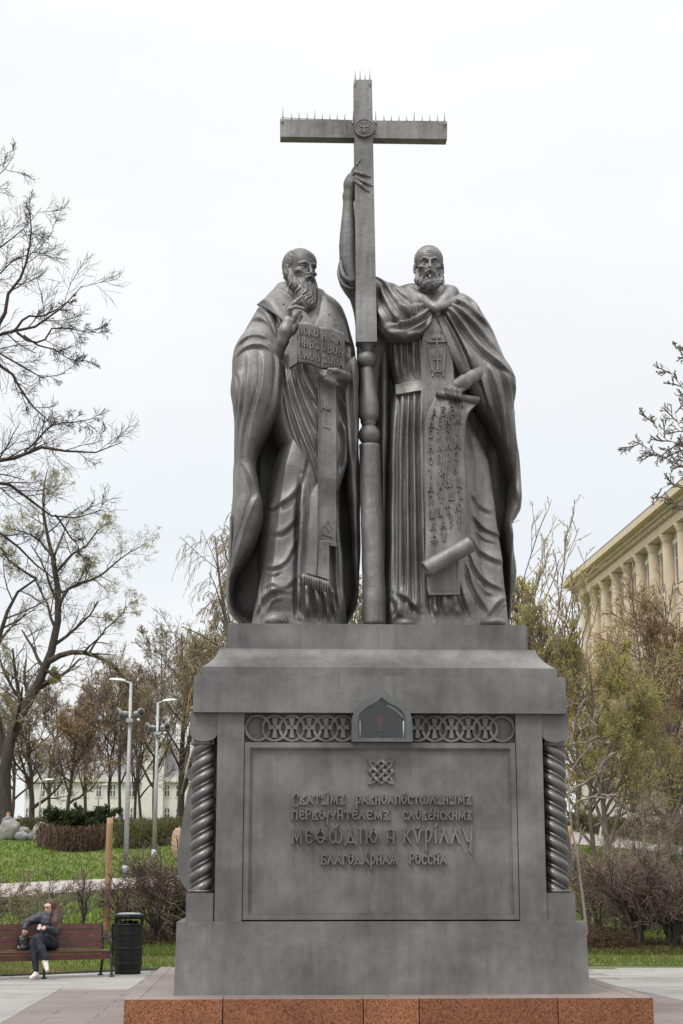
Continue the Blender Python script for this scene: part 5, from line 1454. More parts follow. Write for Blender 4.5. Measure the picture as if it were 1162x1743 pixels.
# scroll: rod, hanging sheet, rolled end
scr = empty('scroll', W3(760, 690, .7)); scr.parent = stB; scr.matrix_parent_inverse = Matrix.Translation(-stB.location)
YR = .70
tube('rod', [W3(742, 669, YR), W3(815, 682, YR)], [.045, .047], M_STAT, scr, 24)
tube('rod_bore', [W3(814.6, 681.9, YR - .002), W3(815.6, 682.1, YR - .002)], [.030, .030], M_DARK, scr, 20)
shY = [(.72, .70), (.68, .66), (.69, .66), (.72, .68), (.74, .70), (.74, .71), (.73, .72), (.70, .72)]
def scroll_sheet(L, R, Yrows, r0=.098, r1=.062, turns=1.35, nv=110, nu=24, ns=56, thick=.018):
    Lc, Rc = catmull(L, nv), catmull(R, nv); u = np.linspace(0, 1, nu)
    px = Lc[:, None, 0] * (1 - u) + Rc[:, None, 0] * u; py = Lc[:, None, 1] * (1 - u) + Rc[:, None, 1] * u
    Yr = np.array(Yrows); t = np.linspace(0, 1, nv)
    yy = pchip(np.linspace(0, 1, len(Yr)), Yr[:, 0], t)[:, None] * (1 - u) + pchip(np.linspace(0, 1, len(Yr)), Yr[:, 1], t)[:, None] * u
    yy = yy - .02 * np.sin(np.pi * u)[None] + .010 * np.sin(u * 9 + t[:, None] * 5)
    X, Zz = PXZ(px, py, yy)
    G1 = np.stack([X, yy, Zz], -1)
    B_ = G1[-1]; ax = B_[-1] - B_[0]; ax /= np.linalg.norm(ax)
    fw = np.array([0, -1.0, 0]); fw -= ax * (fw @ ax); fw /= np.linalg.norm(fw); dn = np.cross(fw, ax)
    if dn[2] > 0: dn = -dn
    rows = []
    for k in range(1, ns + 1):
        a = 2 * math.pi * turns * k / ns; r = r0 + (r1 - r0) * k / ns
        rows.append(B_ + fw * (r0 - r * math.cos(a)) + dn * (r * math.sin(a)))
    G2 = np.concatenate([G1, np.stack(rows)], 0)
    n = len(G2)
    dv = np.gradient(G2, axis=0); du = np.gradient(G2, axis=1); N = np.cross(du, dv); N /= np.linalg.norm(N, axis=2, keepdims=True) + 1e-9
    if N[5, 5, 1] > 0: N = -N
    Bk = G2 - N * thick
    Fv, Bv = G2.reshape(-1, 3), Bk.reshape(-1, 3); NN = n * nu; ii = np.arange(NN).reshape(n, nu)
    q1 = np.stack([ii[:-1, :-1], ii[1:, :-1], ii[1:, 1:], ii[:-1, 1:]], -1).reshape(-1, 4)
    loop = np.concatenate([ii[0, :], ii[1:, -1], ii[-1, -2::-1], ii[-2:0:-1, 0]]); l2 = np.roll(loop, -1)
    q3 = np.stack([loop, l2, l2 + NN, loop + NN], 1)
    splat(G1.reshape(-1, 3))
    o = mk('parchment', np.vstack([Fv, Bv]), None, np.vstack([q1, q1[:, ::-1] + NN, q3]), M_STAT, scr, False)
    sm = np.zeros(len(o.data.polygons), bool); sm[:len(q1) * 2] = True; o.data.polygons.foreach_set('use_smooth', sm)
    bm = bmesh.new(); bm.from_mesh(o.data); bmesh.ops.recalc_face_normals(bm, faces=bm.faces); bm.to_mesh(o.data); bm.free()
    return o
ps = scroll_sheet([(741, 674), (727, 706), (722, 740), (721, 790), (722, 840), (723, 890), (723, 935), (721, 972)], [(812, 686), (799, 701), (793, 722), (792, 770), (794, 820), (797, 870), (799.5, 905), (799, 928)], [(.72, .70), (.67, .64), (.69, .65), (.73, .68), (.75, .70), (.75, .71), (.74, .72), (.72, .72)])
rows_s = [(['А', 'Б', 'В', 'Г'], (739, 753.5, 769.5, 785), (703, 700.5, 698.5, 697)), (['Д', 'Е', 'Ѥ', 'Ж'], (734, 748, 763, 778.5), (720, 717.5, 715.5, 713.5)), (['Ѕ', 'З', 'З', 'І'], (732, 745.5, 762, 777), (738.5, 736.5, 734, 733)), (['И', 'К', 'Л', 'М'], (732.5, 749, 763, 778), (762, 759.5, 757.5, 755.5)),
    (['О', 'П', 'Р', 'С'], (732.5, 747, 762, 775), (784, 781.5, 779, 776.5)), (['Т', 'ОУ', 'Ꙋ'], (732.5, 753.5, 774.5), (806, 802.5, 798)), (['Д', 'Х', 'Ѡ', 'Ц'], (732.5, 748.5, 763, 781), (828.5, 826, 822.5, 820.5)), (['П', 'Ч', 'Ш', 'Ъ'], (732.5, 750, 768, 783), (851, 848, 843.5, 841.5)),
    (['Ы', 'Ь', 'Ѣ', 'Ю'], (735.5, 748.5, 762, 779.5), (874, 870.5, 867, 863.5)), (['Ѧ', 'Ѧ', 'Ѯ', 'Ѱ'], (737.5, 754, 766.5, 781), (895, 892.5, 888, 885)), (['Ѳ', 'Ѵ'], (739, 755.5), (918, 914))]
letters_on(rows_s, ps, 14.5, .0085, .022, .52)
# hand on the rod
Yh = .66
lo, hi = hand_box([J(755, 680, -.1), J(818, 635, .3)], .12)
S = SDF(lo, hi, .0088)
S.d = S.cap(J(816, 636, .22), J(803, 642, .08), .10, .078)
S.chain([J(803, 642, .08), J(790, 650, .0), J(778, 657, -.02)], [.078, .085, .07], .05)
S.add(S.ell(J(782, 655, -.01), (.12, .07, .075)), .04)
for kx_, ky_, dx_ in ((760, 661.5, .0), (767, 663, -.01), (774.5, 664.5, -.015), (782, 666.5, -.01)):
    S.chain([J(kx_ + 9, ky_ - 7, .0), J(kx_, ky_, -.055 + dx_), J(kx_ + 1, ky_ + 9, -.06 + dx_), J(kx_ + 4, ky_ + 15, .0)], [.036, .032, .028, .022], .008)
S.chain([J(790, 656, .06), J(776, 664, .12), J(764, 668, .12)], [.04, .032, .024], .014)
S.mesh('hand', M_STAT, stB, do_splat=True)
Sh = SDF(tuple(np.array(W3(812, 1068, .72)) - [0, .1, .05]), tuple(np.array(W3(866, 1036, .95)) + [0, .5, .1]), .02)
p0 = W3(838, 1057, .84)
Sh.d = Sh.ell((p0[0], p0[1] + .1, p0[2] - .02), (.15, .26, .085)); Sh.add(Sh.ell((p0[0] + .03, p0[1] - .03, p0[2] - .04), (.13, .14, .065)), .05)
Sh.mesh('shoe', M_STAT, stB)
Sh = SDF(tuple(np.array(W3(666, 1068, .72)) - [0, .1, .05]), tuple(np.array(W3(712, 1040, .95)) + [0, .5, .1]), .02)
p0 = W3(689, 1059, .86)
Sh.d = Sh.ell((p0[0], p0[1] + .1, p0[2] - .02), (.12, .26, .075)); Sh.add(Sh.ell((p0[0], p0[1] - .03, p0[2] - .04), (.11, .14, .06)), .05)
Sh.mesh('shoe', M_STAT, stB)
# ================================================================== right building with a colonnade
M_OCH = simple('ochre_render', (.57, .47, .345), (.67, .565, .43), 2.2, .85, 0, 20, .1)
M_WALL = simple('pale_render', (.58, .53, .49), (.68, .63, .59), 1.5, .9, 0, 20, .1)
M_WIN = simple('window_glass', (.05, .06, .07), (.12, .14, .15), .7, .12)
M_FRM = simple('window_frame_paint', (.55, .52, .48), (.65, .62, .58), 4, .6)
M_ROOF = simple('grey_roof_metal', (.16, .16, .165), (.24, .24, .245), 2, .5, .2)
DX_ = 3.05
pA = P(961, 988, 79.6)                                  # far end of the cornice
dB = ray(1162, 815.6); tB = (pA[2] - CAM[2]) / dB[2]; pB = CAM + dB * tB
dirB = pB - pA; dirB[2] = 0; LB = np.linalg.norm(dirB); dirB /= LB
nrmB = np.array([-dirB[1], dirB[0], 0.0])
if nrmB[0] > 0: nrmB = -nrmB                            # facade looks to the left
bR = empty('colonnade_building', tuple(pA * [1, 1, 0] + [0, 0, 5]), 'ochre and white classical building with a tall row of columns behind trees', 'building')
def bp(s, o, z): return tuple(pA[:2] + dirB[:2] * s + nrmB[:2] * o) + (z,)
def bbox(name, s0, s1, o0, o1, z0, z1, mat, parent=bR, bev=0):
    bm = bmesh.new()
    v = [bm.verts.new(bp(*c)) for c in ((s0, o0, z0), (s1, o0, z0), (s1, o1, z0), (s0, o1, z0), (s0, o0, z1), (s1, o0, z1), (s1, o1, z1), (s0, o1, z1))]
    for f in ((0, 3, 2, 1), (4, 5, 6, 7), (0, 1, 5, 4), (1, 2, 6, 5), (2, 3, 7, 6), (3, 0, 4, 7)): bm.faces.new([v[i] for i in f])
    return bm_obj(name, bm, mat, parent, False, bev)
ZC = pA[2]; ZG = -0.5; LT_ = 46.0
bbox('wall', -0.2, LT_, -14, -1.15, ZG, ZC - .35, M_WALL)
bbox('lower_wall', .2, LT_, -1.15, -.35, ZG, ZC - 8.6, M_WALL)
bbox('cornice', -1.0, LT_, -1.6, .0, ZC - .34, ZC, M_OCH)
bbox('cornice_bed', -.7, LT_, -1.6, -.35, ZC - .55, ZC - .345, M_OCH)
bbox('frieze_band', -.4, LT_, -1.6, -.62, ZC - .95, ZC - .555, M_OCH)
bbox('architrave', -.4, LT_, -1.6, -.55, ZC - 1.32, ZC - .955, M_OCH)
bbox('roof_edge', -.9, LT_, -3.0, -.25, ZC + .004, ZC + .30, M_ROOF)
roofV = [bp(-.9, -.25, ZC + .31), bp(LT_, -.25, ZC + .31), bp(LT_, -8, ZC + 3.0), bp(4, -8, ZC + 3.0), bp(-.9, -15, ZC + .31), bp(LT_, -15, ZC + .31)]
pym('roof', roofV, [(0, 1, 2, 3), (0, 3, 4), (3, 2, 5, 4), (1, 5, 2), (0, 4, 5, 1)], M_ROOF, bR)
bbox('eaves', -.9, LT_, -15, -1.16, ZC - .345, ZC + .30, M_OCH)
den = None
for k in range(80):
    s = -.3 + k * .36
    if s > 27: break
    o = bbox('dentil', s, s + .18, -.62, -.42, ZC - .80, ZC - .58, M_OCH)
def s_at(px):
    """distance along the facade where the vertical plane through a photo column cuts the column row"""
    r_ = ray(px, 1000)[:2]; A_ = np.array([r_, -dirB[:2]]).T; o_ = pA[:2] + nrmB[:2] * -.95 - CAM[:2]
    return float(np.linalg.solve(A_, o_)[1])
_s = [s_at(p_) for p_ in (994, 1013, 1031.5, 1051, 1072, 1093, 1115, 1139)]
DX_ = float(np.polyfit(np.arange(8), _s, 1)[0]); cs0 = float(np.polyfit(np.arange(8), _s, 1)[1])
while cs0 - DX_ > .3: cs0 -= DX_
ncol = 16
zcb = ZC - 8.4; zct = ZC - 1.325
for k in range(ncol):
    s = cs0 + k * DX_
    c = bp(s, -.95, 0)
    lathe('column', [(.42, zcb), (.42, zcb + .2), (.35, zcb + .3), (.34, zcb + 2.4), (.30, zct - .55), (.30, zct - .4), (.34, zct - .36), (.32, zct - .3), (.42, zct - .12), (.44, zct)], (c[0], c[1], 0), M_OCH, bR, 18)
    if k < ncol - 1:
        for z0 in (ZC - 4.1, ZC - 7.6):
            wn = bbox('window', s + DX_ / 2 - .62, s + DX_ / 2 + .62, -1.16, -1.10, z0, z0 + 2.1, M_FRM)
            for a in (-.56, .04):
                for b in (.06, 1.45):
                    bbox('pane', s + DX_ / 2 + a, s + DX_ / 2 + a + .52, -1.11, -1.085, z0 + b, z0 + b + (1.33 if b < 1 else .58), M_WIN, wn)
            bbox('window_sill', s + DX_ / 2 - .72, s + DX_ / 2 + .72, -1.14, -.95, z0 - .14, z0 - .01, M_FRM)
            bbox('window_lintel', s + DX_ / 2 - .72, s + DX_ / 2 + .72, -1.14, -1.0, z0 + 2.11, z0 + 2.35, M_FRM)

# ================================================================== far left building
M_CRM = simple('cream_render', (.62, .585, .54), (.72, .69, .65), .8, .9, 0, 10, .1)
YL = 132.0
bL = empty('cream_building', P(240, 1400, YL), 'cream building with arched windows and grey mansard roof far behind the trees', 'building')
def q2(px, py): a, b = PXZ(px, py, YL); return float(a), float(b)
xl0, zl0 = q2(40, 1406); xr0, _ = q2(345, 1406); ztop = q2(200, 1322)[1]
box('wall', xl0, xr0, YL, YL + 12, zl0 - 2, ztop, M_CRM, bL)
box('cornice', xl0 - .2, xr0 + .2, YL - .35, YL, ztop - .5, ztop - .02, M_CRM, bL)
zm = q2(200, 1272)[1]
V = [(xl0, YL + .1, ztop), (xr0, YL + .1, ztop), (xr0, YL + 2.2, zm), (xl0, YL + 2.2, zm), (xr0, YL + 9, zm + .4), (xl0, YL + 9, zm + .4), (xr0, YL + 11.5, ztop), (xl0, YL + 11.5, ztop)]
pym('roof', V, [(0, 1, 2, 3), (3, 2, 4, 5), (5, 4, 6, 7), (0, 3, 5, 7), (1, 6, 4, 2)], M_ROOF, bL)
xa, za = q2(243, 1300); xb, zb_ = q2(280, 1258)
box('tower_block', xa, xb, YL - .6, YL + 6, zl0 - 2, zb_, M_CRM, bL)
box('tower_cornice', xa - .25, xb + .25, YL - .9, YL + 6, zb_ - .35, zb_ + .1, M_CRM, bL)
def arch_win(px, py0, py1, wpx, arched=True):
    x0, z0 = q2(px - wpx / 2, py1); x1, z1 = q2(px + wpx / 2, py0)
    r = (x1 - x0) / 2; xc = (x0 + x1) / 2
    def outline(g):
        pts = [(x0 - g, z0 - g), (x1 + g, z0 - g)]
        if arched: pts += [(xc + (r + g) * math.cos(t), z1 - r + (r + g) * math.sin(t)) for t in np.linspace(0, math.pi, 9)]
        else: pts += [(x1 + g, z1 + g), (x0 - g, z1 + g)]
        return pts
    wn = prism('window', outline(.16), YL - .06, YL + .05, M_CRM, bL)
    prism('pane', outline(0), YL - .09, YL - .05, M_WIN, wn)
    box('glazing_bar', xc - .05, xc + .05, YL - .13, YL - .092, z0, z1 - .05, M_FRM, wn)
    box('glazing_bar', x0, x1, YL - .128, YL - .094, (z0 + z1) / 2, (z0 + z1) / 2 + .08, M_FRM, wn)
for px in (48, 72, 96, 120, 144, 168, 192, 206, 226, 252, 262, 284, 304): arch_win(px, 1375, 1395, 8.5)
for px in (48, 72, 96, 120, 144, 168, 192, 224, 256, 284, 304): arch_win(px, 1337, 1355, 8, False)
for px in (252, 268): arch_win(px, 1277, 1290, 5, False)

# ================================================================== paths on the slope
PATHS = []
def path_between(name, top, bot, mat, n=40, m=6):
    t = catmull(top, n); b = catmull(bot, n)
    PATHS.append((np.array([G(*p_) for p_ in t]), np.array([G(*p_) for p_ in b])))
    V = []
    for i in range(n):
        a = G(*t[i]); c = G(*b[i])
        for k in range(m):
            q = a + (c - a) * k / (m - 1); V.append((q[0], q[1], float(terrain(q[0], q[1])) + .014))
    F_ = [(i * m + k, i * m + k + 1, (i + 1) * m + k + 1, (i + 1) * m + k) for i in range(n - 1) for k in range(m - 1)]
    o = pym(name, V, F_, mat); return tag(o, kind='structure')
path_between('path', [(-60, 1508), (60, 1502), (170, 1497), (300, 1490), (420, 1484)], [(-60, 1532), (60, 1524), (170, 1516), (300, 1508), (420, 1501)], M_PATH)
path_between('path', [(880, 1404), (975, 1416), (1050, 1428), (1120, 1437), (1240, 1450)], [(880, 1430), (975, 1437.5), (1050, 1443), (1120, 1451), (1240, 1464)], M_PATH)
# leaf litter under the hedges
def litter(name, top, bot, n=30, m=6, dz=.03):
    t = catmull(top, n); b = catmull(bot, n); V = []
    for i in range(n):
        a = G(*t[i]); c = G(*b[i])
        for k in range(m):
            q = a + (c - a) * k / (m - 1)
            V.append((q[0], q[1], float(terrain(q[0], q[1])) + dz - .06 + .09 * math.sin(math.pi * k / (m - 1)) * (.5 + .7 * random.random())))
    F_ = [(i * m + k, i * m + k + 1, (i + 1) * m + k + 1, (i + 1) * m + k) for i in range(n - 1) for k in range(m - 1)]
    return tag(pym(name, V, F_, M_SOIL), kind='structure')
litter('soil_bed', [(985, 1598), (1040, 1606), (1120, 1606), (1230, 1602)], [(985, 1612), (1040, 1618), (1120, 1622), (1230, 1620)])
litter('soil_bed', [(-40, 1584), (100, 1580), (220, 1578), (320, 1576)], [(-40, 1604), (100, 1606), (220, 1607), (320, 1604)])

# ================================================================== trees
def resample(pts, K):
    p = catmull(pts, 60); L = np.r_[0, np.cumsum(np.linalg.norm(np.diff(p, axis=0), axis=1))]
    s = np.linspace(0, L[-1], K); return np.stack([np.interp(s, L, p[:, i]) for i in range(3)], 1)
def spawn(Pp, Rp, n, rng, tmin=.2, tmax=1., ang=(30, 65), ln=(.35, .6), trop=(0, 0, .2), K=5, rr=.55, wig=.12, lmax=9, flat=None):
    B, K0, _ = Pp.shape
    plen = np.linalg.norm(np.diff(Pp, axis=1), axis=2).sum(1)
    Pp = np.repeat(Pp, n, 0); Rp = np.repeat(Rp, n, 0); plen = np.repeat(plen, n)
    N = len(Pp)
    t = tmin + (tmax - tmin) * ((np.tile(np.arange(n), B) + rng.uniform(0, 1, N)) / n)
    f = t * (K0 - 1); i = np.minimum(f.astype(int), K0 - 2); u = (f - i)
    ar = np.arange(N)
    a, b = Pp[ar, i], Pp[ar, i + 1]
    pos = a + (b - a) * u[:, None]; rad = Rp[ar, i] * (1 - u) + Rp[ar, i + 1] * u
    T = b - a; T /= np.linalg.norm(T, axis=1, keepdims=True) + 1e-9
    v = rng.normal(size=(N, 3))
    if flat is not None: v = v * np.array(flat)
    v -= (v * T).sum(1, keepdims=True) * T; v /= np.linalg.norm(v, axis=1, keepdims=True) + 1e-9
    an = np.radians(rng.uniform(ang[0], ang[1], N))[:, None]
    d = T * np.cos(an) + v * np.sin(an)
    L = np.minimum(plen * rng.uniform(ln[0], ln[1], N) * (1.15 - .6 * t), lmax)
    pts = np.zeros((N, K, 3)); pts[:, 0] = pos
    tr = np.array(trop)
    for k in range(1, K):
        d = d + tr * (1.2 / K) + rng.normal(size=(N, 3)) * wig
        d /= np.linalg.norm(d, axis=1, keepdims=True)
        pts[:, k] = pts[:, k - 1] + d * (L / (K - 1))[:, None]
    r0 = rad * rr
    R = r0[:, None] * np.linspace(1, .35, K)[None]
    return pts, R
def merge(parts):
    V = []; Q = []; n = 0
    for v, q in parts: V.append(v); Q.append(q + n); n += len(v)
    return np.vstack(V), np.vstack(Q)
def leaves_np(Pp, n, size, rng, hang=0., clump=0.05):
    B, K, _ = Pp.shape
    i = rng.integers(0, B, n); k = rng.uniform(.25, 1, n) * (K - 1); a = np.minimum(k.astype(int), K - 2); u = k - a
    c = Pp[i, a] * (1 - u)[:, None] + Pp[i, a + 1] * u[:, None] + rng.normal(size=(n, 3)) * clump
    x = rng.normal(size=(n, 3)); x[:, 2] -= hang * 2; x /= np.linalg.norm(x, axis=1, keepdims=True)
    y = rng.normal(size=(n, 3)); y -= (x * y).sum(1, keepdims=True) * x; y /= np.linalg.norm(y, axis=1, keepdims=True)
    s = size * rng.uniform(.55, 1.3, n)[:, None]
    V = np.stack([c + y * s * .42, c + x * s * 1.1, c - y * s * .42], 1).reshape(-1, 3)
    return V, np.arange(3 * n).reshape(-1, 3)
def bark(name, a, b, s=6): return simple(name, a, b, s, .92, 0, 18, .5, vec=(1, 1, .3), detail=7)
M_BARKD = bark('dark_bark', (.030, .023, .021), (.075, .058, .05))
M_BARKM = bark('grey_brown_bark', (.10, .082, .07), (.20, .165, .14))
M_BARKR = bark('reddish_twig_bark', (.125, .088, .073), (.24, .18, .155))
M_BARKP = bark('pale_twig_bark', (.15, .12, .10), (.30, .25, .22))
M_TWIGY = bark('pale_budding_twig', (.21, .155, .10), (.36, .275, .185))
M_BIRCH = bark('whitewashed_bark', (.45, .44, .42), (.62, .6, .58))
def leaf_mat(name, a, b):
    m = bpy.data.materials.new(name); t, bs = nodes_of(m)
    g = t.nodes.new('ShaderNodeNewGeometry')
    c = ramp(t, g.outputs['Random Per Island'], [(0, a), (1, b)]).outputs[0]
    lnk(t, c, bs.inputs['Base Color']); bs.inputs['Roughness'].default_value = .6; bs.inputs['Specular IOR Level'].default_value = .25
    tr = t.nodes.new('ShaderNodeBsdfTranslucent'); lnk(t, c, tr.inputs[0])
    mx = t.nodes.new('ShaderNodeMixShader'); mx.inputs[0].default_value = .45
    out = t.nodes['Material Output']; lnk(t, bs.outputs[0], mx.inputs[1]); lnk(t, tr.outputs[0], mx.inputs[2]); lnk(t, mx.outputs[0], out.inputs[0])
    return m
M_LGRN = leaf_mat('young_green_leaf', (.33, .32, .08), (.52, .49, .18))
M_LOLV = leaf_mat('olive_bud', (.30, .27, .12), (.46, .41, .22))
M_LYEL = leaf_mat('willow_leaf', (.34, .34, .13), (.50, .48, .24))
M_LORG = leaf_mat('bronze_bud', (.40, .26, .12), (.56, .40, .22))
M_LBRN = leaf_mat('brown_dry_leaf', (.06, .04, .025), (.15, .10, .06))
M_LDRK = leaf_mat('juniper_needle', (.025, .038, .014), (.06, .085, .028))
M_LBOX = leaf_mat('hedge_leaf', (.08, .085, .025), (.17, .165, .06))

def build_tree(name, label, limbs, lv, leaf=None, barkm=M_BARKM, twigm=None, group='trees in the park', seed=1, cat='tree', sides0=8):
    """limbs: (points, r0, r1); lv: keyword dicts for spawn; leaf: (count, size, material, hang)"""
    rng = np.random.default_rng(seed)
    base = np.array(limbs[0][0][0], float)
    root = empty(name, tuple(base), label, cat, group)
    K = 10
    P0 = np.stack([resample(l[0], K) for l in limbs])
    P0 = P0 + rng.normal(size=P0.shape) * .02
    R0 = np.stack([np.linspace(l[1], l[2], K) for l in limbs])
    tr = [tubes_np(P0, R0, sides0)]
    cur, R = P0, R0; tw = []
    for k, d in enumerate(lv):
        d = dict(d); lastk = k == len(lv) - 1 and k > 0
        if lastk: d['K'] = min(d.get('K', 5), 3) if not d.get('keepK') else d['K']
        elif k == 1 and 'K' not in d: d['K'] = 4
        d.pop('keepK', None)
        cur, R = spawn(cur, R, rng=rng, **d)
        R = np.maximum(R, d_min.get(k, .004))
        (tr if k == 0 else tw).append(tubes_np(cur, R, 5 if k == 0 else 3))
        last = cur
    V, q = merge(tr); mk('trunk', V, None, q, barkm, root, True)
    if tw:
        V, q = merge(tw); cr = mk('crown', V, None, q, twigm or barkm, root, True)
        if leaf:
            V, q = leaves_np(last, leaf[0], leaf[1], rng, leaf[3] if len(leaf) > 3 else 0, leaf[4] if len(leaf) > 4 else .04)
            mk('foliage', V, q, None, leaf[2], cr)
    return root
d_min = {0: .006, 1: .0042, 2: .0032, 3: .003}
def px3(pts, Y, jit=0): return [W3(p[0], p[1], Y + (p[2] if len(p) > 2 else 0)) for p in pts]

# near bare tree at the left edge
Y1 = 12.0
limbs = [(px3([(-185, 1560), (-175, 1200), (-170, 900), (-165, 700), (-150, 480), (-120, 260)], Y1), 0.265, 0.0420),
    (px3([(-165, 840), (-90, 650), (-25, 576), (40, 563), (85, 546), (113, 516), (144, 487)], Y1 - .5), 0.086, 0.0084),
    (px3([(-25, 578), (2, 545), (14, 500), (40, 462), (52, 415), (50, 370), (52, 335)], Y1 + .3), 0.047, 0.0056),
    (px3([(18, 568), (45, 540), (80, 536), (104, 520), (124, 500)], Y1 - .9), 0.031, 0.0056),
    (px3([(30, 566), (61, 586), (92, 560), (132, 560), (156, 566), (176, 552)], Y1 - .7), 0.027, 0.0049),
    (px3([(-165, 780), (-90, 640), (-30, 596), (10, 608), (48, 632), (84, 648), (109, 640)], Y1 - 1), 0.055, 0.0056),
    (px3([(-30, 590), (5, 626), (32, 655), (58, 698), (77, 713), (68, 755)], Y1 - .4), 0.039, 0.0056),
    (px3([(40, 572), (72, 590), (100, 598), (124, 612), (160, 617)], Y1 - .2), 0.022, 0.0042),
    (px3([(-170, 900), (-70, 800), (5, 785), (55, 763), (88, 764), (132, 772), (172, 770), (204, 755)], Y1 - .8), 0.078, 0.0070),
    (px3([(40, 770), (68, 742), (100, 722), (132, 715), (176, 712)], Y1 - .5), 0.023, 0.0049),
    (px3([(-170, 930), (-70, 830), (5, 823), (55, 852), (96, 880), (132, 880), (176, 872)], Y1 + .4), 0.062, 0.0070),
    (px3([(92, 878), (116, 905), (132, 930), (144, 965)], Y1 + .4), 0.023, 0.0049),
    (px3([(-172, 1010), (-90, 920), (-20, 905), (30, 930), (72, 972), (104, 1000), (114, 1020)], Y1 + .8), 0.055, 0.0070),
    (px3([(-160, 600), (-90, 480), (-30, 440), (15, 412), (45, 380), (69, 352)], Y1 + .2), 0.047, 0.0049),
    (px3([(-150, 480), (-90, 380), (-30, 320), (5, 290), (25, 262)], Y1 + .6), 0.039, 0.0049),
    (px3([(-160, 650), (-70, 520), (-10, 470), (30, 440), (72, 420), (88, 395)], Y1 - .3), 0.039, 0.0049)]
lv1 = [dict(n=11, tmin=.32, ang=(25, 60), ln=(.13, .28), trop=(.1, -.1, .15), rr=.45, lmax=1.1, flat=(1, .6, 1)),
       dict(n=7, tmin=.15, ang=(25, 60), ln=(.4, .8), trop=(.05, 0, .1), rr=.5, lmax=.65),
       dict(n=5, tmin=.15, ang=(25, 60), ln=(.45, .85), trop=(.03, 0, .05), rr=.5, lmax=.4, K=4)]
build_tree('bare_tree', 'large leafless dark tree reaching in from the left edge', limbs, lv1, None, M_BARKD, M_BARKD, seed=3)

# budding tree with arching limb, left
Y2 = 60.0
limbs = [(px3([(14, 1428), (8, 1380), (8, 1310), (20, 1245), (48, 1196), (80, 1132), (97, 1065), (98, 1000), (90, 950)], Y2), 0.360, 0.120),
    (px3([(84, 1126), (112, 1112), (150, 1112), (185, 1126), (212, 1154), (226, 1190)], Y2 - .5), 0.156, 0.036),
    (px3([(10, 1300), (-6, 1220), (-10, 1120), (6, 1060), (28, 1010), (62, 985)], Y2 + .5), 0.240, 0.048),
    (px3([(98, 1040), (118, 1000), (160, 985), (205, 950), (240, 930)], Y2 - .4), 0.096, 0.018),
    (px3([(92, 955), (78, 900), (72, 850), (80, 800)], Y2), 0.108, 0.018),
    (px3([(95, 975), (122, 945), (150, 925), (170, 900), (190, 890)], Y2 + .6), 0.084, 0.014),
    (px3([(90, 950), (66, 920), (40, 905), (5, 900)], Y2 - .6), 0.072, 0.014),
    (px3([(60, 985), (30, 965), (0, 940)], Y2 + .4), 0.072, 0.014),
    (px3([(96, 1010), (125, 1000), (150, 985), (150, 955)], Y2 + .9), 0.060, 0.012),
    (px3([(45, 1200), (20, 1170), (-10, 1100)], Y2 + .8), 0.096, 0.024),
    (px3([(152, 1112), (175, 1075), (205, 1050), (215, 1020)], Y2), 0.060, 0.012),
    (px3([(75, 1140), (92, 1150), (94, 1160)], Y2 - .2), 0.108, 0.072)]
lv2 = [dict(n=10, tmin=.3, ang=(30, 70), ln=(.25, .5), trop=(.0, 0, .25), rr=.5, lmax=3.2),
       dict(n=7, tmin=.15, ang=(25, 65), ln=(.4, .75), trop=(0, 0, .1), rr=.55, lmax=1.6),
       dict(n=5, tmin=.2, ang=(25, 60), ln=(.45, .8), trop=(0, 0, .0), rr=.6, lmax=.75)]
build_tree('budding_tree', 'tall crooked tree with olive buds and an arching limb, left of the lamp posts', limbs, lv2, (26000, .055, M_LOLV, .2, .05), M_BARKD, M_BARKM, seed=5)

def auto_tree(name, label, px, py, Y, top_py, spread, lean=0, r=.2, nl=7, leaf=None, seed=1, barkm=M_BARKM, twigm=None, up=.45, droop=0., lv=None, fork=.3, split=None, grp='trees in the park', n=(8, 6, 4)):
    """trunk from a ground pixel up to top_py; nl limbs spread over +-spread pixels"""
    rng = np.random.default_rng(seed + 100)
    b = np.array(W3(px, py, Y)); b[2] = float(terrain(b[0], b[1])) - .1
    h = W3(px, top_py, Y)[2] - b[2]
    mpx = MPX(Y)
    tip = b + np.array([lean * mpx, rng.uniform(-.5, .5), h * .92])
    trunk = [tuple(b), tuple(b + (tip - b) * .33 + rng.normal(size=3) * h * .012), tuple(b + (tip - b) * .66 + rng.normal(size=3) * h * .015), tuple(tip)]
    limbs = [(trunk, r, r * .12)]
    tc = resample(trunk, 30)
    for k in range(nl):
        t = fork + (.9 - fork) * (k + rng.uniform(0, .8)) / nl
        s = tc[int(t * 29)]
        a = rng.uniform(0, 2 * math.pi); reach = spread * mpx * rng.uniform(.6, 1.05) * (1.15 - .55 * t)
        e = s + np.array([math.cos(a) * reach, math.sin(a) * reach * .7, (h - (s[2] - b[2])) * rng.uniform(.35, .9) * (up / .45) - droop])
        m = s + (e - s) * .5 + np.array([math.cos(a) * reach * .12, 0, -.06 * h * up + droop * .6])
        limbs.append(([tuple(s), tuple(m), tuple(e)], r * (1 - t) * .7 + r * .06, r * .05))
    lv = lv or [dict(n=n[0], tmin=.25, ang=(25, 60), ln=(.25, .5), trop=(0, 0, .3), rr=.5, lmax=h * .2), dict(n=n[1], tmin=.15, ang=(25, 60), ln=(.4, .75), trop=(0, 0, .15), rr=.55, lmax=h * .11), dict(n=n[2], tmin=.2, ang=(25, 60), ln=(.45, .8), trop=(0, 0, .05), rr=.6, lmax=h * .06)]
    return build_tree(name, label, limbs, lv, leaf, barkm, twigm, grp, seed)
d_min = {0: .016, 1: .012, 2: .0105, 3: .008}
bud = 'brown twiggy tree '
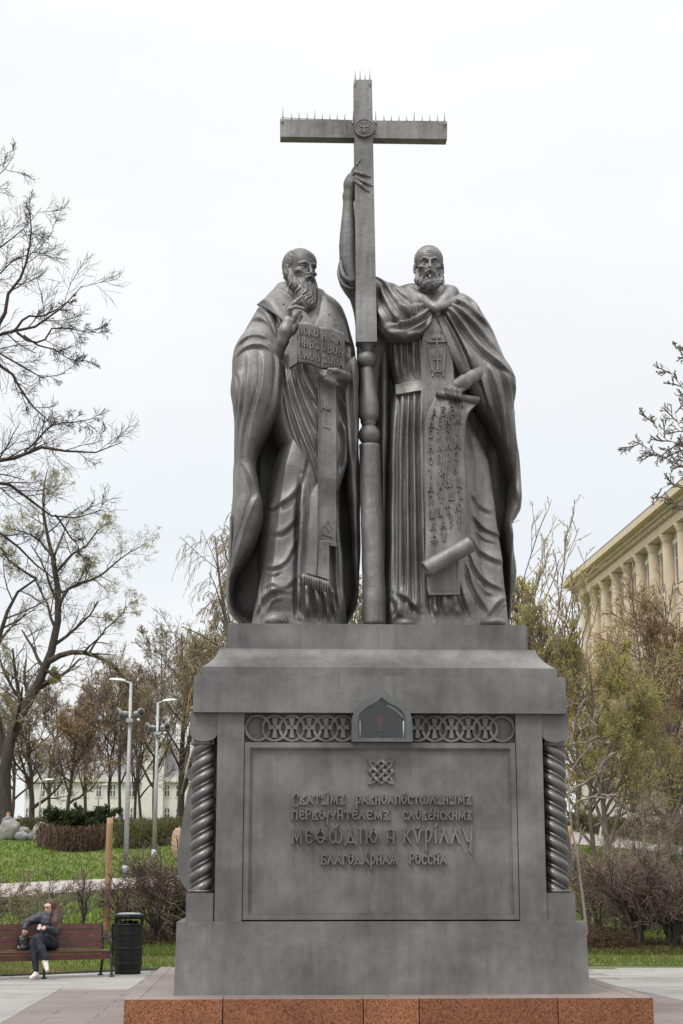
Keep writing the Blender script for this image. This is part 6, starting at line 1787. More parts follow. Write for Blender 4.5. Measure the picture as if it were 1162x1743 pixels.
for i, (px, py, Y, top, spr, lean, r, lab, lf) in enumerate([
    (112, 1400, 72, 1175, 69, 6, 0.124, 'brown twiggy tree rising behind the dark juniper', (7000, .06, M_LORG)),
    (185, 1398, 74, 1130, 57, 0, 0.074, 'thin straight bare tree between juniper and taller lamp post', (3000, .06, M_LORG)),
    (55, 1398, 78, 1190, 69, -12, 0.186, 'leaning dark trunk tree above the boulders', (6000, .06, M_LOLV)),
    (310, 1400, 66, 1050, 86, -8, 0.211, 'broad brown tree close to the pedestal left edge', (12000, .065, M_LOLV)),
    (262, 1398, 92, 1068, 71, 4, 0.149, 'hazy brown tree behind the shorter lamp post', (9000, .07, M_LOLV)),
    (148, 1398, 100, 1190, 80, 0, 0.136, 'far brown tree filling the gap left of the tall lamp post', (7000, .07, M_LORG)),
    (20, 1398, 98, 1160, 80, 0, 0.136, 'far greenish tree behind the crooked trunk at the left edge', (9000, .075, M_LOLV)),
    (205, 1400, 88, 1120, 75, 6, .11, 'twiggy brown tree between the two lamp posts', (4000, .06, M_LORG)),
    (85, 1400, 86, 1150, 75, 0, .12, 'twiggy brown tree left of the juniper', (4000, .06, M_LORG)),
    (240, 1400, 100, 1150, 75, -6, .11, 'slender twiggy tree in front of the cream building tower', (4000, .06, M_LOLV)),
    (228, 1400, 110, 1180, 69, 0, 0.124, 'far bare tree before the cream building', (5000, .07, M_LORG))]):
    auto_tree('park_tree', lab, px, py, Y, top, spr, lean, r, 9, lf, 20 + i, M_BARKD, M_BARKR, n=(9, 7, 5), fork=.16)
# weeping willow behind the pedestal
willow_lv = [dict(n=8, tmin=.3, ang=(20, 55), ln=(.25, .45), trop=(0, 0, .1), rr=.5, lmax=3), dict(n=6, tmin=.2, ang=(30, 80), ln=(.6, 1.1), trop=(0, 0, -2.2), rr=.45, lmax=3.4, K=7, wig=.07), dict(n=5, tmin=.1, ang=(10, 35), ln=(.3, .6), trop=(0, 0, -1.5), rr=.6, lmax=1.6)]
auto_tree('weeping_willow', 'pale yellow-green weeping willow behind the left statue', 425, 1410, 62, 885, 85, 0, .4, 13, (10000, .042, M_LYEL, .6, .03), 41, M_BARKM, M_TWIGY, up=.55, lv=willow_lv)
auto_tree('weeping_willow', 'lower yellow-green willow peeping out left of the cornice', 350, 1410, 58, 1085, 50, 0, .12, 5, (2200, .04, M_LYEL, .6, .03), 43, M_BARKM, M_TWIGY, up=.5, lv=willow_lv)
auto_tree('park_tree', 'tall budding tree seen between the two statues', 600, 1410, 60, 960, 60, 0, .25, 9, (9000, .055, M_LYEL, .4), 44, M_BARKM, M_BARKM)

# right side
up_lv = [dict(n=8, tmin=.15, ang=(20, 50), ln=(.3, .6), trop=(0, 0, 1.1), rr=.5, lmax=2.6), dict(n=5, tmin=.1, ang=(15, 45), ln=(.4, .8), trop=(0, 0, .9), rr=.55, lmax=1.5), dict(n=3, tmin=.2, ang=(25, 60), ln=(.3, .6), trop=(0, 0, .3), rr=.6, lmax=.5)]
auto_tree('fruit_tree', 'tree with upright shoots and fresh green buds right of the monk statue', 958, 1470, 22, 1015, 85, 0, .09, 11, (11000, .042, M_LGRN, 0, .03), 51, M_BARKM, M_TWIGY, up=.5, lv=up_lv, fork=.22)
auto_tree('fruit_tree', 'smaller upright budding tree tight behind the pedestal right shoulder', 905, 1470, 26, 960, 60, -8, .08, 9, (8000, .042, M_LGRN, 0, .03), 52, M_BARKM, M_TWIGY, up=.55, lv=up_lv, fork=.3)
auto_tree('park_tree', 'dense yellow-green tree in front of the colonnade', 1035, 1445, 34, 1060, 115, -20, .11, 16, (34000, .046, M_LGRN, 0, .06), 53, M_BARKM, M_TWIGY, up=.4, fork=.1, n=(8, 6, 4))
auto_tree('park_tree', 'bronze budding tree at the right edge under the colonnade', 1140, 1440, 38, 985, 80, 10, .12, 16, (15000, .045, M_LORG, 0, .06), 54, M_BARKM, M_TWIGY, up=.45, fork=.1, n=(8, 6, 4))
auto_tree('park_tree', 'low olive tree with spreading limbs right of the twisted column', 1010, 1448, 44, 1130, 125, 0, .10, 16, (32000, .055, M_LYEL, 0, .09), 55, M_BARKM, M_TWIGY, up=.35, fork=.06, n=(8, 6, 4))
auto_tree('park_tree', 'dark ivy-clad tree at the right edge above the hedge', 1142, 1436, 46, 1120, 80, 0, .22, 16, (24000, .066, M_LORG, 0, .08), 56, M_BARKM, M_TWIGY, up=.3, fork=.06, n=(8, 6, 4))
auto_tree('park_tree', 'far bronze tree filling the space below the colonnade', 1080, 1432, 58, 1060, 130, 0, .14, 16, (26000, .078, M_LORG, 0, .1), 57, M_BARKM, M_TWIGY, up=.35, fork=.06, n=(8, 6, 4))
auto_tree('park_tree', 'far olive tree between twisted column and colonnade', 985, 1430, 62, 1085, 115, 0, .14, 16, (26000, .078, M_LOLV, 0, .1), 58, M_BARKM, M_TWIGY, up=.35, fork=.06, n=(8, 6, 4))
auto_tree('park_tree', 'far pale tree at the right edge behind the bronze one', 1175, 1428, 66, 1070, 110, 0, .14, 15, (20000, .078, M_LOLV, 0, .1), 59, M_BARKM, M_TWIGY, up=.35, fork=.06, n=(8, 6, 4))
auto_tree('young_tree', 'slim young tree with whitewashed stem beside the right path', 1098, 1452, 45, 1240, 30, -10, .06, 7, (1500, .07, M_LOLV), 60, M_BIRCH, M_BARKM, n=(5, 4, 3))
auto_tree('young_tree', 'slim whitewashed tree nearest the twisted column on the right path', 1022, 1438, 52, 1270, 30, 0, .06, 6, (1500, .07, M_LGRN), 61, M_BIRCH, M_BARKM, n=(5, 4, 3))
# pale bare shrub limbs leaning out beside the right column
Y3 = 13.5
limbs = [(px3([(1000, 1590), (985, 1480), (970, 1400), (968, 1330), (985, 1290)], Y3), .03, .012),
    (px3([(968, 1350), (982, 1342), (1005, 1325), (1027, 1302), (1030, 1285)], Y3 - .3), .022, .007), (px3([(970, 1375), (990, 1365), (1015, 1353), (1040, 1353), (1060, 1368)], Y3 - .5), .02, .006),
    (px3([(968, 1270), (978, 1235), (985, 1205), (982, 1190)], Y3), .018, .006), (px3([(985, 1262), (992, 1240), (1000, 1228), (1012, 1226)], Y3 - .2), .014, .005), (px3([(972, 1268), (1000, 1262), (1030, 1263)], Y3 + .3), .018, .006)]
build_tree('bare_shrub', 'pale grey bare shrub branches beside the right twisted column', limbs, [dict(n=5, tmin=.3, ang=(25, 60), ln=(.3, .5), trop=(0, 0, .2), rr=.55, lmax=.5), dict(n=4, tmin=.2, ang=(25, 60), ln=(.4, .7), trop=(0, 0, .1), rr=.6, lmax=.25)], None, M_BARKP, M_BARKP, 'shrubs', 62, 'shrub', 6)
# branches coming in at the right edge, high up
Y4 = 18.0
limbs = [(px3([(1290, 1560), (1285, 1200), (1270, 900), (1250, 700), (1235, 560)], Y4), .3, .06),
    (px3([(1268, 900), (1220, 830), (1175, 800), (1140, 785), (1110, 768), (1082, 754)], Y4 - .5), 0.039, .005), (px3([(1262, 820), (1210, 790), (1165, 760), (1130, 745), (1112, 715)], Y4), 0.028, .005),
    (px3([(1255, 740), (1205, 700), (1170, 670), (1145, 640), (1132, 628)], Y4 + .3), 0.028, .005), (px3([(1245, 660), (1200, 630), (1165, 605), (1148, 592)], Y4 - .3), 0.022, .005),
    (px3([(1270, 930), (1220, 860), (1180, 835), (1150, 822), (1122, 832)], Y4 + .4), 0.028, .005), (px3([(1262, 860), (1215, 810), (1180, 765), (1158, 730), (1150, 700)], Y4 - .7), 0.028, .005), (px3([(1275, 980), (1225, 905), (1190, 870), (1160, 855), (1135, 850)], Y4 - .2), 0.028, .005)]
build_tree('budding_tree', 'budding branches reaching in at the right edge above the cornice', limbs, [dict(n=9, tmin=.35, ang=(25, 60), ln=(.16, .32), trop=(-.1, 0, .05), rr=.5, lmax=.9), dict(n=5, tmin=.2, ang=(25, 60), ln=(.4, .7), trop=(0, 0, .05), rr=.6, lmax=.45), dict(n=3, tmin=.2, ang=(25, 60), ln=(.4, .7), trop=(0, 0, 0), rr=.6, lmax=.2)], (2200, .026, M_LGRN, 0, .012), M_BARKM, M_BARKM, seed=64)
# ================================================================== shrubs and hedges
d_min = {0: .007, 1: .0055, 2: .0045, 3: .004}
def bush(name, label, px, py, h_px, w_px, nst, seed, barkm, twigm, leaf=None, lean=0., lv=None, cat='shrub', grp='bare shrubs', r=.028, up=.6, spread0=.25, depth=.6):
    rng = np.random.default_rng(seed)
    b = G(px, py); mpx = np.linalg.norm(b[:2] - CAM[:2]) / F_PX
    h, wd = h_px * mpx, w_px * mpx
    limbs = []
    for k in range(nst):
        a = rng.uniform(0, 2 * math.pi); rr = rng.uniform(0, spread0)
        s = np.array([b[0] + math.cos(a) * rr * wd * .5, b[1] + math.sin(a) * rr * depth, 0]); s[2] = float(terrain(s[0], s[1])) - .05
        rch = rng.uniform(.35, 1.0)
        e = s + np.array([math.cos(a) * rch * wd * .5 + lean * h, math.sin(a) * rch * depth, h * rng.uniform(.75, 1.05) * (1.08 - .35 * rch)])
        m = s + (e - s) * .45 + np.array([-math.cos(a) * wd * .06, 0, h * .10])
        limbs.append(([tuple(s), tuple(m), tuple(e)], r * rng.uniform(.6, 1.1), r * .2))
    lv = lv or [dict(n=9, tmin=.15, ang=(25, 65), ln=(.3, .6), trop=(lean, 0, .25), rr=.55, lmax=h * .5), dict(n=7, tmin=.1, ang=(25, 65), ln=(.4, .8), trop=(lean * .5, 0, .2), rr=.6, lmax=h * .3), dict(n=3, tmin=.15, ang=(25, 60), ln=(.4, .85), trop=(0, 0, .1), rr=.65, lmax=h * .2, K=4)]
    return build_tree(name, label, limbs, lv, leaf, barkm, twigm, grp, seed, cat, 6)
thin = [dict(n=7, tmin=.15, ang=(20, 50), ln=(.3, .55), trop=(.3, 0, .25), rr=.55, lmax=.6), dict(n=5, tmin=.1, ang=(20, 55), ln=(.4, .8), trop=(.2, 0, .2), rr=.6, lmax=.35), dict(n=3, tmin=.15, ang=(25, 60), ln=(.4, .8), trop=(0, 0, .1), rr=.65, lmax=.2, K=4)]
# right of the pedestal
bush('bare_shrub', 'dense leafless brown shrub with a thick dark stem right of the pedestal', 1086, 1612, 150, 150, 8, 71, M_BARKD, M_BARKR, (2500, .03, M_LBRN), r=.06, spread0=.10)
bush('bare_shrub', 'leafless brown shrub with twin stems at the right edge', 1146, 1614, 150, 120, 8, 72, M_BARKD, M_BARKR, (2000, .03, M_LBRN), r=.055, spread0=.10)
bush('bare_shrub', 'low brown shrub touching the right side of the pedestal', 1010, 1600, 142, 110, 8, 73, M_BARKM, M_BARKR, (2500, .03, M_LOLV))
bush('bare_shrub', 'tangled brown shrub in the gap behind the thick-stemmed one', 1052, 1585, 132, 150, 9, 74, M_BARKM, M_BARKR, None)
bush('bare_shrub', 'tangled brown shrub behind the twin-stemmed one', 1120, 1582, 128, 140, 9, 75, M_BARKM, M_BARKR, None)
bush('bare_shrub', 'thin upright shoots rising over the hedge beside the right path', 1080, 1560, 190, 120, 4, 76, M_BARKM, M_BARKP, (900, .03, M_LOLV), up=.9)
bush('bare_shrub', 'thin upright shoots at the far right over the hedge', 1150, 1556, 180, 120, 4, 77, M_BARKM, M_BARKR, (900, .03, M_LOLV))
# left of the pedestal
bush('bare_shrub', 'dense leafless brown shrub between litter bin and pedestal', 268, 1606, 150, 95, 8, 78, M_BARKD, M_BARKR, (1500, .03, M_LBRN), r=.045, spread0=.2)
bush('bare_shrub', 'brown shrub tight against the pedestal left side', 305, 1600, 160, 70, 8, 79, M_BARKD, M_BARKR, None, r=.04)
bush('bare_shrub', 'sparse upright shrub right behind the bench backrest', 140, 1590, 105, 60, 4, 80, M_BARKD, M_BARKM, None, r=.03, lv=[dict(n=6, tmin=.3, ang=(20, 50), ln=(.3, .5), trop=(0, 0, .5), rr=.55, lmax=.5), dict(n=4, tmin=.2, ang=(25, 60), ln=(.4, .7), trop=(0, 0, .3), rr=.6, lmax=.25)])
bush('bare_shrub', 'brown shrub behind the litter bin around the wooden stake', 205, 1594, 105, 70, 4, 81, M_BARKD, M_BARKR, None, r=.035)
bush('bare_shrub', 'slanting grey shrub twigs behind the seated woman', 40, 1586, 85, 110, 7, 82, M_BARKM, M_BARKM, (1500, .03, M_LOLV), lean=.55, r=.016, spread0=.7, lv=thin)
bush('bare_shrub', 'slanting shrub twigs at the left edge behind the bench', -20, 1584, 100, 90, 7, 83, M_BARKM, M_BARKM, (1200, .03, M_LOLV), lean=.6, r=.016, spread0=.7, lv=thin)
bush('sapling', 'single thin sapling rising behind the woman', 92, 1586, 130, 18, 1, 84, M_BARKD, M_BARKM, None, r=.022, lv=[dict(n=10, tmin=.3, ang=(25, 55), ln=(.12, .25), trop=(0, 0, .2), rr=.5, lmax=.3), dict(n=4, tmin=.2, ang=(25, 60), ln=(.4, .7), trop=(0, 0, .1), rr=.6, lmax=.15)])
# heap of dead leaves right of the pedestal
# hedges on the slope
def hedge(name, label, top_px, depth, h, mat, twig, n, size, seed, cat='hedge'):
    rng = np.random.default_rng(seed)
    c = catmull(top_px, 40)
    base = [G(p[0], p[1]) for p in c]
    base = np.array(base)
    root = empty(name, tuple(base[0]), label, cat, 'hedges on the slope')
    i = rng.uniform(0, 38.99, n); k = i.astype(int); u = (i - k)[:, None]
    q = base[k] * (1 - u) + base[k + 1] * u
    a = rng.uniform(0, 2 * math.pi, n); rr = np.sqrt(rng.uniform(.25, 1, n))
    hh = h * (1 + .10 * np.sin(i * 1.1) + .07 * np.sin(i * 2.7))
    up = np.abs(np.sin(a)) * rr * hh
    q = q + np.stack([rng.normal(size=n) * .1, np.cos(a) * rr * depth, 0 * a], 1)
    q[:, 2] = terrain(q[:, 0], q[:, 1]) + up
    d = rng.normal(size=(n, 3)) * .6 + np.array([0, 0, .7]); d /= np.linalg.norm(d, axis=1, keepdims=True)
    s = size * rng.uniform(.6, 1.4, n)[:, None]
    y = np.cross(d, rng.normal(size=(n, 3))); y /= np.linalg.norm(y, axis=1, keepdims=True)
    V = np.stack([q, q + y * s * .3 + d * s * .5, q + d * s, q - y * s * .3 + d * s * .5], 1).reshape(-1, 3)
    mk('foliage', V, None, np.arange(4 * n).reshape(-1, 4), mat, root)
    m = n // 10
    b0 = q[:m].copy(); b0[:, 2] = terrain(b0[:, 0], b0[:, 1])
    e0 = q[:m] + rng.normal(size=(m, 3)) * .08 + [0, 0, .08]
    P_ = np.stack([b0, (b0 + e0) / 2 + rng.normal(size=(m, 3)) * .04, e0], 1)
    V, f_ = tubes_np(P_, np.full((m, 3), .009), 3); mk('stems', V, None, f_, twig, root, True)
    return root
hedge('low_hedge', 'low clipped brown hedge below the dark juniper', [(68, 1438), (100, 1446), (140, 1448), (178, 1444)], .7, .85, M_LBRN, M_BARKR, 9000, .10, 91)
hedge('low_hedge', 'clipped olive hedge between the two lamp posts', [(198, 1440), (235, 1442), (270, 1438), (318, 1432)], .9, .95, M_LBOX, M_BARKM, 11000, .09, 92)
hedge('low_hedge', 'far long olive hedge in front of the cream building', [(28, 1412), (110, 1412), (200, 1414), (320, 1410)], .8, .55, M_LBOX, M_BARKM, 9000, .10, 93)
hedge('low_hedge', 'far olive hedge beyond the right path', [(968, 1410), (1030, 1420), (1100, 1428), (1200, 1432)], .8, .8, M_LBOX, M_BARKM, 8000, .11, 94)
def juniper():
    rng = np.random.default_rng(95)
    b = G(140, 1424)
    root = empty('juniper', tuple(b), 'dark green spreading juniper above the low brown hedge', 'shrub', 'bare shrubs')
    limbs = []
    for k in range(60):
        a = rng.uniform(0, 2 * math.pi); el = rng.uniform(.12, .9); L = rng.uniform(.9, 1.75)
        e = b + np.array([math.cos(a) * L * math.cos(el) * 1.15, math.sin(a) * L * math.cos(el), L * math.sin(el) * .95 + .1])
        limbs.append([b + [0, 0, .05], (b + e) / 2 + [0, 0, .12], e])
    Pp = np.stack([resample(l, 6) for l in limbs]); R = np.tile(np.linspace(.03, .008, 6), (60, 1))
    V, q = tubes_np(Pp, R, 4); mk('stems', V, None, q, M_BARKD, root, True)
    c, r_ = spawn(Pp, R, 10, rng, tmin=.3, ang=(20, 50), ln=(.25, .4), trop=(0, 0, .2), K=4)
    V, q = leaves_np(c, 26000, .12, rng, -.3, .05); mk('foliage', V, q, None, M_LDRK, root)
juniper()

# ================================================================== boulders
M_ROCK = simple('granite_boulder', (.17, .16, .15), (.33, .31, .285), 3, .9, 0, 12, .5, detail=7)
M_ROCKG = simple('grey_boulder', (.15, .15, .16), (.27, .27, .28), 3, .9, 0, 12, .5, detail=7)
def boulder(label, px, py, w_px, h_px, seed, mat, tilt=0):
    b = G(px, py); mpx = np.linalg.norm(b[:2] - CAM[:2]) / F_PX
    bm = bmesh.new(); bmesh.ops.create_icosphere(bm, subdivisions=4, radius=1)
    off = Vector((seed * 3.1, seed * 1.7, seed * .9))
    for v in bm.verts:
        d = 1 + .22 * mnoise.noise(v.co * 1.1 + off) + .10 * mnoise.fractal(v.co * 2.5 + off, 1, 2, 3)
        c = v.co * d
        x, z = c.x * w_px * mpx * .5, c.z * h_px * mpx * .66
        v.co = Vector((b[0] + x + tilt * z, b[1] + c.y * w_px * mpx * .4, b[2] + h_px * mpx * .40 + z))
    tag(bm_obj('boulder', bm, mat, None, True), label, 'boulder', 'boulders on the lawn')
boulder('largest tan boulder at the left edge of the lawn', 14, 1429, 38, 31, 1, M_ROCK, .15)
boulder('grey-brown boulder standing alone left of the brown hedge', 70, 1430, 28, 28, 2, M_ROCK, .1)
boulder('small pale boulder in the middle of the rock group', 40, 1422, 18, 14, 3, M_ROCK)
boulder('dark flat boulder in front of the small pale one', 38, 1430, 24, 13, 4, M_ROCKG)
boulder('smallest dark boulder next to the lone grey-brown one', 52, 1430, 14, 11, 5, M_ROCKG)

# ================================================================== lamp posts
M_POST = simple('galvanised_post', (.30, .31, .32), (.42, .43, .44), 8, .5, .3)
M_HORN = simple('grey_horn_paint', (.30, .30, .30), (.42, .42, .42), 9, .5)
M_BLK = simple('black_fitting', (.02, .02, .022), (.05, .05, .052), 9, .5)
M_WHT = simple('lamp_head_white', (.62, .63, .64), (.74, .75, .76), 9, .4)
def lamp_post(label, px, py, top, side, speakers=True, r=.085):
    b = G(px, py); Y = b[1]
    root = empty('lamp_post', tuple(b), label, 'lamp post', 'lamp posts')
    zt = PXZ(px, top, Y)[1]; h = float(zt) - b[2]
    tube('pole', [(b[0], Y, b[2] - .05), (b[0], Y, b[2] + h * .5), (b[0], Y, b[2] + h * .5 + .05), (b[0], Y, b[2] + h)], [r, r * .92, r * .75, r * .6], M_POST, root, 14)
    tube('base_collar', [(b[0], Y, b[2] - .05), (b[0], Y, b[2] + .35)], [r * 1.35, r * 1.3], M_POST, root, 14)
    e = (b[0] + side * .18, Y - .02, b[2] + h + .03)
    tube('lamp_arm', [(b[0], Y, b[2] + h - .12), (b[0] + side * .04, Y, b[2] + h), e], [.04, .04, .035], M_POST, root, 8)
    bm = bmesh.new()
    L = .55
    prof = [(0, .05, .05), (.15, .10, .07), (.5, .13, .075), (.85, .11, .05), (1, .04, .02)]
    rows = []
    for t, w_, hh in prof:
        cx = e[0] + side * L * t; cz = e[2] + .02 + .05 * t
        rows.append([bm.verts.new((cx, e[1] - w_, cz)), bm.verts.new((cx, e[1] - w_ * .7, cz + hh)), bm.verts.new((cx, e[1] + w_ * .7, cz + hh)), bm.verts.new((cx, e[1] + w_, cz)), bm.verts.new((cx, e[1], cz - hh * .4))])
    for a, c in zip(rows[:-1], rows[1:]):
        for i in range(5): bm.faces.new((a[i], a[(i + 1) % 5], c[(i + 1) % 5], c[i]))
    bm.faces.new(rows[0][::-1]); bm.faces.new(rows[-1])
    bm_obj('lamp_head', bm, M_WHT, root)
    if speakers:
        z = b[2] + h * .815
        box('bracket', b[0] - .34, b[0] + .34, Y - .05, Y + .0, z - .03, z + .03, M_BLK, root, .005)
        box('camera_box', b[0] - .11, b[0] + .11, Y - .2, Y - .06, z - .16, z - .04, M_HORN, root, .02)
        for s, ax in ((-1, -1.0), (1, .7)):
            ang = ax
            d = np.array([math.sin(ang) * 1.0, -math.cos(ang), .05]); d /= np.linalg.norm(d)
            o = np.array([b[0] + s * .27, Y - .03, z + .17])
            tube('loudspeaker', [o - d * .22, o - d * .10, o - d * .08, o + d * .04, o + d * .15, o + d * .165], [.06, .07, .045, .07, .14, .145], M_HORN, root, 16, caps=True)
            tube('speaker_mouth', [o + d * .166, o + d * .173], [.12, .12], M_BLK, root, 16)
            tube('camera', [o + np.array([s * .02, -.05, -.24]), o + np.array([s * .05, -.34, -.27])], [.05, .05], M_WHT if s > 0 else M_BLK, root, 10)
            tube('speaker_strut', [o, o - np.array([0, 0, .2])], [.02, .02], M_BLK, root, 6)
    return root
lamp_post('taller grey lamp post with two horn loudspeakers', 213, 1492, 1162, -1)
lamp_post('shorter grey lamp post with loudspeakers nearer the pedestal', 262, 1462, 1196, 1)
lamp_post('small white lamp post far behind the boulders', 66, 1408, 1330, 1, False, .05)
lamp_post('tiny far lamp post behind the juniper', 166, 1402, 1338, 1, False, .05)

# ================================================================== stakes, wrapped shrub
M_WOOD = simple('bark_stripped_wood', (.30, .17, .085), (.48, .30, .16), 7, .85, 0, 22, .5, vec=(1, 1, .25), detail=7)
def stake(label, px, top, bot, w_px):
    b = G(px, bot); mpx = np.linalg.norm(b[:2] - CAM[:2]) / F_PX
    zt = float(PXZ(px, top, b[1])[1]); r = w_px * mpx / 2
    o = tube('wooden_stake', [(b[0], b[1], b[2] - .1), (b[0] + .01, b[1], b[2] + (zt - b[2]) * .33), (b[0] - .012, b[1], b[2] + (zt - b[2]) * .7), (b[0], b[1], zt)], [r * 1.08, r, r * .97, r], M_WOOD, None, 12, 14)
    tag(o, label, 'stake', 'wooden stakes')
stake('brown wooden stake standing behind the bench', 181, 1392, 1590, 10.5)
stake('orange wooden stake just right of the pedestal column', 973.5, 1406, 1560, 6.5)
M_BURL = simple('burlap_wrap', (.36, .22, .15), (.55, .38, .28), 14, .95, 0, 16, .9, detail=8)
bw = G(303, 1462)
bm = bmesh.new(); bmesh.ops.create_icosphere(bm, subdivisions=4, radius=1)
for v in bm.verts:
    d = 1 + .34 * mnoise.fractal(v.co * 3.4, 1, 2, 5)
    v.co = Vector((bw[0] + v.co.x * d * .24, bw[1] + v.co.y * d * .24, bw[2] + .5 + v.co.z * d * .64))
tag(bm_obj('wrapped_shrub', bm, M_BURL, None, True), 'tan burlap-wrapped shrub peeping out left of the pedestal', 'shrub')

# ================================================================== bench
M_SLAT = simple('dark_red_bench_paint', (.070, .024, .023), (.105, .037, .035), 5, .42, 0, 30, .08, vec=(.4, 3, 3))
M_IRON = simple('black_cast_iron', (.018, .019, .020), (.04, .041, .042), 12, .45, .3)
f0 = G(184, 1663); f1 = G(-40, 1670)
ub = f0 - f1; ub[2] = 0; ub /= np.linalg.norm(ub); vb = np.array([-ub[1], ub[0], 0.])
def bl(u, v, z): return tuple(f0 + ub * u + vb * v + np.array([0, 0, z]))
bench = empty('park_bench', tuple(f0), 'dark red slatted park bench with black iron legs', 'bench')
def bslat(name, u0, u1, v0, z0, dv, dz, th, parent=bench, mat=M_SLAT, bev=.006):
    """board: width along (dv,dz), thickness th across"""
    n = np.array([-dz, dv]); n = n / np.linalg.norm(n) * th
    bm = bmesh.new(); vs = []
    for u in (u0, u1):
        vs += [bm.verts.new(bl(u, v0, z0)), bm.verts.new(bl(u, v0 + dv, z0 + dz)), bm.verts.new(bl(u, v0 + dv + n[0], z0 + dz + n[1])), bm.verts.new(bl(u, v0 + n[0], z0 + n[1]))]
    for f in ((0, 1, 2, 3), (7, 6, 5, 4), (0, 4, 5, 1), (1, 5, 6, 2), (2, 6, 7, 3), (3, 7, 4, 0)): bm.faces.new([vs[i] for i in f])
    return bm_obj(name, bm, mat, parent, False, bev)
UL = -2.35
bslat('seat_slat', UL, .03, .02, .385, .115, .012, .035); bslat('seat_slat', UL, .03, .15, .400, .115, .004, .035); bslat('seat_slat', UL, .03, .28, .403, .115, -.006, .035)
bslat('front_slat', UL, .03, .012, .285, .004, .088, -.03)
for k, (v, z) in enumerate(((.425, .455), (.452, .555), (.480, .655), (.508, .755))):
    bslat('back_slat', UL, .03, v, z, .022, .083, .03)
def frame(u):
    pts = [bl(u, -.02, .0), bl(u, .0, .2), bl(u, .05, .36), bl(u, .2, .375), bl(u, .40, .38), bl(u, .455, .46), bl(u, .50, .62), bl(u, .555, .86)]
    V, q = tubes_np(np.array([catmull(pts, 26)]), np.full((1, 26), .022), 8)
    pts2 = [bl(u, .41, .38), bl(u, .46, .2), bl(u, .52, 0.)]
    V2, q2_ = tubes_np(np.array([catmull(pts2, 12)]), np.full((1, 12), .022), 8)
    pts3 = [bl(u, .49, .60), bl(u, .34, .61), bl(u, .12, .60), bl(u, .03, .55), bl(u, .05, .40)]
    V3, q3_ = tubes_np(np.array([catmull(pts3, 20)]), np.full((1, 20), .017), 8)
    Vm, qm = merge([(V, q), (V2, q2_), (V3, q3_)])
    return mk('leg_frame', Vm, None, qm, M_IRON, bench, True)
for u in (.05, -1.10, -2.3):
    fr_ = frame(u)
    for v in (-.02, .52):
        c = bl(u, v, 0); lathe('foot', [(.045, 0.005), (.045, .02), (.03, .03)], (c[0], c[1], c[2]), M_IRON, fr_, 12)

# ================================================================== litter bin
M_BIN = simple('black_painted_steel', (.004, .0042, .0045), (.010, .0105, .011), 7, .5, 0, spec=.3)
M_BINT = simple('worn_grey_lid', (.20, .21, .225), (.34, .355, .37), 10, .55, .1)
bb = G(217, 1658)
lb = empty('litter_bin', tuple(bb), 'black ribbed drum litter bin with grey lid beside the bench', 'litter bin')
R_ = .235
prof = [(R_ * .93, .0), (R_ * .95, .05)]
for z in np.linspace(.06, .80, 40):
    rib = sum(.010 * math.exp(-((z - c) / .008) ** 2) for c in (.17, .42, .66)) + .001 * math.sin(z * 80)
    prof.append((R_ + rib - .012 * (z < .1), z))
prof += [(R_ + .006, .81), (R_ + .004, .825), (R_ - .02, .825), (R_ - .02, .5)]
lathe('drum', prof, tuple(bb), M_BIN, lb, 36)
lathe('lid', [(R_ + .012, .905), (R_ + .015, .975), (R_ + .0, .985), (R_ * .6, 1.0), (.02, 1.006)], tuple(bb), M_BIN, lb, 36)
lathe('lid_top', [(R_ - .01, .984), (R_ * .75, 1.004), (.05, 1.012), (.02, 1.012)], tuple(bb), M_BINT, lb, 36)
for s in (-1, 1): box('upright', bb[0] + s * (R_ - .012) - .022, bb[0] + s * (R_ - .012) + .022, bb[1] - .05, bb[1] + .05, .80, .93, M_BIN, lb, .006)
box('side_bracket', bb[0] - R_ - .055, bb[0] - R_ - .012, bb[1] - .04, bb[1] + .04, .12, .83, M_BIN, lb, .006)
M_LINER = simple('black_bag_plastic', (.01, .01, .012), (.03, .03, .035), 16, .18, 0, 18, .9)
bm = bmesh.new(); bmesh.ops.create_icosphere(bm, subdivisions=4, radius=1)
for v in bm.verts:
    d = 1 + .35 * mnoise.fractal(v.co * 3.3, 1, 2, 3)
    v.co = Vector((bb[0] + v.co.x * .205 * min(d, 1.05), bb[1] + v.co.y * .205 * min(d, 1.05), bb[2] + .78 + v.co.z * .10 * d))
bm_obj('bin_liner', bm, M_LINER, lb)

# ================================================================== seated woman with bag
M_SKIN = simple('skin', (.50, .31, .24), (.58, .38, .30), 14, .5)
M_JACK = simple('navy_quilted_nylon', (.016, .020, .034), (.036, .042, .060), 6, .55, 0, 14, .6)
M_JEAN = simple('dark_blue_denim', (.007, .010, .022), (.013, .018, .034), 12, .8, 0, 60, .2)
M_SHOE = simple('cream_trainers', (.62, .55, .52), (.74, .67, .64), 10, .6)
M_SOLE = simple('pink_shoe_sole', (.55, .40, .38), (.62, .46, .44), 10, .7)
M_HAIRB = simple('long_brown_hair', (.035, .015, .010), (.10, .042, .028), 6, .6, vec=(24, 24, 1.2))
M_BAG = simple('black_leather', (.010, .010, .011), (.026, .026, .028), 9, .35, 0, 30, .3)
M_PHONE = simple('white_phone', (.7, .68, .72), (.8, .78, .8), 5, .3)
M_LIP = simple('lips', (.38, .13, .12), (.44, .16, .14), 9, .4)
M_EYE = simple('dark_eye', (.02, .015, .012), (.04, .03, .02), 9, .3)
yw = float((f0 + ub * -1.05)[1])
def wp(px, py, dv): return np.array(W3(px, py, yw + dv))
woman = empty('person', tuple(wp(75, 1664, -.1)), 'woman in navy jacket and jeans with long brown hair sitting cross-legged on the bench', 'person')
lo = wp(26, 1672, -.45); hi = wp(112, 1526, .62)
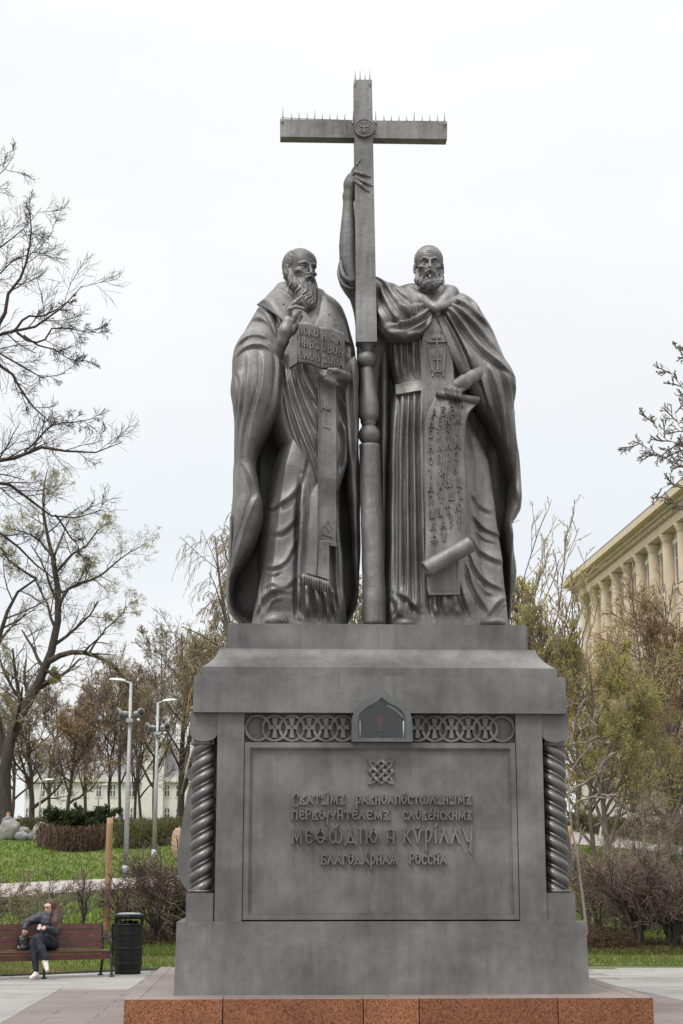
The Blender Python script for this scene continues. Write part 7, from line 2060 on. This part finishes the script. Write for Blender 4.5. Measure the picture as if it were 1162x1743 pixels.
lo, hi = np.minimum(lo, hi) - .06, np.maximum(lo, hi) + .06
hd = wp(85, 1544.5, .23)
fd = np.array([-.66, -.70, -.26]); fd /= np.linalg.norm(fd)                  # where she looks
sd_ = np.cross(fd, [0, 0, 1]); sd_ /= np.linalg.norm(sd_); ud = np.cross(sd_, fd)
def hp(r_, f_, u_): return hd + sd_ * r_ + fd * f_ + ud * u_
J_ = dict(neck=wp(86, 1557, .27), shL=wp(68, 1562.5, .24), shR=wp(98, 1562, .28), elL=wp(46, 1570, .14), wrL=wp(42, 1582, .05), elR=wp(95, 1586, .10), wrR=wp(78, 1580, -.02),
          chest=wp(81, 1570, .28), waist=wp(79, 1590, .30), hip=wp(80, 1603, .32), hipL=wp(73, 1604, .30), hipR=wp(88, 1606, .30),
          kneT=wp(63, 1598, -.14), ankT=wp(78, 1634, -.26), kneB=wp(57, 1607, -.12), ankB=wp(61, 1655, -.20))
S = SDF(lo, hi, .0135)
# body: one continuous figure
S.d = S.ell(hd + ud * .015, (.073, .088, .10))
S.add(S.sph(hp(0, .036, -.05), .052), .035); S.add(S.cap(hp(0, .078, .012), hp(0, .104, -.018), .009, .014), .012)
for s in (-1, 1): S.cut(S.sph(hp(s * .032, .104, .018), .016), .012)
S.add(S.cap(hp(-.045, .06, .042), hp(.045, .06, .042), .022), .03)
S.add(S.cap(hp(0, -.01, -.09), J_['neck'], .042, .05), .03)
S.chain([J_['neck'], J_['chest'], J_['waist'], J_['hip']], [.06, .115, .095, .12], .05)
S.chain([J_['shL'], J_['elL'], J_['wrL']], [.052, .040, .027], .03); S.chain([J_['shR'], J_['elR'], J_['wrR']], [.052, .040, .027], .03)
S.chain([J_['hipR'], J_['kneT'], J_['ankT']], [.085, .058, .036], .03); S.chain([J_['hipL'], J_['kneB'], J_['ankB']], [.085, .056, .036], .03)
def small_hand(c, d, side, curl=.0):
    d = d / np.linalg.norm(d); sdv = np.cross(d, side); sdv /= np.linalg.norm(sdv); up_ = np.cross(sdv, d)
    S.add(S.ell(c + d * .03, (.036, .034, .036)), .02)
    for k in range(4):
        o = sdv * (k - 1.5) * .019
        S.chain([c + o + d * .045, c + o * 1.05 + d * (.075 + .004 * (k in (1, 2))) - up_ * .012, c + o * 1.05 + d * (.092 - .006 * (k == 3)) - up_ * .035], [.0105, .010, .008], .006)
    S.chain([c + d * .012 - sdv * .03, c + d * .045 - sdv * .048 - up_ * .01, c + d * .07 - sdv * .04 - up_ * .02], [.013, .011, .008], .008)
small_hand(J_['wrL'], np.array([-.1, -.25, -.9]), np.array([0, -1, 0])); small_hand(J_['wrR'], np.array([-.9, -.25, .15]), np.array([0, -.3, 1]))
S.mesh('body', M_SKIN, woman)
# jacket
S = SDF(lo, hi, .0145)
S.d = S.cap(J_['neck'] + [0, 0, -.03], J_['chest'], .075, .14)
S.chain([J_['chest'], J_['waist'], J_['hip'] + [0, -.02, .05]], [.14, .13, .15], .06)
S.chain([J_['shL'], J_['elL'], J_['wrL'] + [0, 0, .02]], [.078, .060, .046], .02); S.chain([J_['shR'], J_['elR'], J_['wrR'] + [.03, 0, 0]], [.078, .062, .046], .02)
S.add(S.cap(J_['shL'], J_['shR'], .08), .04)
S.add(S.cap(J_['neck'] + [-.01, -.03, .0], J_['neck'] + [-.01, -.03, .0], .056), .02)
S.d = S.d - .009 * np.abs(np.sin(S.z * 46 + S.x * 6)) ** .6 + .006
S.cut(S.sph(J_['neck'] + [-.02, -.03, .075], .066), .01)
S.mesh('jacket', M_JACK, woman)
tube('zip', [J_['neck'] + np.array([-.055, -.085, -.02]), J_['chest'] + np.array([-.05, -.165, 0]), J_['waist'] + np.array([-.03, -.16, 0])], [.006, .006, .006], M_BLK, woman, 6, 12)
# trousers
S = SDF(lo, hi, .0145)
S.d = S.cap(J_['hipL'], J_['hipR'], .125)
S.chain([J_['hipR'], J_['kneT'], (J_['kneT'] + J_['ankT']) / 2, J_['ankT'] + [0, 0, .02]], [.108, .072, .064, .045], .03)
S.chain([J_['hipL'], J_['kneB'], (J_['kneB'] + J_['ankB']) / 2, J_['ankB'] + [0, 0, .03]], [.105, .070, .060, .045], .02)
S.d = S.d - .003 * np.sin(S.z * 70 + S.x * 60)
S.mesh('jeans', M_JEAN, woman)
def shoe(ank, fwd, name='shoe'):
    fwd = fwd / np.linalg.norm(fwd)
    l_, h_ = np.minimum(ank, ank + fwd * .2) - .12, np.maximum(ank, ank + fwd * .2) + .12
    Q = SDF(l_, h_, .0095)
    dn = np.array([0, 0, -1.0]); dn = dn - fwd * (dn @ fwd); dn /= np.linalg.norm(dn)
    Q.d = Q.cap(ank + fwd * -.03 + dn * .045, ank + fwd * .07 + dn * .05, .036, .037)
    Q.add(Q.cap(ank + fwd * .07 + dn * .052, ank + fwd * .165 + dn * .064, .036, .024), .02)
    Q.add(Q.cap(ank, ank + dn * .04, .038, .038), .03)
    so = Q.mesh(name, M_SHOE, woman)
    tube('sole', [ank - fwd * .05 + dn * .085, ank + fwd * .06 + dn * .09, ank + fwd * .175 + dn * .088], [.030, .036, .022], M_SOLE, so, 8, 10)
shoe(J_['ankT'], np.array([.35, -.72, -.62])); shoe(J_['ankB'], np.array([-.35, -.92, -.08]))
# hair: swept back and hanging over her left shoulder
S = SDF(lo, hi, .0115)
S.d = S.ell(hp(0, -.025, .022), (.098, .100, .112))
S.cut(S.ell(hp(0, .115, -.045), (.082, .095, .108)), .015)
S.cut(S.ell(hp(-.01, .16, -.10), (.15, .13, .14)), .015)
S.chain([hp(.03, -.05, .03), wp(95, 1551, .26), wp(98, 1565, .20), wp(98, 1580, .14), wp(97, 1597, .12)], [.085, .075, .070, .072, .035], .04)
S.chain([wp(95, 1555, .2), wp(93, 1570, .12), wp(92, 1588, .10)], [.05, .055, .03], .04)
S.d = S.d - .004 * np.sin(S.x * 170 + 2 * np.sin(S.z * 9)) - .004 * np.sin(S.x * 80 + S.y * 90 + S.z * 4)
S.mesh('hair', M_HAIRB, woman)
for s in (-1, 1):
    c = hp(s * .032, .087, .018)
    lathe('eye', [(.003, -.006), (.011, -.003), (.012, 0), (.011, .003), (.003, .006)], tuple(c), M_EYE, woman, 10)
    tube('eyebrow', [hp(s * .018, .097, .034), hp(s * .036, .093, .038), hp(s * .05, .08, .033)], [.004, .005, .003], M_HAIRB, woman, 6)
tube('lips', [hp(-.02, .092, -.046), hp(0, .099, -.044), hp(.02, .092, -.046)], [.004, .007, .004], M_LIP, woman, 8)
ph = empty('mobile_phone', tuple(wp(66, 1577, -.09)), 'small white phone in the woman\'s hand', 'phone')
c = wp(66.5, 1578, -.09)
bm = bmesh.new(); bmesh.ops.create_cube(bm, size=1)
for v in bm.verts:
    q = Vector((v.co.x * .045, v.co.y * .009, v.co.z * .085)); q.rotate(Matrix.Rotation(math.radians(24), 3, 'Y')); v.co = q + Vector(c)
bm_obj('case', bm, M_PHONE, ph, False, .008)
# handbag on the seat
bg = empty('handbag', tuple(wp(40, 1619, .12)), 'black leather handbag on the bench under the woman\'s hand', 'bag')
c = wp(39.5, 1604, .16); c[2] = f0[2] + .42 + .15
l_, h_ = c - [.16, .14, .24], c + [.16, .14, .30]
S = SDF(l_, h_, .009)
S.d = S.ell(c + [0, 0, -.03], (.105, .085, .13)); S.add(S.ell(c + [0, 0, .05], (.085, .07, .11)), .04); S.add(S.ell(c + [0, -.02, -.10], (.11, .09, .06)), .03)
S.d = S.d - .004 * np.sin(S.x * 60 + S.z * 30)
S.mesh('pouch', M_BAG, bg)
tube('strap', [c + np.array([-.08, -.02, -.05]), c + np.array([-.085, -.04, .07]), c + np.array([-.02, -.03, .17]), c + np.array([.05, -.04, .15]), c + np.array([.085, -.03, .0])], [.010] * 5, M_BAG, bg, 8, 24)
tube('clasp', [c + np.array([0, -.085, .02]), c + np.array([0, -.092, .06])], [.008, .008], M_BRASS, bg, 8)

# ================================================================== far seated people and what they sit on
def far_person(label, px, py_head, Y, coat, hat, trousers, face=-1):
    x, z = PXZ(px, py_head, Y); x = float(x); z = float(z)
    g = float(terrain(x, Y))
    seat = z - .78
    root = empty('person', (x, Y, g), label, 'person', 'people sitting far off in the park')
    S = SDF((x - .4, Y - .75, g - .1), (x + .4, Y + .4, z + .12), .022)
    S.d = S.ell((x, Y, z - .12), (.085, .095, .12)); S.add(S.cap((x, Y, z - .2), (x, Y, z - .3), .05), .02)
    S.chain([(x, Y, z - .33), (x, Y + .02, z - .55), (x, Y, seat)], [.13, .13, .14], .05)
    for s in (-1, 1):
        S.chain([(x + s * .17, Y, z - .33), (x + s * .22, Y - .08, z - .55), (x + s * .1, Y - .28, z - .62)], [.06, .05, .035], .03)
        S.chain([(x + s * .09, Y, seat), (x + s * .1, Y - .42, seat + .02), (x + s * .1, Y - .42, g + .05), (x + s * .1, Y - .55, g + .04)], [.085, .065, .05, .045], .03)
    S.mesh('body', M_SKIN, root)
    S = SDF((x - .42, Y - .6, seat - .25), (x + .42, Y + .42, z), .022)
    S.d = S.cap((x, Y, z - .30), (x, Y + .02, seat), .17, .18)
    for s in (-1, 1): S.chain([(x + s * .17, Y, z - .33), (x + s * .22, Y - .08, z - .55), (x + s * .1, Y - .26, z - .62)], [.09, .075, .06], .04)
    S.mesh('coat', coat, root)
    S = SDF((x - .3, Y - .7, g - .1), (x + .3, Y + .3, seat + .25), .022)
    S.d = S.sph((x, Y, seat), .15)
    for s in (-1, 1): S.chain([(x + s * .09, Y, seat), (x + s * .1, Y - .42, seat + .02), (x + s * .1, Y - .42, g + .12)], [.10, .08, .065], .03)
    S.mesh('trousers', trousers, root)
    S = SDF((x - .16, Y - .18, z - .22), (x + .16, Y + .18, z + .08), .016)
    S.d = S.ell((x, Y + .02, z - .085), (.11, .115, .115)); S.cut(S.ell((x, Y - .13, z - .15), (.12, .1, .09)), .02)
    S.mesh('hat', hat, root)
    return x, seat, g
M_RED = simple('red_jacket', (.42, .03, .03), (.55, .06, .05), 6, .6)
M_GRYJ = simple('grey_padded_coat', (.16, .16, .17), (.26, .26, .27), 6, .7)
M_BRNH = simple('brown_knit_hat', (.20, .10, .06), (.28, .15, .09), 20, .9)
M_DRKC = simple('dark_coat', (.03, .03, .04), (.06, .06, .075), 6, .7)
def far_bench(label, x, seat, g, Y):
    r_ = empty('park_bench', (x, Y, g), label, 'bench', 'far park benches')
    for k in range(3): box('seat_slat', x - .8, x + .8, Y - .35 + k * .15, Y - .23 + k * .15, seat - .20, seat - .165, M_SLAT, r_)
    for k in range(3): box('back_slat', x - .8, x + .8, Y + .18 + k * .02, Y + .21 + k * .02, seat + .02 + k * .13, seat + .11 + k * .13, M_SLAT, r_)
    for s in (-.7, .7):
        box('leg', x + s - .03, x + s + .03, Y - .33, Y + .17, g - .05, seat - .2, M_IRON, r_)
        box('back_post', x + s - .025, x + s + .025, Y + .232, Y + .27, g - .05, seat + .42, M_IRON, r_)
gp_ = G(13, 1424)
far_person('person in grey coat and brown hat sitting behind the largest boulder', 14, 1383, gp_[1] + 2.0, M_GRYJ, M_BRNH, M_DRKC)
g2 = G(203, 1421)
x_, s_, gg = far_person('person in dark clothes sitting far off left of the tall lamp post', 203, 1391, g2[1] + 1, M_DRKC, M_DRKC, M_DRKC)
far_bench('far red bench under the dark-clothed person', x_, s_, gg, g2[1] + 1)
g3 = G(1156, 1418)
x_, s_, gg = far_person('person in red jacket sitting at the far right edge', 1156, 1380, g3[1] + .5, M_RED, M_DRKC, M_DRKC)
far_bench('far red bench under the red-jacketed person', x_, s_, gg, g3[1] + .5)

# ================================================================== grass and fallen leaves
M_BLADE = leaf_mat('grass_blade', (.095, .14, .024), (.155, .21, .042))
M_BLADED = leaf_mat('dry_grass_blade', (.17, .13, .06), (.26, .21, .11))
def blades(name, label, n, ylo, yhi, xr, hgt, wdt, mat, seed, patch=None):
    rng = np.random.default_rng(seed)
    d = rng.uniform(0, 1, n); y = ylo + (yhi - ylo) * d ** 1.5
    dist = y - CAM[1]
    x = CAM[0] + dist * math.tan(YAW) + rng.uniform(-1, 1, n) * dist * .235
    edge = np.interp(x, [e[0] for e in EDGE], [e[1] for e in EDGE])
    k = (y > edge + .04) & ~((x > -2.4) & (x < 2.5) & (y < 6))
    pv = np.sin(x * 1.9 + 1.3 * np.sin(y * 1.1)) + np.sin(y * 2.3 + x * .7) + rng.normal(size=n) * .7
    for pt, pb in PATHS:
        ot, ob = np.argsort(pt[:, 0]), np.argsort(pb[:, 0])
        inx = (x > pb[:, 0].min()) & (x < pt[:, 0].max())
        k &= ~(inx & (y < np.interp(x, pt[ot, 0], pt[ot, 1]) + .05) & (y > np.interp(x, pb[ob, 0], pb[ob, 1]) - .12))
    if patch is not None: k &= (pv > patch) if patch >= 0 else (pv < -patch)
    x, y = x[k], y[k]; n = len(x); dist = dist[k]
    z = terrain(x, y) - .02
    a = rng.uniform(0, math.pi, n); h = hgt * rng.uniform(.5, 1.3, n); w_ = wdt * (1 + dist / 40)
    dx, dy = np.cos(a) * w_, np.sin(a) * w_
    lx, ly = rng.normal(size=n) * h * .5, rng.normal(size=n) * h * .5
    V = np.stack([np.stack([x - dx, y - dy, z], 1), np.stack([x + dx, y + dy, z], 1), np.stack([x + lx, y + ly, z + h + .02], 1)], 1).reshape(-1, 3)
    o = mk(name, V, np.arange(3 * n).reshape(-1, 3), None, mat)
    return tag(o, label, 'grass', None, 'stuff')
blades('lawn_grass', 'short green spring grass on the lawn', 64000, 5.8, 16, 0, .055, .006, M_BLADE, 201, -.9)
blades('lawn_grass', 'green grass on the rising lawn behind the shrubs', 64000, 13, 55, 0, .08, .012, M_BLADE, 202)
blades('dry_grass', 'dry tan grass along the paving edge', 50000, 5.8, 15, 0, .05, .006, M_BLADED, 203, .2)
# fallen leaves under the shrubs
def fallen(name, label, n, boxes, size, seed):
    rng = np.random.default_rng(seed); c = []
    for (pxa, pya, pxb, pyb, wgt, hz) in boxes:
        m = int(n * wgt); A, B = G(pxa, pya), G(pxb, pyb)
        x = rng.uniform(min(A[0], B[0]), max(A[0], B[0]), m); y = rng.uniform(min(A[1], B[1]), max(A[1], B[1]), m)
        c.append(np.stack([x, y, terrain(x, y) + np.abs(rng.normal(size=m)) * hz + .01], 1))
    c = np.vstack(c); n = len(c)
    v = rng.normal(size=(n, 3)); v[:, 2] *= .5; v /= np.linalg.norm(v, axis=1, keepdims=True)
    u = np.cross(v, rng.normal(size=(n, 3))); u /= np.linalg.norm(u, axis=1, keepdims=True)
    s = size * rng.uniform(.5, 1.3, n)[:, None]
    V = np.stack([c - v * s, c + u * s * .8, c + v * s], 1).reshape(-1, 3)
    tag(mk(name, V, np.arange(3 * n).reshape(-1, 3), None, M_LBRN), label, 'leaves', None, 'stuff')
fallen('fallen_leaves', 'brown fallen leaves under the shrubs', 24000, [(980, 1625, 1240, 1598, .34, .03), (985, 1618, 1060, 1602, .22, .16), (-40, 1612, 330, 1578, .34, .03), (225, 1610, 320, 1590, .10, .12)], .032, 205)

# twig screens, needles and bud clouds are uncountable
for o_ in bpy.data.objects:
    if o_.parent is not None and o_.name.split('.')[0] in ('crown', 'foliage', 'stems'):
        o_['kind'] = 'stuff'
